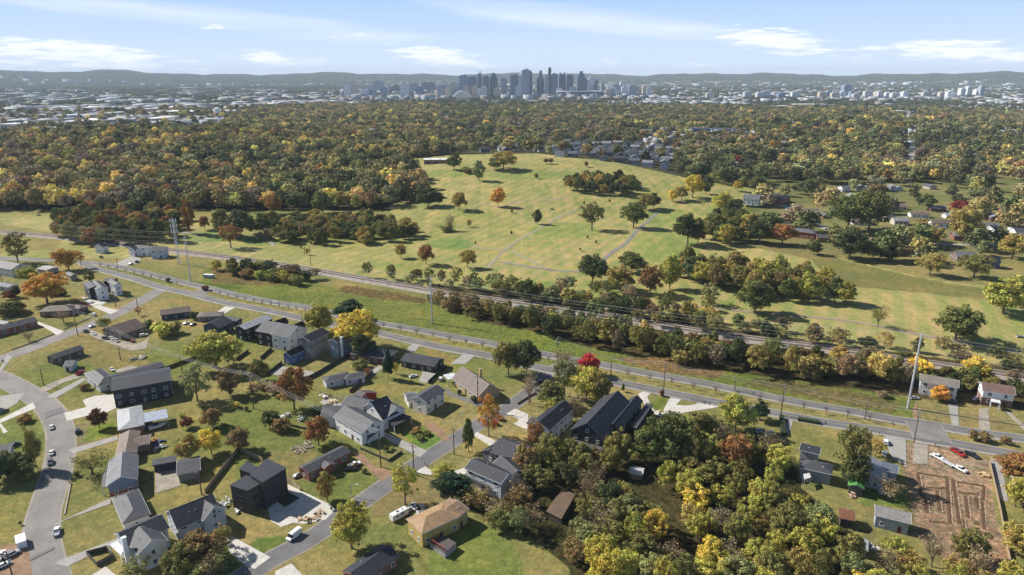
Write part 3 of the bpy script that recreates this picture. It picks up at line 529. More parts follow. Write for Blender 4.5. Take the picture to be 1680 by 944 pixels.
house('dark duplex with a charcoal roof just behind its twin, beside the back yard fence', [B_((181, 619), (265, 595.5), (269, 602), 7.0, SH_DARK, (.05, .05, .06), slope=.18)])
t = house('small white house with a hipped grey roof in front of the dark duplexes', [B_((156, 607), (170, 618), (138, 613), 3.4, SH_GREY, (.6, .6, .6), kind='hip', slope=.45)])
house('dark ranch with a small white rear wing alone on the corner lawn', [B_((81, 584), (131, 567), (139, 572.4), 3, SH_DARK, (.13, .09, .08), slope=.35), B_((108, 592), (122, 591), (105, 602), 2.6, SH_GREY, (.55, .58, .62), slope=.4)])
house('long dark garden shed behind the brown roofed ranch', [B_((250, 757), (289, 750), (290, 757), 2.8, SH_GREY, (.06, .065, .08), slope=.25, wins=None)], cat='shed', name='shed')
house('grey garage with a single sloping roof at the end of the pale gravel pad', [B_((290, 762), (328, 754.5), (328, 772), 3, SH_GREY, (.2, .2, .2), slope=.25, wins=None)], cat='garage', name='garage')
house('grey roofed house cut by the left picture edge beside a dark parked car', [B_((-16, 737), (18, 731), (19, 744), 3.2, SH_GREY, (.5, .5, .5), slope=.3)])
house('dark house cut by the left picture edge above the pale front path', [B_((-60, 652), (-14, 648), (-10, 656), 5.0, SH_DARK, BRK, slope=.4)])
t = house('yellow stucco house with an orange tan roof, white camper parked beside it', [B_((701, 845), (721, 836), (705.6, 869.7), 4.6, SH_TAN, (.50, .37, .13), kind='hip', slope=.42), B_((731, 836), (752.6, 821.5), (773, 834), 4.4, (.27, .18, .11), (.42, .33, .14), slope=.3)])
house('dark roofed brick ranch cut by the bottom edge, below the large yellow green tree', [B_((575, 941), (639, 895.5), (658, 910), 3, SH_DARK, (.22, .12, .09), slope=.38, wk='brick')])
house('white two storey house with charcoal roofs beside the dark wooded slope', [B_((774, 753), (834, 778), (764, 769), 5.6, SH_DARK, (.66, .68, .70), slope=.42), B_((822, 748), (848, 771), (856, 766), 5.2, SH_DARK, (.6, .62, .64), slope=.5)])
porch(t := empty('porch', P(795, 795), 0, 'low grey roofed porch along the white two storey house', 'porch'), [(764, 782), (770, 776), (805, 792), (800, 800)], 3.0, SH_GREY)
house('charcoal craftsman house with broad dark roofs and an attached front gable', [B_((818, 719), (862, 733), (845, 756), 4.6, SH_DARK, (.07, .075, .09), slope=.5), B_((803, 738), (828, 724), (830, 745), 3.4, SH_DARK, (.1, .1, .12), slope=.5)])
house('long brick and white house with a row of side windows among bare trees', [B_((884, 693), (927, 657), (904, 703), 6.2, SH_BLACK, (.58, .6, .62), slope=.5), B_((871, 684), (886, 690), (866, 696), 6.0, SH_DARK, (.33, .17, .12), slope=.55, wk='brick')])
house('black modern barn house with a long steep roof, grey on its sunny side', [B_((1014, 641), (963, 694), (958, 682), 6.3, SH_DARK, (.045, .05, .06), slope=.7, low=(3.0, 'siding', (.6, .6, .58)))])
t = house('second black barn house joined beside the first, with a small front gable', [B_((1045, 648.5), (1006, 694.7), (992.6, 702), 6.0, SH_DARK, (.06, .068, .085), slope=.7)])
t2 = empty('house', P(1052, 700), 0, 'low grey flat-roofed side wing beside the second black barn house', 'side wing'); flatblock(t2, [(1033.6, 698.6), (1060, 661.8), (1070, 664), (1045, 702)], 4, (.05, .055, .06), SH_GREY)
house('small weathered metal shed in the clearing below the white garden statue', [B_((1034, 768), (1056, 771.5), (1055.5, 779), 2.2, ('m', .5, .5, .52), (.3, .2, .15), slope=.3, wins=None)], cat='shed', name='shed')
t = house('little blue grey cottage with a hipped roof and front porch beside the yellow wood', [B_((1333, 757), (1347, 760), (1319, 769), 4.0, SH_GREY, (.24, .27, .31), kind='hip', slope=.45)], cat='cottage', name='cottage')
porch(t, [(1318, 778), (1328, 776), (1331, 783), (1320, 787)], 3, ('m', .6, .6, .6))
house('older cream cottage with a dark shingle roof behind the blue grey cottage', [B_((1314, 728), (1347, 736), (1352, 748), 4.6, SH_DARK, (.45, .45, .45), slope=.4)], cat='cottage', name='cottage')
t = house('sprawling house with mottled pale roof and a green metal awning over its rear porch', [B_((1426, 747), (1424, 773), (1391.5, 770), 3.6, (.30, .31, .34), (.5, .53, .58), slope=.4), B_((1430, 754), (1475, 766), (1477, 779), 3.6, (.13, .15, .19), (.4, .43, .5), slope=.4)])
t2 = house('green metal gable awning behind the mottled roofed house', [B_((1407, 780), (1405.5, 796), (1392, 793), 3, ('m', .09, .30, .07), (.1, .12, .1), slope=.4, wins=None)], cat='awning', name='awning')
house('weathered grey house with a patched metal roof beside the excavated lot', [B_((1436, 831), (1495, 845), (1492, 859), 4, ('m', .26, .25, .24), (.35, .4, .48), slope=.4)])
house('rust roofed brown shed at the edge of the yellow wood', [B_((1377, 837), (1402, 842), (1401, 855), 3, ('m', .22, .1, .06), (.1, .08, .07), slope=.35, wins=None)], cat='shed', name='shed')
house('tiny white shed with a pale pipe running over its ridge', [B_((1411, 880), (1410, 897), (1395, 893), 2.6, ('m', .62, .62, .62), (.4, .4, .4), slope=.35, wins=None)], cat='shed', name='shed')
t = house('white duplex with a tan grey roof near the tall steel pole', [B_((1510, 613), (1574, 624.5), (1507, 624.5), 5.7, (.21, .19, .16), WHT, slope=.4)], cat='duplex', name='duplex')
t = house('white duplex with a brown roof, brick lower wall and white entrance portico', [B_((1610, 627), (1664, 634.5), (1662, 648), 5.7, (.19, .12, .10), WHT, slope=.45, low=(2.8, 'brick', (.22, .11, .085)))], cat='duplex', name='duplex')
porch(t, [(1626, 654), (1641, 657), (1642, 662), (1626, 659)], 3.2, ('m', .75, .75, .75))
house('tan roofed house cut by the right picture edge beside the long fence lane', [B_((1668, 788), (1720, 797), (1656, 806), 3.4, (.3, .27, .23), (.5, .42, .3), slope=.3)])
house('pale grey warehouse-like house at the left edge beyond the light green tree', [B_((-14, 425), (33, 433), (-20, 436), 5.4, SH_DARK, (.62, .6, .56), slope=.4)])
house('white house with a black roof and two garage doors across the main road', [B_((222, 402), (244, 403), (248, 408), 5.5, SH_BLACK, WHT, slope=.5), B_((213, 405), (222, 403), (216, 410), 5.2, SH_DARK, WHT, slope=.5)])
house('white house with stacked balconies beside the white garage house across the main road', [B_((249, 405), (272, 404.5), (275, 411), 5.6, SH_DARK, (.5, .54, .62), slope=.4)])
house('small white gabled house among the trees across the main road', [B_((160, 400), (171, 397), (174, 404), 4.5, SH_DARK, (.7, .72, .76), slope=.6)])
house('small grey roofed house tucked behind the big orange maple', [B_((112, 446), (121, 450), (122, 456), 3.4, SH_GREY, (.3, .25, .2), slope=.4)])
house('pale flat roofed shed between the light green tree and the orange maple', [B_((70, 437), (86, 440), (70, 443), 2.8, ('m', .4, .38, .35), (.45, .4, .35), slope=.15)], cat='shed', name='shed')
house('low grey shed roof by the left edge under the power lines', [B_((0, 464), (22, 468), (24, 474), 2.8, SH_LG, (.4, .38, .35), slope=.2)], cat='shed', name='shed')
house('red barn-style shed with a grey roof behind the two white farmhouses', [B_((587, 641), (600, 645), (611, 642), 2.6, SH_GREY, (.38, .05, .035), slope=.4, wins=(1.5, 0))], cat='shed', name='shed')
t = empty('carport', P(750, 625), 0, 'white metal carport roof on posts beside the tan stucco house', 'carport'); porch(t, [(727, 615), (745, 612), (753, 619), (735, 623)], 3, ('m', .6, .62, .64))
t = empty('deck', P(725, 885), 0, 'raised timber deck with red railing behind the yellow house', 'deck')
flatblock(t, [(706, 889), (727, 879), (748, 891), (730, 906)], 2.0, (.35, .33, .33), (.10, .08, .08), winface=False)
b = MB(); p, q = P(706, 889, 2.0), P(731, 905, 2.0); o = t.location
for k in range(9):
    x = p[0]+(q[0]-p[0])*k/8-o.x; y = p[1]+(q[1]-p[1])*k/8-o.y; b.box((x, y, 2.5), (.1, .1, 1))
b.tube((p[0]-o.x, p[1]-o.y, 3.0), (q[0]-o.x, q[1]-o.y, 3.0), .09, .09); b.build('railing', mat('wood', (.4, .09, .05)), t)
t = empty('shipping_container', PT(343, 456), R(-12), 'white storage container alone on the rough grass by the junction', 'container')
b = MB(); b.box((0, 0, 1.1), (6.4, 2.2, 2.0)); b.build('body', mat('siding', (.3, .33, .38)), t); b = MB(); b.box((0, 0, 2.16), (6.5, 2.3, .12)); b.build('roof', mat('plain', (.75, .75, .75)), t)

t = empty('shed', P(920, 830), 0, 'flat brown roofed shed sunk among the dark trees', 'shed'); flatblock(t, [(897, 838), (921, 850), (943, 812), (922, 803)], 2.2, (.08, .07, .06), (.17, .12, .08), winface=False); CLEAR.append((P(918, 828)[0], P(918, 828)[1], 6, 16))
# ------------------------------------------------------------------ neighbourhood across the golf course
NB = 'houses in the neighbourhood across the field'
for lab, bl in [
    ('large white house with a grey roof nearest the golf course edge', [B_((1221, 318), (1248, 320), (1216, 325), 6, SH_LG, WHT)]), ('brick bungalow with a dark front gable behind the large white house', [B_((1262, 318), (1280, 318), (1258, 322), 3.4, SH_GREY, BRK, wk='brick'), B_((1273, 324), (1290, 319), (1294, 325), 3.4, SH_DARK, BRK, wk='brick')]),
    ('small brick ranch on a mown lawn beside the curving street', [B_((1338, 346.5), (1357, 351), (1336, 351), 3, SH_LG, BRK, wk='brick')]), ('white two storey house with a grey roof above the red brown trees', [B_((1267, 364), (1296, 365), (1264, 370), 5.8, SH_GREY, WHT)]),
    ('brick house with a grey hip roof next to the white two storey house', [B_((1309, 374), (1328, 376), (1304, 380), 4.6, SH_LG, BRK, kind='hip', wk='brick')]), ('low brick ranch with a smooth grey roof at the field edge', [B_((1339, 384), (1363, 385.5), (1337, 390), 3, SH_GREY, BRK, slope=.3, wk='brick')]),
    ('light grey house with a pale roof at the end of the big oaks', [B_((1502, 407), (1527, 408.5), (1497, 413), 3.2, SH_LG, (.5, .52, .52))]), ('brick ranch with a pale roof beside its white concrete drive', [B_((1565, 413), (1600, 414), (1562, 421), 3.2, SH_LG, (.18, .13, .12), slope=.35, wk='brick')]),
    ('white house with a tall grey roof and side gable behind the tan oak', [B_((1606, 365), (1638, 366.5), (1622, 375), 5.6, SH_LG, WHT), B_((1622, 370), (1634, 369), (1640, 377), 5.6, SH_GREY, WHT)]), ('white two storey house with a grey roof at the right picture edge', [B_((1662, 374), (1692, 375), (1659, 381), 5.8, SH_GREY, WHT)]),
    ('dark roofed bungalow at the right picture edge below the white house', [B_((1656, 398), (1688, 399), (1653, 405), 3.2, SH_DARK, (.2, .2, .2))]), ('dark blue gabled house in tree shade near the yellow tree', [B_((1622, 420), (1640, 421), (1620, 430), 4.5, SH_BLACK, (.08, .12, .22), slope=.7)]),
    ('grey roofed house glimpsed behind the dark oaks', [B_((1449, 352), (1462, 351), (1447, 357), 3.4, SH_GREY, (.4, .4, .38))]), ('white gabled house below the tall poplar', [B_((1378, 305), (1392, 304), (1376, 309), 3.6, SH_LG, WHT)]),
    ('pale house with a white gable beyond the open meadow', [B_((1590, 291), (1610, 290), (1588, 295), 3.6, SH_LG, WHT)]), ('small grey house on the bend beyond the brick ranch', [B_((1300, 337), (1312, 339), (1298, 342), 3.2, SH_GREY, (.4, .3, .25))])]:
    house(lab, bl, group=NB)
# ------------------------------------------------------------------ distant houses, halls, towers
# (x, y, half width, depth to clear in front) so the woodland leaves them open
def atd(px, D):
    X = 0
    z = float(H((px-CX)/F*D, D))
    for _ in range(3): X = (px-CX)/F*(D*cp-(z-HC)*sp); z = float(H(X, D))
    return X, D, z
def zat(py, D): v = -(py-CY)/F; return HC+D*(-sp+v*cp)/(cp+v*sp)
def dist_of(py): return PT(CX, py)[1]
_FH = {}
def far_house(p, w, l, h, rz, wall, roof, label, group, name='house', cat='house'):
    key = (wall, roof)
    if key not in _FH:
        a = MB(); a.sect([(-.5, -.1), (.5, -.1), (.5, .62), (0, 1), (-.5, .62)], -.5, .5); r = MB(); r.sect([(-.56, .6), (0, 1.0), (.56, .6), (.56, .66), (0, 1.07), (-.56, .66)], -.54, .54)
        wn = MB()
        for s in (-1, 1):
            for x in (-.32, -.08, .2, .38): wn.box((x, s*.503, .34), (.09, .012, .22))
        _FH[key] = (a.mesh('wall', mat('siding', wall)), r.mesh('roof', roofmat(roof)), wn.mesh('window_row', mat('glass', (.03, .04, .06))))
    t = empty(name, p, rz, label, cat, group); t.scale = (l, w, h); link('wall', _FH[key][0], t); link('roof', _FH[key][1], t)
    if p[1] < 1500: link('window_row', _FH[key][2], t)
    CLEAR.append((p[0], p[1], max(w, l)*.55+1, 60 if p[1] < 760 else 46 if p[1] < 1300 else 85)); return t
FW = [(.72, .72, .72), (.45, .48, .55), (.2, .22, .27), (.5, .45, .38), (.24, .12, .09), (.08, .09, .12)]; FR = [(.12, .125, .14), (.06, .065, .08), (.25, .26, .27), (.17, .13, .11), ('m', .5, .52, .54)]
FWN = ['white', 'pale blue', 'grey', 'cream', 'brick', 'dark blue']; FRN = ['charcoal', 'black', 'light grey', 'brown', 'pale metal']
g = random.Random(12)
def hgrid(poly, sx_, sy_, ang, prob, where, wpal=(0, 0, 1, 2, 3, 5), rpal=(0, 0, 1, 1, 2), hh=(6, 9), maxn=999):
    c = [PT(*p) for p in poly]; x0, x1 = min(p[0] for p in c)-50, max(p[0] for p in c)+50; y0, y1 = min(p[1] for p in c)-50, max(p[1] for p in c)+50; n = 0; ca, sa = math.cos(ang), math.sin(ang); R_ = max(x1-x0, y1-y0); cx, cy_ = (x0+x1)/2, (y0+y1)/2; cand = []
    for i in range(-int(R_/sx_), int(R_/sx_)+1):
        for j in range(-int(R_/sy_), int(R_/sy_)+1):
            u, v = i*sx_+g.uniform(-1.5, 1.5), j*sy_+g.uniform(-2, 2); x, y = cx+u*ca-v*sa, cy_+u*sa+v*ca; z = float(H(x, y)); a = proj(x, y, z)
            if inpoly([float(a[0])], [float(a[1])], poly)[0] and g.random() < prob: cand.append((y, x, z))
    for y, x, z in sorted(cand)[:maxn]:
        wi, ri = g.choice(wpal), g.choice(rpal); turn = g.choice((0, math.pi/2)); far_house((x, y, z), g.uniform(8, 10.5), g.uniform(11, 16), g.uniform(*hh), ang+turn+g.uniform(-.05, .05), FW[wi], FR[ri], '%s house with a %s roof %s' % (FWN[wi], FRN[ri], where), '%s %s-roofed houses %s' % (FWN[wi], FRN[ri], where))
hgrid([(905, 262), (900, 236), (870, 240), (940, 205), (1060, 215), (1095, 240), (1112, 282), (1060, 280), (985, 262)], 19, 33, R(-14), .85, 'on the hill street behind the golf course', maxn=110)
hgrid([(765, 254), (830, 240), (900, 240), (900, 250), (780, 256)], 26, 40, R(8), .6, 'just beyond the golf course crest', maxn=16)
hgrid([(1290, 352), (1440, 330), (1680, 350), (1680, 400), (1500, 398), (1440, 380), (1380, 372)], 30, 44, R(-10), .72, 'between the big trees of the neighbourhood', wpal=(0, 0, 4, 3), rpal=(0, 2, 2, 3), hh=(4.5, 6), maxn=34)
hgrid([(1290, 305), (1500, 296), (1680, 290), (1680, 335), (1460, 330), (1300, 326)], 40, 50, R(6), .3, 'in the trees beyond the neighbourhood', wpal=(0, 0, 3, 1), rpal=(2, 2, 0, 3), hh=(4.5, 6), maxn=24)
hgrid([(1140, 200), (1680, 205), (1680, 285), (1480, 290), (1200, 280)], 60, 80, R(5), .6, 'deep in the woodland on the right', wpal=(0, 0, 3, 1), rpal=(2, 2, 4, 0), hh=(6, 8), maxn=95)
hgrid([(560, 200), (760, 190), (900, 200), (860, 232), (640, 238)], 50, 70, R(0), .5, 'deep in the woodland below the skyline', wpal=(0, 0, 1, 3), rpal=(2, 4, 0, 1), hh=(6, 8), maxn=60)
hgrid([(345, 208), (470, 200), (560, 215), (420, 240)], 50, 70, R(0), .4, 'on the wooded slope above the warehouses', wpal=(0, 1, 3), rpal=(2, 0), hh=(6, 8), maxn=22)
def hall(x0, x1, y, depth, h, roof, wall, label, cat='warehouse', name='warehouse', rz=0, bands=0, group=None):
    D = dist_of(y); a, b_ = atd(x0, D), atd(x1, D); L_ = abs(b_[0]-a[0]); cx, cy_ = (a[0]+b_[0])/2, D+depth/2; z = float(H(cx, cy_)); t = empty(name, (cx, cy_, z), rz, label, cat, group)
    m = MB(); m.box((0, 0, h/2-1), (L_, depth, h+2)); m.build('wall', mat('siding', wall), t); m = MB(); m.box((0, 0, h+.3), (L_+1, depth+1, .6)); m.box((L_*.2, 0, h+1.1), (L_*.08, depth*.2, 1.2)); m.box((-L_*.25, depth*.1, h+1.0), (L_*.05, depth*.15, 1.0)); m.build('roof', mat('plain', roof), t)
    n = max(2, int(L_/9)) if not bands else bands
    for k in range(min(n, 14)):
        m = MB(); x = -L_/2+L_*(k+.5)/min(n, 14); m.box((x, -depth/2-.05, h*.4), (L_/min(n, 14)*.5, .1, h*.45)); m.build('window', mat('glass', (.04, .05, .08)), t)
    CLEAR.append((cx, cy_, L_/2+4, 60 if D < 1500 else 170)); return t
WR, WWL, BL = (.8, .8, .8), (.5, .52, .55), (.12, .15, .22)
for a in [(-12, 113, 221, 90, 11, (.75, .77, .8), BL, 'long dark blue hall with a white roof edge at the far left'), (0, 27, 211, 50, 9, WR, WWL, 'white roofed hall just beyond the long dark blue hall'), (-5, 20, 203, 60, 9, WR, WWL, 'small white roofed hall at the left picture edge, beyond two others'), (195, 250, 182, 90, 10, WR, WWL, 'long white roofed warehouse left of the pair by the water tower'), (247, 267, 177, 60, 9, WR, (.4, .4, .42), 'short white roofed warehouse behind the long one'), (290, 327, 177, 80, 10, WR, WWL, 'broad white warehouse roof just left of the water tower, farther row'), (248, 317, 190, 100, 10, WR, BL, 'longest white warehouse roof in the middle of the industrial flats'), (130, 193, 194, 90, 9, WR, WWL, 'white roofed warehouse between the sandy yard and the flats'), (233, 300, 197, 50, 8, WR, BL, 'narrow white roof below the longest warehouse roof'), (400, 443, 174, 70, 9, WR, WWL, 'white roofed hall beside the highway right of the water tower'), (493, 560, 169, 70, 9, (.7, .72, .75), WWL, 'pale hall nearest the left end of downtown'), (287, 310, 147, 200, 18, WR, WWL, 'white block far out in the haze above the warehouses'), (0, 30, 157, 120, 14, WR, WWL, 'white hall far out in the haze at the left edge'), (336, 352, 146, 160, 20, WR, WWL, 'second white block far out in the haze'), (60, 105, 206, 50, 8, (.6, .62, .66), BL, 'grey roofed hall behind the sandy yard'), (150, 175, 205, 60, 8, (.66, .66, .66), WWL, 'pale hall beside the rail yard'), (30, 80, 185, 70, 9, (.6, .62, .66), WWL, 'dull grey hall at the far left of the flats'), (90, 150, 180, 60, 9, (.5, .53, .58), BL, 'blue grey hall above the sandy yard'), (330, 392, 186, 60, 9, (.7, .7, .7), WWL, 'pale hall directly right of the water tower')]: hall(*a)
hall(695, 733, 266, 14, 4.5, (.75, .75, .75), (.35, .2, .15), 'low clubhouse with a white flat roof on the golf course crest', 'clubhouse', 'clubhouse', R(4))
hall(507, 547, 240, 22, 7, (.78, .78, .78), (.6, .6, .58), 'white roofed school half hidden in the wooded hillside', 'school', 'school')
for k, (x0, x1, y) in enumerate([(1135, 1165, 229), (1167, 1200, 230), (1202, 1222, 231)]): hall(x0, x1, y, 14, 11, (.16, .17, .2), (.13, .17, .28), 'dark blue apartment block with white trim, number %s of the row from the left' % ['one', 'two', 'three'][k], 'apartment block', 'apartment_block', R(-3), 8)
for a in [(1208, 1230, 174, 60, 11, WR, WWL, 'white commercial block left of the long pair beyond the woods'), (1233, 1297, 180, 60, 10, (.6, .6, .58), (.3, .25, .22), 'long brown and white commercial block beyond the woods'), (1305, 1357, 175, 50, 9, WR, WWL, 'white commercial roof right of the long brown and white block'), (1453, 1487, 189, 40, 12, (.72, .68, .6), (.6, .55, .45), 'cream church like block at the head of the straight street'), (1612, 1690, 193, 70, 9, WR, (.4, .42, .5), 'long white roofed hall at the right edge'), (1573, 1633, 164, 90, 10, WR, WWL, 'white hall in front of the grain towers'), (1270, 1292, 158, 60, 22, (.5, .52, .55), (.35, .4, .5), 'glass office block left of the long row of flats'), (1088, 1120, 164, 60, 12, WR, WWL, 'white block right of the stadium')]: hall(*a[:8], 'commercial block', 'commercial_block')

# ---- downtown
def tower(x0, x1, yt, col, label, D=4350, yb=None, depth=40, top=None, group=None, rz=0, name='office_tower', cat='tower'):
    a, b_ = atd(x0, D), atd(x1, D); w_ = b_[0]-a[0]; z1 = zat(yt, D); cx = (a[0]+b_[0])/2; z0 = float(H(cx, D)); h = z1-z0; t = empty(name, (cx, D, z0), rz, label, cat, group); m_ = mat('facade', col)
    hb = h
    if top == 'step': hb = h*.8
    if top == 'slant': hb = h*.86
    if top == 'dome': hb = h*.88
    if top == 'spire': hb = h*.86
    m = MB(); m.box((0, 0, hb/2-5), (w_*.96, depth, hb+10)); m.build('tower_body', m_, t); m = MB()
    if top == 'step': m.box((0, 0, hb+(h-hb)*.25), (w_*.7, depth*.7, (h-hb)*.5)); m.box((0, 0, hb+(h-hb)*.75), (w_*.42, depth*.42, (h-hb)*.5))
    elif top == 'slant': m.sect([(-depth/2, hb), (depth/2, hb), (depth/2, h), (depth*.1, h)], -w_*.48, w_*.48)
    elif top == 'dome':
        for k in range(5): r = math.cos(k/5*1.5); m.box((0, 0, hb+(h-hb)*(k+.5)/5), (w_*.9*r, depth*.9*r, (h-hb)/5+.1))
    elif top == 'spire': m.box((-w_*.3, 0, hb+(h-hb)*.5), (w_*.16, 6, h-hb)); m.box((w_*.3, 0, hb+(h-hb)*.5), (w_*.16, 6, h-hb)); m.box((0, 0, hb+(h-hb)*.2), (w_*.5, depth*.5, (h-hb)*.4))
    else: m.box((0, 0, hb+2), (w_*.5, depth*.5, 4)); m.box((w_*.2, 0, hb+4), (w_*.16, 6, 8))
    m.build('rooftop', mat('plain', tuple(c*.8 for c in col)), t); return t
NVY, GL, LT, GY, TN = (.17, .23, .33), (.30, .38, .50), (.75, .78, .82), (.42, .48, .56), (.65, .57, .48)
for a in [(754, 768, 124, GL, 'wide blue glass block at the left end of the downtown core'), (768, 783, 127, NVY, 'navy slab joined to the wide blue glass block'), (784.3, 791, 116.8, NVY, 'slim dark tower standing alone left of the core', 'spire'), (792, 803, 126, (.14, .2, .24), 'teal tinted block right of the slim dark tower'), (803.5, 817, 120, (.14, .22, .25), 'teal glass tower with a stepped roof', 'step'), (822, 832, 129, GY, 'grey tower with a narrow top right of the teal pair'), (837, 851, 124, NVY, 'square navy tower left of the curved pale one'), (851.6, 861, 117.5, LT, 'pale tower with a sloping curved crown', 'slant'), (856, 869, 115, GL, 'tallest glass tower behind the pale curved crown'), (862, 873, 117.6, (.16, .2, .28), 'blue grey tower at the right of the tallest glass tower'), (880, 892, 122, NVY, 'dark tower carrying a smaller raised block', 'step'), (884, 889, 117, NVY, 'small dark block peeking above the dark stepped tower'), (893.5, 900, 123, GY, 'narrow grey tower left of the needle like one'), (898.6, 903.6, 112, (.18, .17, .17), 'narrow brown grey tower, highest point of the skyline'), (903, 914.5, 120, GL, 'rounded glass tower right of the highest one', 'dome'), (916, 927.5, 119, NVY, 'dark tower with two horn like spires', 'spire'), (928.5, 940, 124, (.17, .2, .26), 'square grey blue tower with a flat roof'), (946, 959, 117, NVY, 'stepped dark tower right of the flat roofed one', 'step'), (950, 963, 130, (.18, .22, .26), 'lower teal grey block before the stepped dark tower'), (964, 975, 126, LT, 'pale round topped tower near the stadium', 'dome'), (975, 980, 132, NVY, 'thin dark block beside the round topped tower'), (995, 1001.6, 142, NVY, 'small dark block over the right end of the stadium'), (1016, 1026.6, 134, LT, 'pale tower alone right of the stadium'), (985, 990, 137, GY, 'thin grey tower behind the stadium roof'), (692, 715, 130, NVY, 'broad near black slab left of the arched bridge'), (720, 737, 135, GL, 'blue grey slab between the broad dark slab and the bridge'), (567, 582, 132, GY, 'grey block at the far left of the skyline'), (612, 631, 127, GY, 'grey stepped hospital block on the left skyline', 'step'), (640, 670, 136, (.16, .18, .22), 'long dark midrise block on the left skyline'), (672, 688, 132, GL, 'glass midrise block beside the broad dark slab'), (595, 610, 137, GY, 'small grey block beside the hospital block'), (738, 752, 130, GY, 'grey block behind the bridge arch'), (741, 749, 136, TN, 'tan block in front of the grey block behind the arch'), (1380, 1393, 140, GL, 'square glass tower on the right plain'), (1572, 1580, 146, LT, 'leftmost pale tower of the grain tower group'), (1583, 1590, 143, LT, 'middle pale tower of the grain tower group'), (1597, 1604, 147, LT, 'right pale tower of the grain tower group'), (1604, 1611, 142, GY, 'grey tower right of the grain tower group')]:
    a = list(a); a[2] += 5.5 if a[0] < 740 else 0; tower(*a[:4], a[4] if isinstance(a[4], str) else '', top=a[5] if len(a) > 5 else None, D=4350+g.uniform(-60, 120)+(1500 if a[0] < 740 else 0), depth=g.uniform(28, 45))
gx = random.Random(4)
for k in range(46):
    x = gx.choice([gx.uniform(730, 990), gx.uniform(560, 760), gx.uniform(990, 1060)]); wd = gx.uniform(7, 16); c = gx.choice([LT, LT, TN, GY, GL, (.55, .55, .55)]); nm = {LT: 'pale', TN: 'tan', GY: 'grey', GL: 'glass', (.55, .55, .55): 'white'}[c]
    tower(x, x+wd, gx.uniform(139, 151), c, '%s low block at the foot of the downtown towers' % nm, D=gx.uniform(4150, 4300), depth=30, group='%s low blocks at the foot of downtown' % nm, name='city_block', cat='city block')
for k in range(30):
    x = gx.uniform(1310, 1480) if k < 18 else gx.uniform(1130, 1560); wd = gx.uniform(7, 15); c = gx.choice([LT, GL, (.6, .6, .6), TN]); nm = {LT: 'pale', TN: 'tan', GL: 'glass', (.6, .6, .6): 'white'}[c]
    tower(x, x+wd, gx.uniform(150, 155), c, '%s midrise block on the plain right of downtown' % nm, D=gx.uniform(3900, 4150), depth=30, group='%s midrise blocks right of downtown' % nm, name='city_block', cat='city block')
# stadium bowl
a, b_ = atd(917, 4050), atd(993, 4050); t = empty('stadium', ((a[0]+b_[0])/2, 4150, a[2]), 0, 'broad dark stadium bowl with a pale rim in front of downtown', 'stadium'); w_ = (b_[0]-a[0])/2
def oval_ring(m, rx, ry, ix, iy, z0, z1, n=40):
    o = [(rx*math.cos(6.2832*k/n), ry*math.sin(6.2832*k/n)) for k in range(n)]; i_ = [(ix*math.cos(6.2832*k/n), iy*math.sin(6.2832*k/n)) for k in range(n)]
    vs = [(*p, z0) for p in o]+[(*p, z1) for p in o]+[(*p, z1) for p in i_]+[(*p, z0) for p in i_]; m.add(vs, [q for k in range(n) for q in ((k, (k+1) % n, n+(k+1) % n, n+k), (n+k, n+(k+1) % n, 2*n+(k+1) % n, 2*n+k), (2*n+k, 2*n+(k+1) % n, 3*n+(k+1) % n, 3*n+k))])
m = MB(); oval_ring(m, w_, 90, w_*.6, 50, 0, 34); m.build('seating_bowl', mat('facade', (.10, .13, .22)), t); m = MB(); oval_ring(m, w_*1.06, 96, w_*.75, 60, 34.5, 38); m.build('rim', mat('plain', (.5, .5, .52)), t)
m = MB(); m.box((-w_*.6, -95, 16), (w_*.16, 14, 32)); m.build('entrance_tower', mat('plain', (.6, .6, .6)), t); m = MB(); m.box((w_*.55, -95, 14), (w_*.2, 14, 26)); m.build('entrance_tower', mat('plain', (.6, .6, .62)), t)
# arched bridge
a, b_ = atd(741, 3950), atd(776, 3950); t = empty('arched_bridge', ((a[0]+b_[0])/2, 3950, 0), 0, 'white double arched bridge left of the downtown core', 'bridge'); w_ = (b_[0]-a[0])/2; zt = zat(149, 3950)
for s in (0, 26):
    m = MB(); p0 = None
    for k in range(25):
        u = -1+2*k/24; p = (u*w_, s, 2+(zt-2)*(1-u*u)-s*.15)
        if p0: m.tube(p0, p, 3.4, 3.4, 6)
        p0 = p
    for k in range(1, 12): u = -1+2*k/12; m.tube((u*w_, s, 8), (u*w_, s, 2+(zt-2)*(1-u*u)), .6, .6, 4)
    m.build('arch', mat('plain', (.82, .82, .82)), t)
m = MB(); m.box((20, 13, 8), (w_*3.6, 24, 3)); m.build('deck', mat('plain', (.5, .5, .48)), t)
# water tower
p = atd(358, dist_of(193)); t = empty('water_tower', p, 0, 'white water tower over the industrial flats', 'water tower'); hgt = zat(178, p[1])-p[2]; m = MB(); m.tube((0, 0, hgt*.55), (0, 0, hgt), 9, 9, 14); m.tube((0, 0, hgt), (0, 0, hgt+3), 9, 1, 14); m.build('tank', mat('plain', (.75, .8, .82)), t)
for k in range(5): m = MB(); an = k*1.256; m.tube((8*math.cos(an), 8*math.sin(an), 0), (7*math.cos(an), 7*math.sin(an), hgt*.56), .7, .7, 5); m.build('leg', mat('plain', (.7, .74, .76)), t)
CLEAR.append((p[0], p[1], 14, 120))
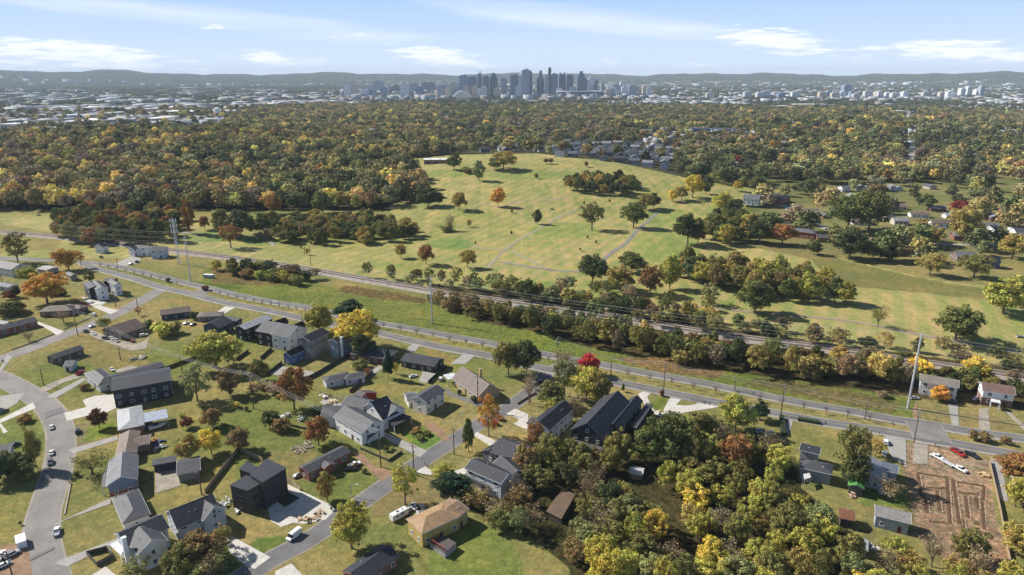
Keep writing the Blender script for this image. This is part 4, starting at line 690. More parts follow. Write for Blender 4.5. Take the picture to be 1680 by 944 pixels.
# the rest of the far city: uncountable small roofs
def far_city():
    gg = np.random.default_rng(8); V, Fq, mi = [], [], []; base = np.array([(-1, -1, 0), (1, -1, 0), (1, 1, 0), (-1, 1, 0), (-1, -1, 1), (1, -1, 1), (1, 1, 1), (-1, 1, 1)], float)*[.5, .5, 1]; fc = np.array([(4, 5, 6, 7), (0, 1, 5, 4), (1, 2, 6, 5), (2, 3, 7, 6), (3, 0, 4, 7)]); n = 0
    def put(x, y, l, w_, h, rz, m_):
        nonlocal n
        z = float(H(x, y)); c, s = math.cos(rz), math.sin(rz); q = base*[l, w_, h]; V.append(np.stack([q[:, 0]*c-q[:, 1]*s+x, q[:, 0]*s+q[:, 1]*c+y, q[:, 2]+z], 1)); Fq.append(fc+n); mi.append([m_]+[4 if m_ < 3 else 3]*4); n += 8
    for (pa, pb, ya, yb_, cnt, lo, hi, hh) in [(0, 590, 146, 208, 1500, 22, 95, (7, 14)), (560, 1060, 138, 165, 900, 25, 70, (8, 26)), (1060, 1690, 134, 174, 1900, 18, 60, (8, 17)), (560, 1100, 166, 205, 900, 10, 17, (11, 14)), (1060, 1680, 172, 250, 1000, 9, 16, (8, 12)), (0, 1680, 128.5, 142, 1500, 40, 150, (14, 40)), (330, 720, 190, 235, 350, 10, 18, (13, 17))]:
        for _ in range(cnt):
            px, py = gg.uniform(pa, pb), gg.uniform(ya, yb_); d = ray(px, py+.0)
            if d[2] > -.012: continue
            t_ = -HC/d[2]; x, y = d[0]*t_, d[1]*t_
            if y > 14500 or fbm(np.array(x), np.array(y), .004) < -.25+.5*gg.random(): continue
            l = gg.uniform(lo, hi); put(x, y, l, l*gg.uniform(.4, .9), gg.uniform(*hh), gg.uniform(-.3, .3)+(1.57 if gg.random() < .3 else 0), int(gg.choice(5, p=[.16, .28, .2, .12, .24])))
    me = mesh_np('distant_buildings', np.concatenate(V), np.concatenate(Fq), None)
    for c in [(.72, .72, .73), (.34, .35, .38), (.12, .13, .16), (.24, .22, .2), (.42, .44, .48)]: me.materials.append(mat('plain', c))
    me.polygons.foreach_set('material_index', np.array(mi, np.int32).ravel()); tag(link('distant_buildings', me), 'countless small roofs of the far city spread over the plain', 'buildings', kind='stuff')
far_city()
# ------------------------------------------------------------------ trees
def crown(seed, ncl, nleaf, ls, zc=.6, rz=.38, rc=(.13, .2), taper=0.0, inner=.45, cone=False, low=0, hue=.03):
    g = np.random.default_rng(seed); cs = []; lim = .5
    while len(cs) < ncl:
        p = g.uniform(-1, 1, 3); d = np.linalg.norm(p)
        if d > 1 or d < inner and g.random() < .8: continue
        if p[2] < -.75 and not low: continue
        cs.append(p)
    cs = np.array(cs)*g.uniform(.82, 1.1, (ncl, 1)); r = g.uniform(rc[0], rc[1], ncl); C = np.zeros((ncl, 3))
    wd = np.ones(ncl)
    if cone: wd = np.clip((1.02-cs[:, 2])/2, .08, 1)*1.1
    if taper: wd = 1-taper*(cs[:, 2] > 0)*cs[:, 2]
    ph = g.uniform(0, 6.28); an = np.arctan2(cs[:, 1], cs[:, 0]); lob = 1+.10*np.sin(2*an+ph)+.09*np.sin(3*an+2*ph)
    C[:, 0] = cs[:, 0]*(lim-r*.75)*wd*lob; C[:, 1] = cs[:, 1]*(lim-r*.75)*wd*lob; C[:, 2] = zc+cs[:, 2]*(rz-r*.5)
    per = np.maximum((nleaf*r**2/np.sum(r**2)).astype(int), 4); V = []; hv = []; 
    for k in range(ncl):
        n = per[k]; d = g.normal(size=(n, 3)); d /= np.linalg.norm(d, axis=1)[:, None]; d[:, 2] = np.where(d[:, 2] < -.5, -d[:, 2], d[:, 2])
        rr = r[k]*(.6+.5*g.random((n, 1))); p = C[k]+d*rr*[1, 1, .85]
        nn = d+g.normal(size=(n, 3))*.45; nn /= np.linalg.norm(nn, axis=1)[:, None]; t = np.cross(nn, g.normal(size=(n, 3))); t /= np.linalg.norm(t, axis=1)[:, None]; b_ = np.cross(nn, t)
        s = ls*(.6+.8*g.random((n, 1))); t = t*s; b_ = b_*s*.75
        V.append(np.stack([p-t, p-b_*.9, p+t, p+b_], 1)); h0 = .5+g.normal()*hue*.5; v0 = .5*g.uniform(.78, 1.2)
        hv.append(np.stack([h0+g.normal(size=n)*hue*.35, v0*g.uniform(.7, 1.3, n)], 1))
    V = np.concatenate(V); hv = np.concatenate(hv); n = len(V)
    return V.reshape(-1, 3), np.arange(n*4).reshape(n, 4), hv.T, C
def trunk_mesh(seed, C, h0=.3, r=.028, nb=6, lean=0):
    g = random.Random(seed); b = MB(); top = (g.uniform(-.03, .03)+lean, g.uniform(-.03, .03), h0+.12); b.tube((0, 0, -.03), (lean*.6, 0, h0*.6), r, r*.75, 7); b.tube((lean*.6, 0, h0*.6), top, r*.75, r*.5, 6)
    for k in range(nb):
        c = C[g.randrange(len(C))]; z = h0*g.uniform(.6, 1.1); s = (lean*z/h0*.8, 0, z); m_ = ((s[0]+c[0])/2+g.uniform(-.03, .03), (s[1]+c[1])/2, s[2]+(c[2]-s[2])*.6); b.tube(s, m_, r*.4, r*.25, 5); b.tube(m_, tuple(c), r*.25, r*.08, 4)
    b.tube(top, (top[0], top[1], .8), r*.5, r*.12, 5); return b
def bare(seed, n1=9, gen=3, spread=.42, h=1.0):
    g = random.Random(seed); trunk = MB(); tw = MB(); h0 = .22
    trunk.tube((0, 0, -.03), (0, 0, h0), .028, .022, 7)
    def grow(p, d, l, r, k):
        q = tuple(p[i]+d[i]*l for i in range(3)); (trunk if k == 0 else tw).tube(p, q, r, r*.6, 5 if k == 0 else 3)
        if k >= gen: return
        for _ in range(4 if k < 2 else 4):
            v = [d[i]+g.uniform(-.75, .75) for i in range(3)]; v[2] += .12; m_ = math.sqrt(sum(x*x for x in v)); f = g.uniform(.35, 1); s = tuple(p[i]+(q[i]-p[i])*f for i in range(3)); grow(s, [x/m_ for x in v], l*g.uniform(.5, .78), r*.5, k+1)
    for k in range(n1):
        a = 6.28*k/n1+g.uniform(-.3, .3); t = g.uniform(.25, 1.0); v = (math.cos(a)*t*.75, math.sin(a)*t*.75, 1.0); m_ = math.sqrt(sum(x*x for x in v)); grow((0, 0, h0*g.uniform(.7, 1)), [x/m_ for x in v], g.uniform(.27, .36), .011, 0)
    return trunk, tw
KIND = {}
def addkind(k, i, tr, V, Fq, hv):
    cm = mesh_np('crown', V, Fq, M_LEAF, fvar=hv); tm = tr.mesh('trunk', M_BARK); KIND.setdefault(k, []).append((tm, cm, (V, Fq, hv), tr))
for i in range(5): V, Fq, hv, C = crown(10+i, 84, 6600, .024, zc=.545, rz=.455, rc=(.065, .14), inner=.3); addkind('broad', i, trunk_mesh(i, C), V, Fq, hv)
for i in range(3): V, Fq, hv, C = crown(30+i, 60, 3200, .022, zc=.54, rz=.46, rc=(.05, .11), inner=.15); addkind('open', i, trunk_mesh(i+9, C, nb=12), V, Fq, hv)
for i in range(2): V, Fq, hv, C = crown(40+i, 60, 4200, .03, zc=.53, rz=.47, rc=(.08, .13), cone=True, hue=.015); addkind('conifer', i, trunk_mesh(i, C, .2), V, Fq, hv)
for i in range(3): V, Fq, hv, C = crown(50+i, 64, 4600, .027, zc=.53, rz=.47, rc=(.07, .15), low=1, taper=.35); addkind('oval', i, trunk_mesh(i, C, .22), V, Fq, hv)
for i in range(3): V, Fq, hv, C = crown(60+i, 22, 1500, .05, zc=.42, rz=.5, rc=(.16, .26), low=1); addkind('bush', i, trunk_mesh(i, C, .12), V, Fq, hv)
for i in range(3):
    tr, tw = bare(70+i); V, Fq, hv, C = crown(80+i, 30, 650, .022, zc=.6, rz=.4, rc=(.10, .16), inner=.1)
    v0 = np.array(tw.v, np.float32); quads = np.array([f for f in tw.f if len(f) == 4]); off = len(V); V2 = np.concatenate([V, v0]); F2 = np.concatenate([Fq, quads+off]); hv2 = np.concatenate([hv, np.stack([np.full(len(quads), .5), np.full(len(quads), .55)])], 1)
    addkind('bare', i, tr, V2, F2, hv2)
for i in range(2):
    tr, tw = bare(90+i, 7, 2); v0 = np.array(tw.v, np.float32); quads = np.array([f for f in tw.f if len(f) == 4]); addkind('sapling', i, tr, v0, quads, np.stack([np.full(len(quads), .5), np.full(len(quads), .55)]))
def lin(c): return c
C_ = dict(dk=(.050, .062, .024), gr=(.082, .098, .030), ol=(.125, .118, .036), yg=(.225, .215, .048), go=(.37, .28, .045), orr=(.40, .155, .025), ru=(.23, .085, .03), br=(.135, .085, .04), rd=(.62, .02, .02), gb=(.15, .115, .085), ev=(.022, .045, .024), pg=(.15, .165, .07), ma=(.11, .03, .03), yb=(.21, .165, .055))
WORD = dict(dk='dark green', gr='green', ol='olive green', yg='yellow green', go='golden', orr='orange', ru='rust coloured', br='brown', rd='bright red', gb='bare grey', ev='near black evergreen', pg='pale green', ma='maroon', yb='yellow brown')
NT = [0]; PLACED = []
C_.update(ru=(.19, .098, .036), orr=(.34, .18, .032), ma=(.13, .05, .035), br=(.135, .095, .045))
for k_ in C_: C_[k_] = tuple(min(.75, v*f) for v, f in zip(C_[k_], (1.85, 1.80, 1.5) if k_ in ('ol', 'gr', 'dk', 'pg', 'ev') else (1.95, 1.9, 1.4)))
C_['rd'] = (.75, .035, .03)
def jit(c, s=.12): 
    k = math.exp(random.gauss(0, s)); h = random.gauss(0, s*.35); return (max(.01, c[0]*k*(1+h)), max(.01, c[1]*k), max(.008, c[2]*k*(1-h)))
def place(pos, w, h, kind, col, label, group=None, name='tree', cat='tree', rot=None, parts=True, lean=0):
    v = random.choice(KIND[kind]); rz = random.random()*6.28 if rot is None else rot
    t = empty(name, pos, rz, label, cat, group); t.scale = (w, w, h); col = jit(col)
    t.rotation_euler = (random.gauss(0, .02), lean, rz)
    for nm, me in (('trunk', v[0]), ('crown', v[1])):
        o = link(nm, me, t); o['col'] = [float(c) for c in col]
    PLACED.append((pos[0], pos[1], w/2)); NT[0] += 1; return t
def vpx(p):
    a = proj(p[0], p[1], p[2]); b = proj(p[0], p[1], p[2]+1); return float(a[1]-b[1])
def T(px, py, wpx, hpx, kind, col, label, group=None, name='tree', cat=None):
    p = PT(px, py) if py < 560 else P(px, py, 0); s = pxm(p); w = wpx/s*1.08; sn = math.sin(math.atan2(HC, math.hypot(p[0], p[1]))); h = max((hpx-.30*wpx*sn)/vpx(p), w*.45)*1.04
    return place(p, w, h, kind, C_[col] if isinstance(col, str) else col, label, group, name, cat or ('tree' if name == 'tree' else name))
for a in [
 (78, 498, 72, 55, 'broad', 'orr', 'big orange maple behind the brown hip-roofed ranch'), (113, 443, 44, 38, 'broad', 'orr', 'smaller orange tree beside the bend of the main road'), (47, 462, 34, 27, 'broad', 'yg', 'light green tree between the left edge warehouse house and the orange maple'),
 (30, 432, 44, 52, 'open', 'ol', 'thin olive tree with a bare pale trunk above the road at the far left'), (148, 464, 17, 22, 'oval', 'ol', 'small dark orange tipped tree beside the modern black and white house'), (20, 516, 46, 26, 'bush', 'ol', 'low olive thicket left of the crimson shrub'),
 (172, 541, 22, 22, 'broad', 'yg', 'small yellow green tree beside the brown ranch with many cars'), (105, 530, 32, 22, 'bare', 'gb', 'bare purple grey tree in front of the brown hip-roofed ranch'), (228, 518, 16, 16, 'bare', 'ma', 'little bare maroon tree at the street corner'), (48, 560, 24, 20, 'bare', 'gb', 'bare tree on the raised lawn of the long brick ranch'),
 (355, 604, 82, 66, 'broad', 'yg', 'large yellow green tree spreading behind the townhouse row'), (425, 627, 36, 40, 'oval', 'ol', 'olive tree in the yard behind the black townhouse'), (324, 658, 50, 62, 'open', 'pg', 'pale olive tree south of the power line fence'), (378, 648, 38, 50, 'oval', 'br', 'dark brown tree next to the pale olive tree'),
 (483, 672, 60, 72, 'broad', 'ru', 'rust orange tree overhanging the cluttered yard of the white farmhouses'), (523, 731, 44, 52, 'broad', 'ru', 'rust and green tree against the long white farmhouse'), (163, 702, 28, 34, 'broad', 'ma', 'neat dark red brown tree beside the bright white driveway'), (308, 702, 22, 20, 'broad', 'ma', 'round maroon tree on the open back lawn'), (348, 702, 36, 34, 'broad', 'br', 'brown green double tree right of the round maroon tree'),
 (311, 755, 40, 44, 'broad', 'yb', 'brown orange tree just above the grey garage'), (347, 745, 40, 44, 'broad', 'go', 'orange gold tree right of the brown orange one above the grey garage'), (392, 741, 44, 42, 'broad', 'br', 'olive brown tree at the tip of the pale wooden fence'), (447, 700, 34, 32, 'bush', 'dk', 'dark green bush mass on the open lawn below the utility pole'), (463, 708, 32, 26, 'bush', 'br', 'brown bush joined to the dark green one on the open lawn'),
 (152, 778, 66, 46, 'bare', 'ol', 'sprawling nearly bare tree in front of the blue grey gabled house'), (537, 822, 34, 52, 'oval', 'yb', 'narrow dark tree with orange top beside the parking court'), (577, 900, 68, 84, 'broad', 'yg', 'large yellow green tree by the road next to the dark brick ranch'), (665, 828, 54, 76, 'open', 'yg', 'tall pale yellow tree near the white camper'), (728, 796, 46, 40, 'open', 'yg', 'thin pale yellow tree beside the white driveway of the two storey house'),
 (769, 742, 28, 60, 'conifer', 'gr', 'tall narrow green tree beside the diagonal street'), (802, 716, 40, 74, 'open', 'orr', 'tall thin orange tree beside the diagonal street'), (868, 664, 34, 58, 'bare', 'gb', 'lone bare tree with dark vines on its trunk near the parked car'), (834, 614, 48, 60, 'broad', 'ol', 'left and lighter of the two large trees on the corner lawn'), (864, 618, 42, 62, 'broad', 'dk', 'darker right one of the two large trees on the corner lawn'),
 (524, 549, 50, 52, 'broad', 'yg', 'yellow tipped green tree between the road and the white townhouse'), (573, 524, 46, 34, 'broad', 'ev', 'dome shaped very dark green tree at the meadow edge'), (586, 572, 78, 66, 'broad', 'go', 'wide golden tree beside the end townhouse'), (597, 588, 40, 44, 'broad', 'dk', 'dark green tree under the wide golden one'), (638, 622, 26, 48, 'conifer', 'ev', 'single dark conifer between the hip-roofed ranch and the near black ranch'), (650, 614, 12, 22, 'open', 'go', 'slim yellow sapling tree beside the dark conifer'),
 (592, 604, 28, 18, 'bush', 'ol', 'olive bush on the patio of the hip-roofed brick ranch'), (603, 618, 20, 16, 'bare', 'ma', 'small maroon tree by the patio of the hip-roofed brick ranch'), (966, 615, 33, 38, 'broad', 'rd', 'bright red maple beside the main road'), (926, 650, 48, 72, 'open', 'pg', 'pale green airy tree left of the red maple'), (962, 662, 52, 66, 'broad', 'yg', 'yellow green tree in front of the red maple'), (984, 668, 34, 60, 'broad', 'yb', 'orange brown tree between the red maple and the black barn house'), (925, 605, 40, 40, 'bare', 'gb', 'bare grey tree on the median above the pale green tree'), (905, 668, 52, 46, 'broad', 'ol', 'low olive tree beside the bare vines behind the brick and white house'), (945, 690, 40, 50, 'bare', 'gb', 'leafless grey tree between the brick and white house and the barn houses'),
 (1022, 643, 9, 15, 'conifer', 'gr', 'tiny conifer behind the black barn house'), (1206, 708, 56, 66, 'broad', 'yg', 'bright yellow tree beside the curved white driveway'), (1246, 690, 30, 36, 'oval', 'ev', 'dense dark evergreen beside the road, right of the bright yellow tree'), (1666, 790, 62, 50, 'broad', 'ru', 'rust red tree at the right edge beside the fence lane'), (1541, 658, 30, 26, 'broad', 'orr', 'orange tree in front of the white duplex'), (1392, 790, 60, 104, 'open', 'ol', 'very tall thin topped tree with vine covered trunks beside the mottled roofed house'), (1436, 750, 28, 34, 'open', 'yb', 'thin yellowing tree on the lawn next to the concrete pad'),
 (1400, 800, 50, 60, 'broad', 'dk', 'dark green tree beside the green metal awning'), (1455, 820, 46, 44, 'bare', 'gb', 'bare tree between the mottled roofed house and the weathered grey house'), (900, 770, 60, 60, 'broad', 'ol', 'olive tree in the dark gap behind the craftsman house'), (862, 780, 44, 56, 'broad', 'br', 'brown tree next to the charcoal craftsman house'), (880, 742, 32, 60, 'open', 'ru', 'thin orange red tree against the white wall of the brick and white house'), (905, 690, 34, 40, 'open', 'yg', 'yellow green tree leaning over the dark roof of the brick and white house'), (742, 818, 60, 50, 'broad', 'ev', 'very dark tree between the yellow house and the white two storey house'), (780, 835, 60, 44, 'bare', 'br', 'bare brown tree below the white two storey house'),
 (60, 768, 26, 70, 'oval', 'ol', 'tall olive thicket tree beside the curved street'), (14, 785, 66, 50, 'broad', 'dk', 'dark green tree mass at the left picture edge'), (40, 790, 36, 34, 'broad', 'gr', 'green tree next to the dark tree mass at the left edge'), (42, 692, 24, 16, 'bush', 'ru', 'rust topped shrub inside the street bend'),
 (330, 930, 70, 66, 'broad', 'br', 'brown leafed tree covering the foot of the grey gabled house'), (300, 950, 60, 60, 'broad', 'ol', 'olive tree at the bottom edge beside the white farmhouse'), (365, 908, 50, 50, 'open', 'yb', 'yellow brown tree beside the concrete drive with the parked silver car'), (352, 950, 60, 50, 'bare', 'gb', 'bare tree at the bottom edge below the yellow brown one'), (225, 955, 46, 44, 'open', 'pg', 'pale leafed small tree at the foot of the white farmhouse'),
 (1060, 760, 60, 66, 'broad', 'gr', 'green tree behind the second black barn house'), (1015, 760, 50, 60, 'broad', 'ol', 'olive tree over the bare garden behind the first black barn house'), (1100, 760, 86, 92, 'broad', 'gr', 'biggest dark olive tree in the wood beside the curved driveway'), (1150, 730, 60, 60, 'broad', 'ol', 'olive tree between the biggest wood tree and the curved driveway'), (1205, 770, 58, 68, 'open', (.36, .19, .06), 'orange leafed tree in the middle of the dark wood')]:
    T(*a)
# specimen trees on the golf course
for a in [
 (745, 279, 26, 28, 'broad', 'gr', 'green tree beside the clubhouse on the hill crest'), (786, 297, 22, 34, 'oval', 'pg', 'grey green upright tree on the hill slope below the crest'), (765, 284, 22, 12, 'bush', 'ol', 'low shrubs between two trees on the hill slope'), (753, 345, 28, 32, 'broad', 'yb', 'orange brown tree right of the dark pair near the wood edge'), (703, 339, 38, 32, 'broad', 'dk', 'dark green tree casting a pool of shade at the wood edge'), (720, 338, 18, 24, 'broad', 'dk', 'smaller dark tree beside the shade casting one'),
 (738, 379, 22, 28, 'bare', 'gb', 'bare brown tree rising from a bush on the fairway'), (731, 380, 26, 10, 'bush', 'ol', 'rounded bush at the foot of the bare fairway tree'), (770, 373, 9, 14, 'open', 'ru', 'tiny rust sapling on the fairway'), (817, 339, 24, 31, 'broad', 'orr', 'orange tree alone on the left fairway'), (826, 278, 42, 32, 'broad', 'yb', 'wide orange and green tree on the hill crest'), (812, 279, 26, 20, 'broad', 'gr', 'green tree touching the wide orange one on the crest'),
 (896, 269, 9, 10, 'broad', 'br', 'left one of two small round trees on the hill top'), (904, 269, 9, 10, 'broad', 'br', 'right one of two small round trees on the hill top'), (962, 274, 8, 10, 'oval', 'br', 'single small round tree below the dark houses on the hill'), (880, 293, 8, 9, 'oval', 'br', 'small round tree in the middle of the hill slope'), (881, 368, 17, 25, 'oval', 'dk', 'narrow dark tree between two cart paths'), (971, 378, 48, 50, 'open', 'ol', 'large airy olive tree in the middle of the golf course'), (1039, 374, 46, 46, 'broad', 'gr', 'large round dark olive tree beside the cart path'),
 (1060, 345, 30, 28, 'broad', 'yb', 'orange brown tree just behind the round dark olive one'), (1072, 342, 22, 26, 'broad', 'dk', 'dark tree joined to the orange brown one by the cart path'), (1103, 331, 18, 20, 'broad', 'go', 'leftmost golden tree in the row on the right fairway'), (1118, 329, 24, 26, 'broad', 'yb', 'second golden brown tree in the row on the right fairway'), (1136, 325, 34, 40, 'broad', 'go', 'biggest golden tree of the row on the right fairway'), (1158, 319, 22, 32, 'oval', 'dk', 'dark tree closing the golden row on the right fairway'), (1210, 314, 17, 18, 'broad', 'go', 'small golden tree beside the large white house'), (1238, 316, 24, 26, 'broad', 'ol', 'olive tree directly behind the large white house'),
 (658, 424, 21, 26, 'broad', 'yb', 'small orange green tree left of three on the lower fairway'), (699, 434, 29, 36, 'broad', 'ru', 'rust brown tree in the middle of three on the lower fairway'), (767, 440, 28, 32, 'broad', 'yb', 'brown tree right of three on the lower fairway'), (505, 419, 8, 12, 'open', 'ru', 'slim rust sapling by the railway poles'), (312, 383, 24, 58, 'oval', 'ru', 'tall rust tree at the left wood edge of the fairway'), (336, 377, 18, 24, 'broad', 'ru', 'small rust tree right of the tall rust one'), (379, 407, 40, 44, 'open', 'ru', 'leaning brown tree beside the shady green'), (395, 390, 50, 46, 'broad', 'dk', 'dark tree with two trunks and a wide pool of shade'), (365, 386, 36, 44, 'broad', 'ol', 'olive tree next to the dark two trunked one'),
 (450, 352, 30, 32, 'broad', 'ru', 'round rust tree at the edge of the left wood'), (530, 350, 40, 36, 'broad', 'gr', 'dark green rounded tree at the edge of the left wood'), (1238, 515, 64, 58, 'broad', 'gr', 'spreading green tree with a clear trunk on the near fairway'), (1163, 500, 34, 38, 'open', 'pg', 'pale airy tree left of the spreading green one'), (972, 465, 54, 50, 'broad', 'dk', 'dense dark green tree left of the orange group by the path'), (1018, 478, 52, 46, 'broad', 'yb', 'orange brown tree beside the dense dark green one'), (1036, 447, 46, 36, 'broad', 'gr', 'green tree behind the orange brown group'), (1066, 484, 44, 50, 'broad', 'ru', 'rust and dark tree at the right of the orange group'), (1098, 474, 36, 58, 'oval', 'yg', 'yellow green upright tree at the edge of the middle wood'),
 (1567, 560, 80, 62, 'broad', 'gr', 'huge round olive tree beside the railway thicket on the right'), (1440, 536, 32, 40, 'bare', 'ol', 'thin half bare tree on the near fairway'), (1645, 516, 72, 66, 'broad', 'yg', 'large yellow tree at the right edge of the meadow'), (1128, 402, 50, 52, 'broad', 'dk', 'dark tree at the tip of the middle wood with shadows on the field'), (1145, 398, 24, 26, 'broad', 'ru', 'orange red tree behind the dark tree at the wood tip'), (1184, 352, 36, 38, 'broad', 'yg', 'yellow green tree at the corner by the large white house'),
 (1335, 418, 26, 28, 'oval', 'dk', 'small dark tree alone on the field edge below the brick houses'), (1393, 425, 62, 50, 'broad', 'dk', 'very dark oak at the field edge'), (1283, 402, 44, 36, 'broad', 'ru', 'rust and green tree in front of the white two storey house'), (1245, 400, 44, 44, 'broad', 'dk', 'dark tree left of the white two storey house'), (1485, 405, 30, 30, 'broad', 'orr', 'bright orange tree in the neighbourhood'), (1573, 352, 34, 24, 'broad', (.33, .05, .035), 'red tree rising above the neighbourhood'), (1580, 400, 58, 66, 'broad', 'yb', 'tall tan oak beside the white gabled house'), (1530, 402, 36, 34, 'broad', 'yb', 'yellow brown round tree by the neighbourhood street'), (1525, 452, 42, 40, 'broad', 'yb', 'tan tree at the field edge with a broad shadow'), (1597, 456, 50, 42, 'broad', 'ol', 'olive tree at the field edge right of the tan one'), (1390, 380, 70, 64, 'broad', 'gr', 'left of the two biggest dark oaks in the neighbourhood'), (1425, 378, 66, 66, 'broad', 'ol', 'right of the two biggest dark oaks in the neighbourhood'), (1437, 330, 36, 30, 'broad', 'br', 'brown tree behind the two biggest dark oaks'), (1660, 425, 50, 44, 'broad', 'yb', 'brown tree at the right edge below the bungalow')]:
    T(*a)
# shrubs
for a in [(33, 512, 28, 16, 'bush', 'ma', 'crimson shrub beside the long brick ranch'), (242, 541, 20, 18, 'bush', 'dk', 'dark round bush left of the yellow green hedge'), (266, 551, 38, 28, 'bush', 'yg', 'yellow green overgrown hedge beside the dark navy ranch'), (284, 548, 28, 22, 'bush', 'ol', 'olive bush at the right end of the yellow green hedge'), (320, 524, 16, 16, 'bush', 'dk', 'dark bush at the corner of the dark navy ranch'), (298, 686, 12, 10, 'bush', 'yg', 'tiny yellow shrub on the back lawn left of the maroon tree'), (389, 668, 10, 10, 'bush', 'go', 'tiny orange shrub in the middle of the open lawn'), (404, 674, 8, 9, 'bush', 'br', 'tiny brown shrub right of the tiny orange one'), (332, 672, 12, 12, 'bush', 'gr', 'small green shrub under the pale olive tree'),
          (128, 781, 12, 10, 'bush', 'dk', 'dark round shrub by the path near the sprawling bare tree'), (635, 741, 10, 12, 'bush', 'gr', 'clipped green shrub in the wire fenced yard'), (643, 738, 8, 7, 'bush', 'yg', 'small yellow shrub in the wire fenced yard'), (683, 712, 22, 12, 'bush', 'br', 'brown shrub beside the farmhouse porch'), (688, 722, 18, 10, 'bush', 'gr', 'green mound on the bright green lawn, left one'), (700, 715, 16, 9, 'bush', 'gr', 'green mound on the bright green lawn, right one'), (754, 648, 8, 10, 'bush', 'dk', 'dark clipped shrub by the tan stucco house drive'), (776, 660, 12, 12, 'bush', 'dk', 'dark clipped shrub at the far corner of the tan stucco house'), (583, 768, 10, 10, 'bush', 'br', 'brown shrub by the parked pickup of the brick ranch'), (598, 776, 10, 10, 'bush', 'ol', 'olive shrub at the driveway edge of the brick ranch'),
          (1598, 722, 17, 19, 'bush', 'br', 'left of the two tall brown shrubs on the median'), (1614, 724, 22, 19, 'bush', 'br', 'right of the two tall brown shrubs on the median'), (1649, 728, 17, 16, 'bush', 'br', 'single brown shrub on the median nearest the right edge'), (1448, 652, 20, 14, 'bush', 'gb', 'dry pale bush on the meadow near the tall steel pole'), (276, 463, 8, 8, 'bush', 'dk', 'small dark bush on the median left of the junction'), (337, 477, 12, 10, 'bush', 'ma', 'small maroon bush on the median right of the junction'), (1085, 650, 8, 12, 'bush', 'ru', 'rusty shrub in the grass wedge of the white driveway'), (1068, 686, 12, 16, 'bush', 'yb', 'straw coloured shrub beside the white car near the barn houses'), (190, 835, 12, 22, 'bush', 'yb', 'yellow brown shrub row in front of the grey hipped house'), (140, 640, 18, 12, 'bush', 'br', 'brown shrubs in front of the white hipped house'), (165, 632, 20, 10, 'bush', 'dk', 'dark shrubs along the front of the white hipped house'), (820, 690, 14, 10, 'bush', 'ru', 'rust red shrub beside the white concrete court'), (812, 697, 12, 10, 'bush', 'rd', 'red shrub nearest the thin orange tree')]:
    T(*a, name='shrub', cat='shrub')
# saplings on the median
for x in list(range(165, 520, 14))+list(range(630, 905, 27))+list(range(1030, 1450, 36)):
    if 300 < x < 345: continue
    fy = np.interp(x, [153, 254, 305, 394, 503, 600, 676, 800, 897, 981, 1060, 1220, 1387, 1471], [432, 452, 465, 486, 505, 527, 540, 563, 583, 598, 613, 643, 674, 690]); ny = np.interp(x, [153, 229, 310, 411, 508, 620, 737, 889, 1006, 1181, 1354, 1488], [440, 461, 482, 505, 526, 547, 573, 605, 627, 662, 694, 715])
    p = PT(x, fy*.55+ny*.45); s = 10.5/vpx(p) if x < 560 else 4.6; place(p, s*.9+random.random(), s+random.random()*.5, 'sapling', (.12, .075, .06), 'small leafless tree in the planted row on the road median', 'bare saplings along the median', name='sapling', cat='sapling')
for (x, y) in ((839, 385), (964, 392), (978, 400), (952, 412), (1000, 333), (958, 336), (972, 291), (984, 291), (428, 394), (446, 390), (494, 408), (558, 403), (510, 402), (780, 402), (840, 350)):
    T(x, y, 4.5, 6.5, 'oval', 'br', 'tiny young tree planted on the golf course grass', 'tiny young trees on the golf course', name='sapling', cat='sapling')
STUFFP = []
def near_placed(x, y, w): return any((x-a)**2+(y-b)**2 < (r+w*.25)**2*.5 for a, b, r in PLACED)
def scat(poly, sp, cb, skip=True, seed=0):
    g = random.Random(seed); c = [PT(*p) for p in poly]; x0, x1 = min(p[0] for p in c), max(p[0] for p in c); y0, y1 = min(p[1] for p in c), max(p[1] for p in c); out = []
    y = y0
    while y < y1:
        x = x0
        while x < x1:
            qx, qy = x+g.uniform(-.4, .4)*sp, y+g.uniform(-.4, .4)*sp; z = float(H(qx, qy)); a = proj(qx, qy, z)
            if inpoly([float(a[0])], [float(a[1])], poly)[0] and not (skip and near_placed(qx, qy, sp)) and not any(abs(qx-c_[0]) < c_[2] and -c_[3] < qy-c_[1] < 7 for c_ in CLEAR): out.append((qx, qy, z, float(a[0]), float(a[1])))
            x += sp
        y += sp
    for q in sorted(out, key=lambda q: q[1]): cb(q, g)
def wood(poly, sp, pal, wr, hr, where, kinds=('broad',), ind=True, seed=0, name='tree'):
    def cb(q, g):
        c, k = g.choice(pal), g.choice(kinds); w = g.uniform(*wr); h = g.uniform(*hr)
        if c == 'gb': k = 'bare'
        if ind and NT[0] < 392: place((q[0], q[1], q[2]-.2), w, h, k, C_[c], '%s tree %s' % (WORD[c], where), '%s trees %s' % (WORD[c], where), name=name)
        else: STUFFP.append((q[0], q[1], q[2]-.3, w, h, k, jit(C_[c], .2)))
    scat(poly, sp, cb, seed=seed)
wood([(1085, 760), (1140, 740), (1200, 725), (1270, 760), (1300, 800), (1240, 830), (1120, 830), (1080, 800)], 8, ['ol', 'ol', 'ol', 'yg', 'gb', 'yg', 'pg'], (7, 11), (8, 12), 'in the dark upper part of the foreground wood', kinds=('broad', 'open'), seed=3)
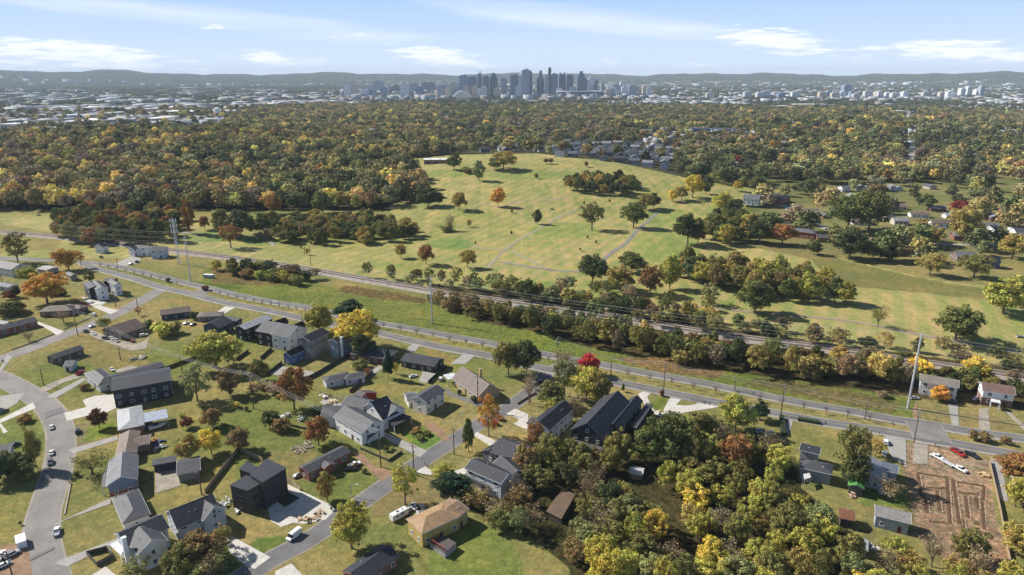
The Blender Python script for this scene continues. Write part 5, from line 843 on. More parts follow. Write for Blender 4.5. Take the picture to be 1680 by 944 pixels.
wood([(1120, 835), (1240, 835), (1300, 820), (1375, 890), (1400, 930), (1420, 990), (930, 990), (950, 930), (1010, 890), (1060, 880)], 7.0, ['yg', 'yg', 'yg', 'go', 'yg', 'ol', 'ol', 'yb', 'gb', 'ol', 'pg', 'yg'], (6.5, 10.5), (7, 12), 'in the yellow lower part of the foreground wood', kinds=('broad', 'open', 'open'), seed=4)
wood([(835, 830), (870, 800), (900, 770), (940, 745), (1000, 760), (1010, 800), (1040, 830), (1040, 880), (960, 940), (930, 930), (880, 900), (820, 870), (790, 850)], 6.2, ['br', 'ol', 'gb', 'dk', 'ol', 'pg', 'gb'], (7, 10), (6, 10), 'in the brown corner of the wood behind the craftsman house', kinds=('broad', 'open'), seed=5)
wood([(1490, 895), (1640, 920), (1660, 990), (1430, 990), (1440, 930)], 7, ['gb', 'gb', 'yb', 'ol', 'yg'], (7, 10), (8, 11), 'among the bare trees below the excavated lot', kinds=('open', 'open'), seed=6)
wood([(1655, 810), (1690, 820), (1690, 950), (1665, 950)], 7, ['ol', 'yb', 'yg'], (6, 9), (7, 10), 'beyond the long fence at the right edge', seed=7)
wood([(1110, 440), (1180, 448), (1260, 452), (1340, 462), (1400, 497), (1398, 506), (1290, 496), (1190, 484), (1120, 468)], 10.5, ['ol', 'yg', 'ol', 'gr', 'ol', 'yb', 'dk', 'br'], (11, 16), (12, 17), 'in the wood between the fairway and the field', seed=8)
wood([(925, 300), (960, 297), (1050, 302), (1048, 322), (1000, 326), (940, 318)], 12, ['dk', 'gr', 'ol', 'dk', 'yb', 'gr'], (11, 15), (11, 15), 'in the oval copse on the hill slope', seed=9)
wood([(1155, 378), (1205, 350), (1222, 368), (1242, 398), (1190, 404), (1125, 396)], 12, ['yg', 'ol', 'gr', 'yb', 'ol', 'dk'], (11, 15), (12, 17), 'between the fairway and the neighbourhood', seed=10)
wood([(1395, 425), (1500, 440), (1500, 425), (1400, 405)], 12, ['dk', 'gr', 'ol', 'gb'], (12, 16), (10, 15), 'along the field edge below the neighbourhood', seed=11)
wood([(1490, 625), (1500, 605), (1600, 622), (1690, 640), (1690, 665), (1668, 640), (1600, 625), (1570, 618)], 9, ['yg', 'ol', 'gr', 'go'], (8, 12), (9, 12), 'behind the white duplexes', seed=12)
# tree lines along the railway: the near rank tree by tree, the rest of the thicket as one mass
wood([(700, 500), (800, 533), (900, 551), (960, 570), (1060, 590), (1180, 612), (1290, 622), (1400, 637), (1490, 645), (1490, 628), (1400, 615), (1290, 600), (1180, 590), (1060, 568), (960, 545), (900, 530), (800, 515), (720, 498)], 8.5, ['ol', 'dk', 'br', 'gr', 'yb', 'gb', 'ol', 'ol', 'pg'], (7, 13), (7, 16), 'in the thicket between the meadow and the railway', kinds=('broad', 'open', 'bush', 'open', 'bare'), seed=13)
wood([(710, 492), (800, 505), (900, 520), (960, 530), (1060, 550), (1180, 568), (1290, 585), (1400, 598), (1500, 612), (1690, 640), (1690, 655), (1490, 634), (1400, 620), (1290, 605), (1180, 590), (1060, 572), (960, 550), (900, 535), (800, 520)], 6, ['ol', 'dk', 'br', 'gr', 'yb', 'gb'], (6, 10), (5, 9), '', kinds=('bush', 'broad', 'open'), ind=False, seed=14)
wood([(340, 446), (400, 438), (440, 442), (520, 458), (510, 470), (460, 468), (390, 456)], 8, ['ol', 'dk', 'br', 'yg'], (7, 11), (6, 10), 'in the scrub below the railway poles', kinds=('bush', 'broad', 'open'), seed=15)
wood([(575, 446), (700, 462), (800, 470), (900, 487), (1000, 503), (1000, 512), (900, 500), (800, 486), (700, 471), (575, 452)], 8.5, ['ol', 'gb', 'yb', 'gr', 'pg', 'ol'], (6, 11), (6, 12), 'in the ragged line between railway and golf course', kinds=('open', 'broad', 'open'), seed=16)
wood([(1000, 500), (1100, 512), (1200, 530), (1350, 552), (1500, 572), (1690, 596), (1690, 612), (1500, 590), (1340, 566), (1220, 551), (1120, 535), (1000, 512)], 10, ['ol', 'gb', 'yb', 'gr', 'br', 'dk'], (5, 11), (4, 11), 'in the ragged line between railway and golf course', kinds=('open', 'broad', 'bare', 'bush'), ind=True, seed=17)
wood([(780, 470), (960, 480), (1180, 512), (1000, 500), (900, 487)], 13, ['pg', 'gb', 'ol'], (8, 12), (8, 12), 'in the ragged line between railway and golf course', kinds=('open',), seed=18)
wood([(850, 488), (1000, 503), (1150, 522), (1190, 545), (1180, 553), (1050, 536), (920, 512), (850, 500)], 9.5, ['ol', 'gb', 'dk', 'yb', 'gr', 'pg', 'ol'], (7, 12), (7, 13), 'in the ragged line between railway and golf course', kinds=('open', 'broad'), seed=51)
# front ranks of the left wood
wood([(440, 365), (520, 362), (600, 360), (650, 372), (690, 392), (600, 402), (530, 406), (450, 398), (412, 385)], 11, ['ol', 'gr', 'yb', 'gb', 'dk', 'ol', 'yb', 'gr'], (10, 14), (9, 14), 'in the wooded spit reaching onto the fairway', seed=19)
wood([(90, 365), (170, 350), (230, 355), (300, 362), (300, 395), (200, 408), (100, 400)], 12, ['ol', 'gr', 'ru', 'yb', 'dk'], (11, 16), (12, 18), 'behind the white houses across the main road', seed=20)
wood([(0, 486), (58, 484), (70, 503), (45, 520), (22, 522), (0, 512)], 7, ['dk', 'ol', 'ol', 'ma', 'yg'], (5, 8), (4, 7), 'in the overgrown corner at the left below the power lines', kinds=('bush', 'broad'), seed=31)
wood([(150, 498), (120, 492), (95, 482), (60, 484), (100, 496)], 6, ['dk', 'ev', 'ol'], (5, 7), (3, 6), 'in the dark hedge behind the brown hip-roofed ranch', kinds=('bush',), seed=32)
wood([(395, 640), (470, 626), (470, 640), (400, 664)], 7, ['dk', 'br', 'ol', 'gb'], (5, 8), (3, 6), 'in the dark scrub south of the townhouse court', kinds=('bush', 'bare'), seed=33)
wood([(490, 684), (520, 672), (540, 680), (512, 700)], 5, ['dk', 'ol', 'gr'], (3, 5), (2, 3.5), 'in the cluttered yard of the long white farmhouse', kinds=('bush',), seed=34)
CLEAR.append((P(918, 828)[0], P(918, 828)[1], 5, 14))
wood([(1700, 600), (2300, 690), (2300, 765), (1700, 655)], 11, ['ol', 'dk', 'br', 'yb'], (9, 13), (8, 13), '', kinds=('broad', 'open'), ind=False, seed=41)
wood([(1720, 830), (2300, 930), (2300, 1040), (1720, 980)], 10, ['ol', 'yg', 'br', 'yb', 'gr'], (8, 12), (8, 12), '', kinds=('broad', 'open'), ind=False, seed=42)
print('individual trees', NT[0], 'stuff so far', len(STUFFP))
# ---- everything farther: one woodland mass
def forest():
    g = np.random.default_rng(5); out = []
    bands = [(420, 1500, 12.3, 1), (1500, 2900, 14, 1), (2900, 5200, 42, 2), (5200, 15500, 84, 2)]
    EX = [GOLF, FIELD2, MEADOW, SCRUB, [(0, 296), (190, 288), (190, 294), (0, 302)]]
    for r0, r1, sp, lod in bands:
        xs = np.arange(-r1*.78, r1*.78, sp); ys = np.arange(r0*.6, r1, sp); X, Y = np.meshgrid(xs, ys); X = X.ravel()+g.uniform(-.42, .42, X.size)*sp; Y = Y.ravel()+g.uniform(-.42, .42, Y.size)*sp
        r = np.hypot(X, Y); k = (r >= r0) & (r < r1) & (np.abs(X) < Y*.80+30); X, Y, r = X[k], Y[k], r[k]; Z = H(X, Y); px, py, _ = proj(X, Y, Z)
        ok = np.ones(len(X), bool)
        if lod == 1:
            inG = np.zeros(len(X), bool)
            for poly in EX: inG |= inpoly(px, py, poly)
            inG &= (Y < 1010); ok &= ~inG; ok &= py < 520
            left = (px < 720) & (py < 352)                # the left hillside wood
            ok &= (py < 345) | ((px > 1255) & (py < 460)) | ((px < 330) & (py < 350))
            ok &= ~((px < 330) & (py > 345)); ok &= ~((px > 1100) & (py > 352) & (py < 500) & (px < 1255))
            dens = np.ones(len(X)); nb = (px > 1255) & (py > 300) & (py < 460); dens[nb] = .2
            cl = (px > 760) & (px < 1130) & (py > 215) & (py < 300); dens[cl] = .30
            hs = (py < 300) & (px > 700); dens[hs & ~cl] = .86-.2*(fbm(X, Y, .009)[hs & ~cl] > .3); dens[(r > 1350) & (px < 330+(222-py)*3) & (py < 224)] = .12; dens[hs & ~cl & (fbm(X+900, Y, .021) > .32)] = .15
            dens[(py < 300) & (px > 1480) & (px < 1506) & (py < 290)] = .1
            ok &= g.random(len(X)) < dens
        else:
            f = .5+.5*fbm(X, Y, .0022); dens = np.where(f > .72, .45, .95); dens[(px < 600) & (py > 148) & (py < 215)] = .14; dens[(px > 600) & (py > 133) & (py < 172)] = .34; dens[(px > 560) & (px < 1060) & (py > 150) & (py < 166)] = .12
            ok &= g.random(len(X)) < dens; ok &= ~((np.abs(X-100) < 900) & (Y > 4150) & (Y < 5200) & (g.random(len(X)) < .75))
        for (hx, hy, hw_, fr) in CLEAR:
            if hy > r1+300 or hy < r0-300: continue
            ok &= ~((np.abs(X-hx) < hw_+(0 if lod == 1 else sp*.4)) & (Y > hy-fr) & (Y < hy+8))
        X, Y, Z, r, px, py = X[ok], Y[ok], Z[ok], r[ok], px[ok], py[ok]; n = len(X)
        pal = np.array([C_['dk'], C_['gr'], C_['ol'], C_['pg'], C_['yg'], C_['go'], C_['yb'], C_['br'], C_['ru'], C_['gb']]); 
        ll = np.array([.06, .12, .34, .07, .10, .05, .15, .05, .012, .05]); wr_ = np.array([.12, .24, .34, .06, .06, .018, .07, .03, .003, .06])
        u = g.random(n)*.5+.5*(.5+.5*fbm(X, Y, .011)*.6+.2*fbm(Y, X, .004)); u = np.argsort(np.argsort(u))/max(1, n); warm = (px < 720) & (py < 350); ci = np.where(warm, np.searchsorted(np.cumsum(ll/ll.sum()), u), np.searchsorted(np.cumsum(wr_/wr_.sum()), u)).clip(0, 9)
        col = pal[ci]; lum = col.mean(1, keepdims=True); col = (lum+(col-lum)*.84)*1.14*np.array([1.03, .98, 1.02])*np.exp(g.normal(0, .22, (n, 1)))*(1+g.normal(0, .04, (n, 3)))
        sel = g.random(n) < .0009; col[sel] = (.36, .07, .03); sel = g.random(n) < .006; col[sel] = (.42, .24, .05)
        if lod == 1: w = g.uniform(.75, 1.5, n)*(16 if r0 < 1000 else 18); h = w*g.uniform(.5, .7, n)+g.uniform(2.5, 8, n); h = np.where(warm, h*1.12, h); vi = g.integers(0, 8, n)
        else:
            col = np.array([.135, .145, .072])*np.exp(g.normal(0, .22, (n, 1)))*(1+g.normal(0, .06, (n, 3))); w = sp*g.uniform(1.05, 1.5, n); h = g.uniform(9, 15, n)*(1 if sp < 50 else 1.15); vi = g.integers(8, 12, n)
        out.append((X, Y, Z-.3, w, h, vi, col))
    bush = {'broad': (0, 4), 'open': (4, 6), 'bare': (4, 6), 'bush': (6, 8), 'oval': (0, 4)}
    S_ = STUFFP; rg = random.Random(3)
    out.append((np.array([s[0] for s in S_]), np.array([s[1] for s in S_]), np.array([s[2] for s in S_]), np.array([s[3] for s in S_]), np.array([s[4] for s in S_]), np.array([12+rg.randrange(*bush[s[5]]) for s in S_]), np.array([s[6] for s in S_])))
    cat = [np.concatenate([o[k] for o in out]) for k in range(7)]; n = len(cat[0]); print('woodland instances', n)
    # variants (kept out of the scene; they only feed the woodland)
    vc = bpy.data.collections.new('woodland_variants'); vs = []
    for i in range(8):
        V, Fq, hv, C = crown(200+i, 38, 760, .055, zc=.55, rz=.45, rc=(.08, .18), low=(i > 5)); vs.append((V, Fq, hv))
    for i in range(4):
        gg = np.random.default_rng(300+i); VV, FF, HV = [], [], []; off = 0
        for k in range(26):
            V, Fq, hv, C = crown(400+i*50+k, 6, 54, .16, zc=.5, rz=.45, rc=(.2, .32), low=1); s = gg.uniform(.17, .27); hh = gg.uniform(.55, 1.05); V = V*[s, s, hh]+[*gg.uniform(-.42, .42, 2), 0]; hv = hv.copy(); hv[0] += gg.normal()*.035; hv[1] *= gg.uniform(.65, 1.5)
            VV.append(V); FF.append(Fq+off); HV.append(hv); off += len(V)
        vs.append((np.concatenate(VV), np.concatenate(FF), np.concatenate(HV, 1)))
    for k in ('broad', 'broad', 'broad', 'broad', 'open', 'open', 'bush', 'bush'): j = len([v for v in vs]) % 2; vs.append(KIND[k][(len(vs)) % len(KIND[k])][2])
    for i, (V, Fq, hv) in enumerate(vs):
        o = bpy.data.objects.new('woodland_variant_%02d' % i, mesh_np('foliage', V, Fq, M_LEAF, fvar=hv)); vc.objects.link(o)
    me = bpy.data.meshes.new('woodland'); me.vertices.add(n); me.vertices.foreach_set('co', np.stack(cat[:3], 1).astype(np.float32).ravel())
    a = me.attributes.new('scl', 'FLOAT_VECTOR', 'POINT'); a.data.foreach_set('vector', np.stack([cat[3], cat[3], cat[4]], 1).astype(np.float32).ravel())
    a = me.attributes.new('vi', 'INT', 'POINT'); a.data.foreach_set('value', cat[5].astype(np.int32)); a = me.attributes.new('rot', 'FLOAT_VECTOR', 'POINT'); rr = np.zeros((n, 3), np.float32); rr[:, 2] = np.random.default_rng(9).uniform(0, 6.28, n); a.data.foreach_set('vector', rr.ravel())
    a = me.attributes.new('col', 'FLOAT_COLOR', 'POINT'); d = np.ones((n, 4), np.float32); d[:, :3] = np.clip(cat[6], .008, 1); a.data.foreach_set('color', d.ravel())
    me.materials.append(M_LEAF); o = link('woodland', me); tag(o, 'autumn woodland of many mixed trees running from behind the golf course to the horizon', 'woodland', kind='stuff')
    ng = bpy.data.node_groups.new('woodland_scatter', 'GeometryNodeTree'); ng.interface.new_socket('Geometry', in_out='INPUT', socket_type='NodeSocketGeometry'); ng.interface.new_socket('Geometry', in_out='OUTPUT', socket_type='NodeSocketGeometry')
    gi = ng.nodes.new('NodeGroupInput'); go = ng.nodes.new('NodeGroupOutput'); ip = ng.nodes.new('GeometryNodeInstanceOnPoints'); ci = ng.nodes.new('GeometryNodeCollectionInfo')
    ci.inputs['Collection'].default_value = vc; ci.inputs['Separate Children'].default_value = True; ci.inputs['Reset Children'].default_value = True
    def na(nm, ty): q = ng.nodes.new('GeometryNodeInputNamedAttribute'); q.data_type = ty; q.inputs['Name'].default_value = nm; return [s for s in q.outputs if s.enabled and s.name == 'Attribute'][0]
    L = ng.links.new; L(gi.outputs[0], ip.inputs['Points']); L(ci.outputs[0], ip.inputs['Instance']); ip.inputs['Pick Instance'].default_value = True
    L(na('vi', 'INT'), ip.inputs['Instance Index']); L(na('scl', 'FLOAT_VECTOR'), ip.inputs['Scale']); L(na('rot', 'FLOAT_VECTOR'), ip.inputs['Rotation']); L(ip.outputs[0], go.inputs[0])
    md = o.modifiers.new('scatter', 'NODES'); md.node_group = ng
forest()
# ------------------------------------------------------------------ vehicles
def vprof(mb, prof, y0, y1, ty=0.0, zt=None):
    n = len(prof); a = sum(prof[i][0]*prof[(i+1) % n][1]-prof[(i+1) % n][0]*prof[i][1] for i in range(n))
    if a > 0: prof = prof[::-1]
    zs = [p[1] for p in prof]; zlo, zhi = min(zs), max(zs); k = lambda z: ty*(z-zlo)/(zhi-zlo+1e-6)
    vs = [(p[0], y0+k(p[1]), p[1]) for p in prof]+[(p[0], y1-k(p[1]), p[1]) for p in prof]
    mb.add(vs, [tuple(range(n-1, -1, -1)), tuple(range(n, 2*n))]+[(i, (i+1) % n, n+(i+1) % n, n+i) for i in range(n)])
VP = {}
def vehicle_parts(kind, col):
    key = (kind, col)
    if key in VP: return VP[key]
    out = []; pm = mat('paint', col); gm = mat('glass', (.015, .02, .025)); L_, Wd = dict(sedan=(4.7, 1.8), suv=(4.8, 1.95), pickup=(5.6, 2.0), van=(6.0, 2.2), camper=(7.2, 2.4))[kind]; x = L_/2; y = Wd/2; b = MB(); c = MB(); r = MB()
    if kind == 'sedan': vprof(b, [(-x, .35), (x, .35), (x, .62), (x-.15, .78), (1.0, .95), (-1.4, .98), (-x+.1, .92), (-x, .7)], -y, y, .08); vprof(c, [(1.05, .93), (-1.65, .96), (-1.05, 1.38), (.35, 1.40)], -y+.1, y-.1, .2); vprof(r, [(.35, 1.39), (-1.0, 1.38), (-.95, 1.45), (.25, 1.46)], -y+.3, y-.3, .03)
    elif kind == 'suv': vprof(b, [(-x, .4), (x, .4), (x, .8), (x-.2, 1.0), (1.2, 1.1), (-x+.1, 1.12), (-x, .9)], -y, y, .06); vprof(c, [(1.25, 1.08), (-x+.1, 1.1), (-x+.35, 1.66), (.55, 1.68)], -y+.08, y-.08, .16); vprof(r, [(.6, 1.67), (-x+.3, 1.66), (-x+.4, 1.75), (.45, 1.76)], -y+.22, y-.22, .03)
    elif kind == 'pickup': vprof(b, [(-x, .5), (x, .5), (x, .95), (x-.2, 1.12), (1.5, 1.18), (-.7, 1.18), (-.7, .75), (-x+.08, .75), (-x+.08, 1.15), (-x, 1.15)], -y, y, .05); b.box((-1.75, -y+.07, .97), (2.1, .12, .42)); b.box((-1.75, y-.07, .97), (2.1, .12, .42)); vprof(c, [(1.5, 1.16), (-.7, 1.16), (-.6, 1.72), (.75, 1.74)], -y+.08, y-.08, .16); vprof(r, [(.78, 1.73), (-.62, 1.72), (-.55, 1.82), (.62, 1.83)], -y+.22, y-.22, .03)
    elif kind == 'van': vprof(b, [(-x, .4), (x, .4), (x, 1.0), (x-.7, 1.35), (x-1.5, 2.3), (x-1.8, 2.45), (-x, 2.45)], -y, y, .1); vprof(c, [(x-.66, 1.38), (x-1.5, 1.38), (x-1.9, 2.2), (x-1.46, 2.25)], -y-.01, y+.01, .1); r.box((-.4, 0, 2.52), (3.6, 1.7, .08)); r.box((-1.2, 0, 2.6), (.08, 1.8, .1)); r.box((.8, 0, 2.6), (.08, 1.8, .1))
    else: vprof(b, [(-x, .5), (x-.1, .5), (x, 1.5), (x-.3, 2.9), (-x, 2.9)], -y, y, .06); c.box((x-.1, 0, 1.9), (.25, 1.8, .8)); c.box((.8, -y-.01, 1.9), (1.4, .06, .6)); c.box((-1.6, -y-.01, 1.9), (1.0, .06, .6)); c.box((.5, y+.01, 1.9), (2, .06, .6)); r.box((-.6, .1, 3.0), (1.0, .8, .25)); r.box((1.6, 0, 2.97), (.6, .6, .15))
    out = [('body', b.mesh('body', pm), (0, 0, 0)), ('windows_band' if False else 'glasshouse', c.mesh('glasshouse', gm), (0, 0, 0)), ('roof', r.mesh('roof', pm if kind != 'camper' else mat('plain', (.15, .15, .15))), (0, 0, 0))]
    w = MB(); w.tube((0, -.12, 0), (0, .12, 0), .34, .34, 10); w.tube((0, -.13, 0), (0, .13, 0), .18, .18, 8); wm = w.mesh('wheel', mat('plain', (.025, .025, .028)))
    for sx_ in (-1, 1):
        for sy_ in (-1, 1): out.append(('wheel', wm, (sx_*L_*.31, sy_*(y-.1), .34)))
    hl = MB(); hl.box((0, 0, 0), (.08, .35, .16)); hm = hl.mesh('headlight', mat('plain', (.8, .8, .78)))
    for sy_ in (-1, 1): out.append(('headlight', hm, (x-.0, sy_*(y-.35), .72)))
    tl = MB(); tl.box((0, 0, 0), (.08, .3, .18)); tm = tl.mesh('tail_light', mat('plain', (.4, .01, .01)))
    for sy_ in (-1, 1): out.append(('tail_light', tm, (-x, sy_*(y-.3), .8)))
    VP[key] = out; return out
def V_(px, py, qx, qy, kind, col, label):
    p, q = P(px, py, 0) if py > 470 else PT(px, py), P(qx, qy, 0) if py > 470 else PT(qx, qy); t = empty('parked_'+{'sedan': 'car', 'suv': 'car', 'pickup': 'pickup', 'van': 'van', 'camper': 'camper'}[kind], (p[0], p[1], p[2]+.12), math.atan2(q[1]-p[1], q[0]-p[0]), label, {'sedan': 'car', 'suv': 'car', 'pickup': 'pickup truck', 'van': 'van', 'camper': 'camper'}[kind]); t.scale = (.76, .76, .76)
    for nm, me, loc in vehicle_parts(kind, col): o = link(nm, me, t); o.location = loc
W_, K_, Si, Rd, Bl, Gy = (.8, .8, .8), (.02, .022, .026), (.45, .47, .5), (.4, .02, .02), (.06, .1, .25), (.1, .105, .11)
for a in [(483, 882, 470, 892, 'van', W_, 'white work van with a roof rack driving along the diagonal street'), (369+5, 893, 362, 882, 'sedan', Si, 'silver car on the concrete drive beside the brown trees'), (85, 703, 84, 690, 'sedan', W_, 'white topped dark car on the curved street below the tar patch'), (85, 745, 86, 730, 'sedan', W_, 'white car on the curved street, upper one of the close pair'), (83, 761, 82, 775, 'suv', Gy, 'dark grey car on the curved street, lower one of the close pair'), (94, 875, 96, 865, 'pickup', W_, 'white pickup alone on the curved street by the wide lawn'), (128, 710, 129, 700, 'suv', K_, 'black car on the dirt verge below the white driveway'), (24, 732, 34, 728, 'suv', K_, 'black car beside the grey roofed house at the left edge'), (132, 614, 142, 608, 'pickup', Rd, 'dark red pickup on the gravel drive of the corner ranch'), (184, 608, 190, 613, 'sedan', W_, 'white car in the back yard behind the hipped white house'),
          (151, 537, 162, 533, 'sedan', W_, 'white and black sports car at the street verge by the brown ranch'), (142, 546, 150, 548, 'suv', K_, 'black car at the roadside end of the crowded gravel lot'), (154, 549, 162, 553, 'sedan', W_, 'white car at the roadside end of the crowded gravel lot'), (174, 557, 183, 558, 'suv', Gy, 'grey car, third in the crowded gravel lot'), (184, 557, 192, 562, 'pickup', W_, 'white pickup in the middle of the crowded gravel lot'), (192, 561, 199, 566, 'suv', Si, 'silver car behind the white pickup in the gravel lot'), (218, 561, 222, 556, 'sedan', Rd, 'red car at the far end of the crowded gravel lot'), (237, 545, 246, 543, 'sedan', W_, 'white car behind the brown roofed ranch, upper one of two'), (236, 552, 245, 550, 'suv', W_, 'white car behind the brown roofed ranch, lower one of two'), (143, 512, 133, 508, 'suv', (.1, .13, .1), 'dark green car on the driveway of the hip-roofed ranch'), (154, 518, 144, 515, 'suv', W_, 'white car on the driveway of the hip-roofed ranch, nearest the street'), (138, 516, 128, 512, 'sedan', Gy, 'grey car on the driveway of the hip-roofed ranch'),
          (306, 532, 315, 529, 'sedan', W_, 'white car behind the dark navy ranch'), (317, 534, 326, 531, 'sedan', K_, 'black car behind the dark navy ranch'), (290, 537, 298, 535, 'suv', Si, 'silver car beside the yellow green hedge'), (452, 497, 464, 500, 'sedan', W_, 'white car driving on the far carriageway'), (215, 434, 222, 432, 'sedan', W_, 'white car before the white garage house across the road'), (225, 431, 230, 428, 'suv', K_, 'black car before the white garage house across the road'), (166, 423, 170, 420, 'suv', Gy, 'grey pickup like car on the lawn across the road'), (678, 619, 686, 617, 'sedan', W_, 'white car on the patio of the near black ranch'), (723, 624, 725, 616, 'suv', W_, 'white car under the white carport edge'), (757, 637, 762, 642, 'sedan', K_, 'black car beside the wall of the tan stucco house'),
          (876, 631, 882, 626, 'suv', W_, 'white car stopped on the diagonal street near the main road'), (885, 628, 891, 623, 'sedan', K_, 'dark car shaded by the big corner trees'), (582, 765, 590, 762, 'pickup', W_, 'white pickup in front of the long brick ranch'), (574, 772, 584, 771, 'pickup', K_, 'black pickup in front of the long brick ranch'), (489, 782, 495, 779, 'sedan', Si, 'silver car at the brick corner of the long ranch'), (655, 850, 668, 843, 'camper', W_, 'white camper van beside the yellow house'), (671, 839, 677, 835, 'sedan', Si, 'silver car half hidden behind the camper'), (1087, 683, 1093, 681, 'sedan', W_, 'white car on the curved driveway by the straw shrub'), (1246, 709, 1254, 706, 'suv', (.35, .42, .5), 'pale blue car in the shade beside the evergreen, left one'), (1262, 712, 1269, 710, 'sedan', (.5, .55, .6), 'pale car in the shade beside the evergreen, right one'),
          (1453, 728, 1452, 716, 'suv', W_, 'white car on the concrete pad, upper one'), (1451, 747, 1452, 737, 'suv', W_, 'white car on the concrete pad, lower one'), (1537, 752, 1548, 757, 'pickup', W_, 'white truck at the upper end of the trailer row'), (1575, 772, 1586, 778, 'pickup', W_, 'white crew pickup towing the trailer on the excavated lot'), (1573, 746, 1583, 752, 'pickup', Rd, 'bright red pickup by the excavated lot'), (1568, 741, 1576, 744, 'sedan', Rd, 'red car just behind the bright red pickup'), (1594, 749, 1603, 753, 'pickup', K_, 'dark pickup right of the red one'), (1500, 655, 1507, 655, 'sedan', Si, 'silver car beside the tall steel pole'), (1561, 661, 1569, 662, 'suv', K_, 'black car in front of the white duplex with the tan roof'), (1601, 656, 1606, 654, 'sedan', W_, 'white car between the two white duplexes'), (2, 915, 8, 905, 'pickup', W_, 'white truck on the dirt work site at the left edge'), (6, 930, 16, 925, 'sedan', W_, 'white car on the dirt work site, lower one'), (20, 912, 28, 908, 'suv', Si, 'silver car on the dirt work site beside the road'),
          (1290, 345, 1294, 350, 'suv', W_, 'white truck parked on the neighbourhood street'), (425, 398, 432, 400, 'sedan', K_, 'dark golf buggy on the fairway near the left green'), (906, 344, 911, 344, 'sedan', K_, 'dark golf buggy in the middle fairway'), (64, 354, 68, 354, 'sedan', K_, 'dark buggy on the far left fairway'), (1673, 554, 1680, 554, 'sedan', Si, 'pale golf buggy on the right fairway'), (128, 596, 0, 0, 'x', 0, '')][:-1]: V_(*a)
# trailer
p, q = P(1552, 761), P(1562, 766.5); t = empty('trailer', (p[0], p[1], .1), math.atan2(q[1]-p[1], q[0]-p[0]), 'flat equipment trailer hitched between the two white trucks', 'trailer'); t.scale = (.8, .8, .8); m = MB(); m.box((0, 0, .7), (6.5, 2.2, .2)); m.box((3.9, 0, .6), (1.6, .2, .15)); m.build('deck', mat('plain', (.5, .5, .5)), t)
for s in (-1, 1): m = MB(); m.tube((0, s*1.0-.1, .38), (0, s*1.0+.1, .38), .36, .36, 10); m.build('wheel', mat('plain', (.03, .03, .03)), t)
# small boat-like trailer behind the carport
for (x, y, x2, y2, lab) in ((258, 703, 268, 700, 'white boat on the pad below the blue carport'), (36, 894, 34, 884, 'white storage box on the dirt work site by the road')):
    p, q = P(x, y), P(x2, y2); t = empty('boat' if 'boat' in lab else 'storage_box', (p[0], p[1], .1), math.atan2(q[1]-p[1], q[0]-p[0]), lab, 'boat' if 'boat' in lab else 'box'); m = MB()
    if 'boat' in lab: m.add([(-2.8, -1, .5), (1, -1, .5), (3, 0, .7), (1, 1, .5), (-2.8, 1, .5), (-2.8, -1.1, 1.3), (1, -1.1, 1.35), (3.3, 0, 1.6), (1, 1.1, 1.35), (-2.8, 1.1, 1.3)], [(4, 3, 2, 1, 0), (5, 6, 7, 8, 9), (0, 1, 6, 5), (1, 2, 7, 6), (2, 3, 8, 7), (3, 4, 9, 8), (4, 0, 5, 9)]); m.build('hull', mat('paint', W_), t); m = MB(); m.box((-.3, 0, 1.6), (1.6, 1.2, .5)); m.build('cabin', mat('glass', (.05, .06, .08)), t)
    else: m.box((0, 0, 1.0), (4.2, 2.2, 1.9)); m.build('body', mat('plain', (.75, .75, .75)), t); m = MB(); m.box((0, 0, 2.0), (4.3, 2.3, .1)); m.box((.4, .2, 2.1), (.4, .4, .15)); m.build('lid', mat('plain', (.8, .8, .8)), t)

# ------------------------------------------------------------------ poles and wires
def topz(b, px, py):      # height of a point straight above ground point b that shows at picture row py
    d = ray(px, py); return HC+d[2]*(b[1]/d[1])
def pole(bx, by, ty, label, kind='wood', r=.17, arms=1, rz=0.0):
    p = PT(bx, by) if by < 560 else P(bx, by); h = topz(p, bx, ty)-p[2]; t = empty('utility_pole' if kind == 'wood' else 'steel_pole' if kind == 'steel' else 'street_lamp', p, rz, label, 'utility pole' if kind == 'wood' else 'transmission pole' if kind == 'steel' else 'street lamp')
    m = MB(); m.tube((0, 0, -.2), (0, 0, h), r*1.25, r*.75, 8); m.build('pole', mat('wood', (.13, .09, .07)) if kind == 'wood' else mat('steel', (.55, .56, .57)), t)
    for k in range(arms):
        m = MB(); z = h-.6-k*(1.3 if kind == 'wood' else 3.0); m.box((0, 0, z), (.14 if kind == 'wood' else .2, 2.6 if kind == 'wood' else 3.6, .14)); m.build('crossarm', mat('wood', (.2, .15, .12)) if kind == 'wood' else mat('steel', (.6, .6, .6)), t)
        for y in (-1.15, -.6, .6, 1.15): m = MB(); m.tube((0, y, z+.05), (0, y, z+.35), .07, .05, 6); m.build('insulator', mat('plain', (.5, .5, .5)), t)
    if kind == 'wood' and h > 9: m = MB(); m.tube((.35, 0, h-3.2), (.35, 0, h-2.2), .25, .25, 8); m.build('transformer', mat('plain', (.4, .42, .42)), t)
    if kind == 'lamp': m = MB(); m.tube((0, 0, h), (1.6, 0, h+.3), .06, .05, 6); m.build('arm', mat('steel', (.6, .6, .6)), t); m = MB(); m.box((1.8, 0, h+.28), (.7, .3, .14)); m.build('lamp_head', mat('plain', (.6, .6, .6)), t)
    return (p[0], p[1], p[2]+h)
PO = {}
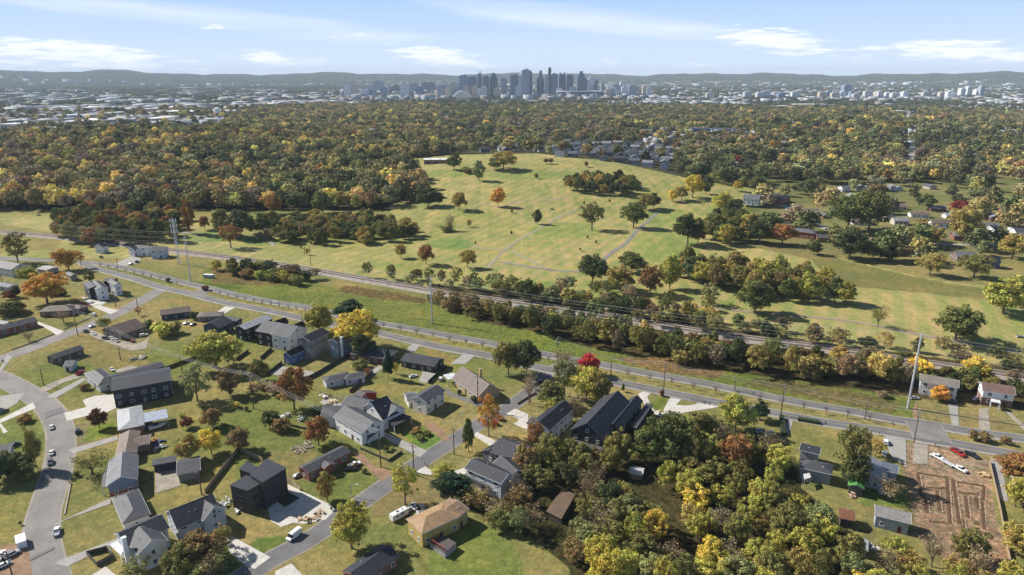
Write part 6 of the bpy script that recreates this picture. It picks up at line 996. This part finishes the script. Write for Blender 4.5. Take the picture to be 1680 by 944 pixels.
for k, a in dict(a=(128, 551, 506, 'wooden pole at the street edge by the crowded gravel lot'), b=(72, 633, 605, 'leaning wooden pole at the corner lawn by the curved street'), c=(198, 591, 570, 'short wooden pole in the corner ranch back yard'), d=(299, 612, 584, 'wooden pole beside the brown fence below the townhouses'), e=(416, 671, 612, 'wooden pole with transformers in the open back lawn'), f=(625, 767, 707, 'tall wooden pole beside the wire fenced yard'), g=(679, 775, 730, 'wooden pole in the yellow tree by the street'), h=(745, 746, 704, 'plain wooden pole on the lawn across the street'), i=(784, 672, 617, 'wooden pole where the dark drive meets the street'), j=(879, 648, 609, 'grey wooden pole beside the parked white car'), k=(914, 601, 553, 'tall wooden pole on the median left of the red maple'), l=(1002, 616, 586, 'wooden pole on the median right of the red maple'), m=(1088, 650, 594, 'pale tall pole in the grass wedge of the white driveway'), n=(1205, 641, 617, 'short dark pole behind the bright yellow tree'), o=(1281, 683, 632, 'wooden pole with transformers beside the hedge'), p=(1419, 688, 656, 'leaning dark pole on the median near the shrub'), q=(1499, 727, 672, 'wooden pole with transformer beside the excavated lot entrance'), r=(331, 812, 771, 'wooden pole beside the grey garage'), s=(813, 592, 571, 'short pole at the left of the corner trees'), t=(500, 417, 398, 'slim pole by the railway, left of two'), u=(510, 436, 405, 'slim pole by the railway, right of two'), v=(190, 504, 478, 'pole in front of the white gables of the corner house'), w=(226, 505, 487, 'short pole at the junction lawn'), x=(193, 437, 423, 'pole beside the far carriageway at the left'), y=(134, 440, 414, 'pole at the bend of the main road'), z=(1620, 385, 358, 'pale pole beside the white house in the neighbourhood'), aa=(28, 975, 905, 'dark pole on the dirt work site at the bottom left'), bb=(5, 470, 430, 'pole at the left edge before the warehouse-like house'), cc=(1548, 412, 384, 'pole between the trees of the neighbourhood'), dd=(870, 661, 627, 'dark pole wrapped by the bare vine tree')).items(): PO[k] = pole(*a, arms=2 if k in 'efoqm' else 1, rz=R(60) if k in 'fghij' else R(-20))
TP = [pole(313, 462, 382, 'tall steel transmission pole at the left junction', 'steel', .32, 3, R(-20)), pole(709, 531, 455, 'tall steel transmission pole on the meadow', 'steel', .34, 4, R(-22)), pole(1489, 670, 548, 'tallest pale steel transmission pole by the main road on the right', 'steel', .36, 0, R(-22))]
pole(577, 815, 796, 'street lamp on the lawn above the large yellow green tree', 'lamp', .1, 0); pole(1446, 395, 378, 'street lamp on the neighbourhood street', 'lamp', .1, 0)
p = PT(294, 434); hh = topz(p, 294, 360)-p[2]; t = empty('cell_tower', p, 0, 'slim lattice communications mast with antennas near the junction', 'mast')
for k in range(3): an = k*2.094; m = MB(); m.tube((1.1*math.cos(an), 1.1*math.sin(an), 0), (.7*math.cos(an), .7*math.sin(an), hh), .14, .1, 6); m.build('leg', mat('steel', (.65, .67, .7)), t)
m = MB()
for k in range(16):
    z0, z1 = hh*k/16, hh*(k+1)/16
    for j in range(3): a0, a1 = j*2.094, (j+1)*2.094; r_ = 1.1-.4*k/16; m.tube((r_*math.cos(a0), r_*math.sin(a0), z0), (r_*math.cos(a1), r_*math.sin(a1), z1), .06, .06, 4)
m.build('lattice', mat('steel', (.6, .62, .65)), t)
for z in (hh-1, hh-4.5, hh-8):
    for k in range(6): an = k*1.047; m = MB(); m.box((2.0*math.cos(an), 2.0*math.sin(an), z), (.35, .35, 2.1)); m.build('antenna', mat('plain', (.75, .76, .78)), t)
def wire(pts, label, group, r=.035, sag=.018):
    m = MB()
    for a, b_ in zip(pts, pts[1:]):
        a, b_ = np.array(a, float), np.array(b_, float); l = np.linalg.norm(b_-a); n = max(6, int(l/12)); prev = None
        for k in range(n+1):
            u = k/n; q = a+(b_-a)*u; q[2] -= 4*sag*l*u*(1-u)
            if prev is not None: m.tube(prev, q, r, r, 4)
            prev = q
    o = m.build('power_line', mat('plain', (.5, .5, .5))); tag(o, label, 'power line', group)
def off(p, dx, dz): return (p[0]+dx*.34, p[1]+dx*.94, p[2]+dz)
ends = [(-560, 560, 34), None, None, None, (330, 165, 30)]
for i, (dx, dz) in enumerate([(-1.8, -.7), (1.8, -.7), (-1.8, -3.7), (1.8, -3.7), (-1.8, -6.7), (1.8, -6.7), (0, .1)]):
    wire([off(ends[0], dx, dz)]+[off(t_, dx, dz) for t_ in TP]+[off(ends[4], dx, dz)], 'long transmission wire strung over the meadow between tall steel poles', 'transmission wires over the meadow', .022)
dn = [PO['y'], PO['x'], PO['k'], PO['l'], PO['m'], PO['o'], PO['q'], (250, 190, 12)]
for dx in (-1, 1): wire([off(q, dx, -.4) for q in dn[:2]], 'short wire along the far left of the main road', 'street wires', .03); wire([off(q, dx, -.4) for q in dn[2:]], 'wire strung between wooden poles along the main road', 'wires along the main road', .03)
for dx in (-1, 0, 1): wire([off(q, dx, -.4) for q in ((-190, 330, 14), PO['a'], PO['d'], PO['e'], PO['f'])], 'pale wire sagging across the back yards towards the diagonal street', 'wires across the back yards', .035)
for dx in (-.8, .8): wire([off(q, dx, -.4) for q in (PO['f'], PO['g'], PO['h'], PO['i'], PO['j'], PO['k'])], 'wire following the diagonal street from pole to pole', 'wires along the diagonal street', .03)
wire([PO['b'], PO['c'], PO['d']], 'thin wire crossing the corner lawn to the brown fence', None, .03)

# ------------------------------------------------------------------ fences, walls, hedges, small things
def fence(pts, h, col, label, name='fence', cat='fence', kind='wood', wd=.07, post=True):
    h = h*.8
    q = [P(*p) if p[1] > 470 else PT(*p) for p in pts]; t = empty(name, q[0], 0, label, cat); o = q[0]
    for a, b_ in zip(q, q[1:]):
        l = math.hypot(b_[0]-a[0], b_[1]-a[1]); rz = math.atan2(b_[1]-a[1], b_[0]-a[0]); m = MB(); m.box(((a[0]+b_[0])/2-o[0], (a[1]+b_[1])/2-o[1], h/2), (l, wd, h), rz); m.build('panel' if name != 'hedge' else 'leaf_wall', mat(kind, col), t)
        if post:
            for k in range(int(l/2.6)+1): m = MB(); u = min(1, k*2.6/l); m.box((a[0]+(b_[0]-a[0])*u-o[0], a[1]+(b_[1]-a[1])*u-o[1], h/2+.05), (.14, .16, h+.1), rz); m.build('post', mat(kind, tuple(c*.8 for c in col)), t)
WF, DF = (.42, .33, .22), (.10, .08, .07)
fence([(337, 810), (366, 772), (392, 739), (431, 758)], 2.0, WF, 'pale wooden privacy fence behind the modern black house'); fence([(467, 788), (480, 796), (493, 806)], 1.9, WF, 'short pale wooden fence between the modern black house and the brick ranch')
fence([(272, 607), (324, 588)], 1.9, (.2, .13, .08), 'brown wooden fence along the yard below the large yellow green tree'); fence([(308, 576), (340, 554)], 1.9, DF, 'dark wooden fence running up to the large yellow green tree'); fence([(330, 590), (350, 604), (372, 612)], 1.9, DF, 'dark fence south of the townhouse back yards'); fence([(388, 592), (408, 578)], 1.9, DF, 'dark fence dividing two townhouse lawns, left one'); fence([(428, 590), (446, 574)], 1.9, DF, 'dark fence dividing two townhouse lawns, right one'); fence([(436, 618), (463, 597)], 1.9, DF, 'dark fence beside the townhouse parking court')
fence([(487, 632), (520, 616), (546, 600), (578, 583)], 2.0, (.08, .075, .07), 'long dark fence along the foot of the tall grey townhouses'); fence([(574, 645), (600, 623), (612, 612)], 1.9, (.12, .1, .08), 'dark fence between the pale blue cottage and the red shed'); fence([(703, 630), (732, 604)], 2.0, (.03, .03, .03), 'black fence beside the patio of the near black ranch'); fence([(526, 648), (545, 652), (563, 658)], 1.4, (.5, .42, .3), 'light timber fence round the cluttered deck yard')
fence([(592, 738), (638, 758), (660, 743)], 1.2, (.12, .12, .12), 'low wire fence round the small yard of the long white farmhouse', kind='steel', wd=.02); fence([(478, 700), (512, 708)], 1.2, (.15, .12, .1), 'low dark fence below the cluttered yard'); fence([(1623, 760), (1632, 800), (1641, 840), (1648, 880), (1657, 925)], 1.6, (.36, .27, .18), 'long timber fence down the right side of the excavated lot')
fence([(124, 494), (136, 499), (151, 505)], 1.3, (.4, .12, .07), 'low red timber fence beside the concrete drive'); fence([(849, 664), (868, 652), (880, 646)], 1.0, (.3, .2, .13), 'low brown fence at the street beside the bare vine tree'); fence([(946, 692), (962, 700)], 1.6, (.35, .27, .18), 'short timber fence between the brick and white house and the barn house'); fence([(944, 700), (958, 708)], 1.6, (.3, .24, .16), 'second short timber fence below the first near the barn house')
fence([(143, 912), (160, 930), (184, 917), (176, 903), (143, 912)], 1.8, (.12, .11, .09), 'dark privacy fence box beside the porch of the white farmhouse'); fence([(1282, 686), (1285, 716)], 1.8, (.03, .05, .02), 'tall clipped hedge along the narrow driveway', 'hedge', 'hedge', 'earth', 1.6, False); fence([(1309, 690), (1344, 696)], 1.5, (.035, .055, .025), 'long clipped hedge beside the road above the mown lawn', 'hedge', 'hedge', 'earth', 1.8, False)
fence([(19, 575), (60, 560), (88, 549)], .5, (.2, .19, .17), 'low retaining wall before the long brick ranch', 'retaining_wall', 'wall', 'concrete', .3, False); fence([(105, 541), (130, 530), (150, 522)], .5, (.2, .19, .17), 'low retaining wall before the hip-roofed brown ranch', 'retaining_wall', 'wall', 'concrete', .3, False); fence([(116, 794), (106, 845)], .4, (.4, .34, .28), 'low stone edging on the lawn beside the curved street', 'edging_wall', 'wall', 'concrete', .4, False)
# trenches of the excavated lot: dug strips of dark soil between raised spoil
for i, (a, b_) in enumerate([((1506, 776), (1553, 784)), ((1505, 777), (1512, 815)), ((1553, 785), (1558, 860)), ((1563, 786), (1573, 860)), ((1520, 800), (1552, 802)), ((1516, 812), (1521, 842)), ((1537, 804), (1541, 838)), ((1566, 790), (1615, 798)), ((1573, 808), (1606, 812)), ((1614, 798), (1612, 820)), ((1583, 814), (1588, 850)), ((1601, 815), (1603, 832)), ((1610, 822), (1614, 868)), ((1524, 856), (1552, 858)), ((1578, 852), (1581, 872))]):
    p, q = P(*a), P(*b_); l = math.hypot(q[0]-p[0], q[1]-p[1]); rz = math.atan2(q[1]-p[1], q[0]-p[0]); t = empty('footing_trench', p, rz, 'dark footing trench with a line of raised spoil in the excavated lot', 'trench', 'footing trenches in the excavated lot'); rg = random.Random(i)
    m = MB(); m.box((l/2, 0, .02), (l, .8, .14)); m.build('dug_soil', mat('earth', (.13, .075, .045)), t); m = MB()
    k = 0
    while k < l:
        s = rg.uniform(.5, 1.1)
        if rg.random() < .8: m.tube((k, .85, -.1), (k+s*.9, .9+rg.uniform(-.15, .15), rg.uniform(.0, .2)), rg.uniform(.12, .3), rg.uniform(.1, .25), 5)
        k += s
    m.build('spoil_bank', mat('earth', (.40, .30, .21)), t)
# garden beds, woodpile, yard things
for i, (x, y) in enumerate([(484, 737), (491, 742), (499, 738), (507, 733), (494, 733), (502, 728)]):
    p = P(x, y); t = empty('garden_bed', p, .5+i, 'small timber framed bed in the vegetable patch on the back lawn', 'garden bed', 'timber framed garden beds'); m = MB(); m.box((0, 0, .2), (2.6, .15, .4)); m.box((0, 1.2, .2), (2.6, .15, .4)); m.box((-1.3, .6, .2), (.15, 1.2, .4)); m.box((1.3, .6, .2), (.15, 1.2, .4)); m.build('frame', mat('wood', (.55, .48, .38)), t); m = MB(); m.box((0, .6, .12), (2.4, 1.1, .3)); m.build('soil', mat('earth', (.12, .10, .05)), t)
for i, (x, y, c, nm) in enumerate([(533, 652, (.7, .6, .45), 'pale plank pile'), (545, 662, (.6, .45, .3), 'tan plank pile'), (539, 668, (.3, .2, .15), 'dark plank pile'), (468, 684, (.6, .6, .6), 'white heap of stones'), (455, 690, (.5, .48, .45), 'grey heap of stones'), (497, 688, (.4, .42, .42), 'grey junk heap'), (252, 728, (.3, .1, .06), 'rusty scrap heap'), (262, 736, (.45, .45, .47), 'pale scrap heap'), (259, 727, (.06, .1, .25), 'blue tarpaulin heap'), (1396, 812, (.45, .32, .25), 'heap of firewood under the green awning'), (1612, 778, (.55, .38, .2), 'stack of cut timber by the trailer truck'), (372, 826, (.5, .5, .5), 'white patio clutter beside the black house'), (390, 838, (.6, .6, .6), 'pale patio clutter below the black house'), (690, 838, (.5, .5, .52), 'grey scrap heap behind the camper'), (680, 832, (.35, .36, .4), 'dark scrap heap beside the camper'), (502, 852, (.45, .32, .2), 'log pile along the parking court wall'), (520, 846, (.4, .28, .18), 'second log pile along the parking court wall'), (233, 588, (.5, .45, .38), 'plank pile behind the long dark duplex'), (220, 590, (.3, .28, .25), 'junk pile behind the long dark duplex'), (1430, 898, (.5, .5, .5), 'white box beside the tiny white shed'), (1450, 812, (.5, .5, .52), 'junk pile behind the weathered grey house')]):
    p = P(x, y); rg = random.Random(i); t = empty('scrap_pile' if 'firewood' not in nm and 'log' not in nm and 'timber' not in nm else 'wood_pile', p, rg.random()*3, nm if len(nm.split()) > 3 else nm+' in the cluttered yard', 'pile'); m = MB()
    for k in range(10): m.box((rg.uniform(-1.8, 1.8), rg.uniform(-1.2, 1.2), rg.uniform(.1, .8)), (rg.uniform(.5, 2.2), rg.uniform(.15, .7), rg.uniform(.1, .5)), rg.random()*3)
    m.build('heap', mat('wood', c), t); m = MB()
    for k in range(4): m.box((rg.uniform(-2, 2), rg.uniform(-1.4, 1.4), rg.uniform(.1, .9)), (rg.uniform(.4, 1.2), rg.uniform(.3, .8), rg.uniform(.1, .5)), rg.random()*3)
    m.build('loose_pieces', mat('wood', tuple(min(.75, v*1.7) for v in c)), t)
for i, (x, y, lab) in enumerate([(301, 490, 'mailbox on the junction lawn of the dark navy ranch'), (345, 497, 'mailbox on the lawn edge right of the junction'), (673, 567, 'mailbox beside the road at the hip-roofed ranch'), (791, 588, 'mailbox on the corner lawn by the main road'), (1070, 647, 'mailbox at the top of the white driveway'), (1136, 659, 'mailbox on the small green island of the curved driveway'), (1442, 714, 'mailbox beside the white cars on the concrete pad'), (1534, 732, 'mailbox above the red vehicles'), (1535, 690, 'mailbox on the lawn of the tan roofed duplex'), (66, 798, 'mailbox on the lawn left of the curved street'), (34, 862, 'bin on the verge left of the curved street'), (5, 595, 'bin at the street corner by the left edge'), (114, 794, 'mailbox beside the stone edging'), (697, 763, 'mailbox at the diagonal street by the white apron'), (544, 838, 'bin at the end of the parking court')]):
    p = P(x, y); t = empty('mailbox' if 'mailbox' in lab else 'waste_bin', p, 0, lab, 'mailbox' if 'mailbox' in lab else 'bin'); t.scale = (.75, .75, .75); m = MB(); m.box((0, 0, .5), (.15, .15, 1)); m.build('post' if 'mailbox' in lab else 'base', mat('wood', (.1, .07, .05)), t); m = MB(); m.box((0, 0, 1.15), (.35, .6, .35) if 'mailbox' in lab else (.7, .7, .9)); m.build('box', mat('plain', (.05, .05, .05)), t)
# ------------------------------------------------------------------ sky, sun, air
SUN = np.array([-.927*math.cos(R(38)), .375*math.cos(R(38)), math.sin(R(38))])
w = bpy.data.worlds.new('World'); S.world = w; w.use_nodes = True; nt = w.node_tree; L = nt.links.new; bg = nt.nodes['Background']
sky = N(nt, 'ShaderNodeTexSky', sky_type='NISHITA', sun_disc=False); sky.sun_elevation = R(38); sky.sun_rotation = math.atan2(SUN[0], SUN[1]); sky.altitude = 200; sky.air_density = 1.0; sky.dust_density = .6; sky.ozone_density = 1.6
tc = N(nt, 'ShaderNodeTexCoord'); sx = N(nt, 'ShaderNodeSeparateXYZ'); L(tc.outputs['Generated'], sx.inputs[0])
def mth(op, a, b=None):
    m_ = N(nt, 'ShaderNodeMath', operation=op)
    for k, s in enumerate((a, b)):
        if s is None: continue
        if isinstance(s, (int, float)): m_.inputs[k].default_value = s
        else: L(s, m_.inputs[k])
    return m_.outputs[0]
az = mth('ARCTAN2', sx.outputs[0], sx.outputs[1]); el = mth('ARCSINE', sx.outputs[2])
cb = N(nt, 'ShaderNodeCombineXYZ'); L(mth('MULTIPLY', az, 16.0), cb.inputs[0]); L(mth('MULTIPLY', el, 120.0), cb.inputs[1]); n1 = noise(nt, cb.outputs[0], 1.6, 8, .62)
cb2 = N(nt, 'ShaderNodeCombineXYZ'); L(mth('MULTIPLY', az, 3.0), cb2.inputs[0]); L(mth('ADD', mth('MULTIPLY', el, 34.0), mth('MULTIPLY', az, 3.0)), cb2.inputs[1]); cb2.inputs[2].default_value = 4.0; n2 = noise(nt, cb2.outputs[0], 1.1, 7, .6)
def ell(px, py, w_, h_, amp, tilt=0.0):
    d = ray(px, py); d = d/np.linalg.norm(d); a0 = math.atan2(d[0], d[1]); e0 = math.asin(d[2]); du = mth('DIVIDE', mth('SUBTRACT', az, a0), w_/F); dv = mth('DIVIDE', mth('ADD', mth('SUBTRACT', el, e0), mth('MULTIPLY', mth('SUBTRACT', az, a0), tilt)), h_/F)
    r2 = mth('ADD', mth('MULTIPLY', du, du), mth('MULTIPLY', dv, dv)); return mth('MULTIPLY', mth('MAXIMUM', mth('SUBTRACT', 1.0, r2), 0.0), amp)
tot = None
for e in [(110, 85, 190, 22, 1.0, .06), (190, 108, 170, 12, .8, .02), (20, 105, 70, 12, .8), (450, 98, 110, 15, .85, .06), (350, 44, 24, 7, .8), (715, 93, 105, 21, 1.0, .10), (800, 108, 50, 8, .7), (570, 57, 60, 10, .55), (1265, 66, 110, 24, 1.0, .10), (1330, 84, 110, 14, .7, .05), (1560, 82, 140, 20, 1.0, .02), (1670, 95, 70, 14, .8), (1150, 104, 60, 8, .6), (1000, 102, 30, 6, .5), (1420, 100, 60, 8, .4)]:
    m_ = ell(*e); tot = m_ if tot is None else mth('MAXIMUM', tot, m_)
cl = mth('MULTIPLY', mth('SUBTRACT', mth('ADD', mth('MULTIPLY', tot, .62), mth('MULTIPLY', n1, 1.5)), 1.04), 3.2)
st = mth('MULTIPLY', mth('SUBTRACT', mth('ADD', mth('MAXIMUM', mth('MAXIMUM', ell(900, 30, 330, 26, .5, .10), ell(1060, 48, 170, 14, .5, .02)), mth('MAXIMUM', ell(250, 22, 330, 20, .45, .05), ell(560, 60, 170, 12, .35))), n2), .62), 1.1)
tx = mth('MINIMUM', mth('MAXIMUM', mth('MAXIMUM', cl, mth('MULTIPLY', st, 1.0)), 0.0), 1.0); tx = mth('MULTIPLY', tx, .80)
haze_w = N(nt, 'ShaderNodeMapRange', clamp=True); L(el, haze_w.inputs[0]); haze_w.inputs[1].default_value = .12; haze_w.inputs[2].default_value = .5; haze_w.inputs[3].default_value = 1.0; haze_w.inputs[4].default_value = 0.0
band = N(nt, 'ShaderNodeMapRange', clamp=True); L(el, band.inputs[0]); band.inputs[1].default_value = 0.0; band.inputs[2].default_value = .135
hz = mixc(nt, mth('POWER', haze_w.outputs[0], .5), sky.outputs[0], mixc(nt, mth('POWER', band.outputs[0], .8), (12.0, 13.6, 16.4), (5.2, 8.5, 14.4)))
c_ = mixc(nt, tx, hz, (17.2, 17.3, 17.8)); L(c_, bg.inputs['Color']); bg.inputs['Strength'].default_value = .05
sl = bpy.data.lights.new('sun', 'SUN'); sl.energy = 5.0; sl.angle = R(.53); sl.color = (1, .945, .86); so = bpy.data.objects.new('sun', sl); COL.objects.link(so); so.rotation_euler = mathutils.Vector(SUN).to_track_quat('Z', 'Y').to_euler(); so.location = (-200, 100, 300)
b = MB(); b.box((0, 10400, 145), (44000, 21400, 330)); m, nt, bb = nmat('haze'); nt.nodes.remove(bb); pv = N(nt, 'ShaderNodeVolumePrincipled'); pv.inputs['Color'].default_value = (.74, .88, 1, 1); pv.inputs['Density'].default_value = 4.4e-5; pv.inputs['Anisotropy'].default_value = 0.0
nt.links.new(pv.outputs[0], nt.nodes['Material Output'].inputs['Volume']); tag(b.build('haze', m), kind='stuff')
S.view_settings.view_transform = 'Standard'; S.view_settings.look = 'None'; S.view_settings.exposure = .5; S.view_settings.gamma = 1; S.view_settings.use_curve_mapping = False
S.render.engine = 'CYCLES'; cy = S.cycles; cy.max_bounces = 5; cy.diffuse_bounces = 2; cy.glossy_bounces = 2; cy.transmission_bounces = 3; cy.volume_bounces = 0; cy.transparent_max_bounces = 6; cy.use_denoising = True; cy.denoiser = 'OPENIMAGEDENOISE'; cy.denoising_input_passes = 'RGB_ALBEDO_NORMAL'; cy.denoising_prefilter = 'ACCURATE'
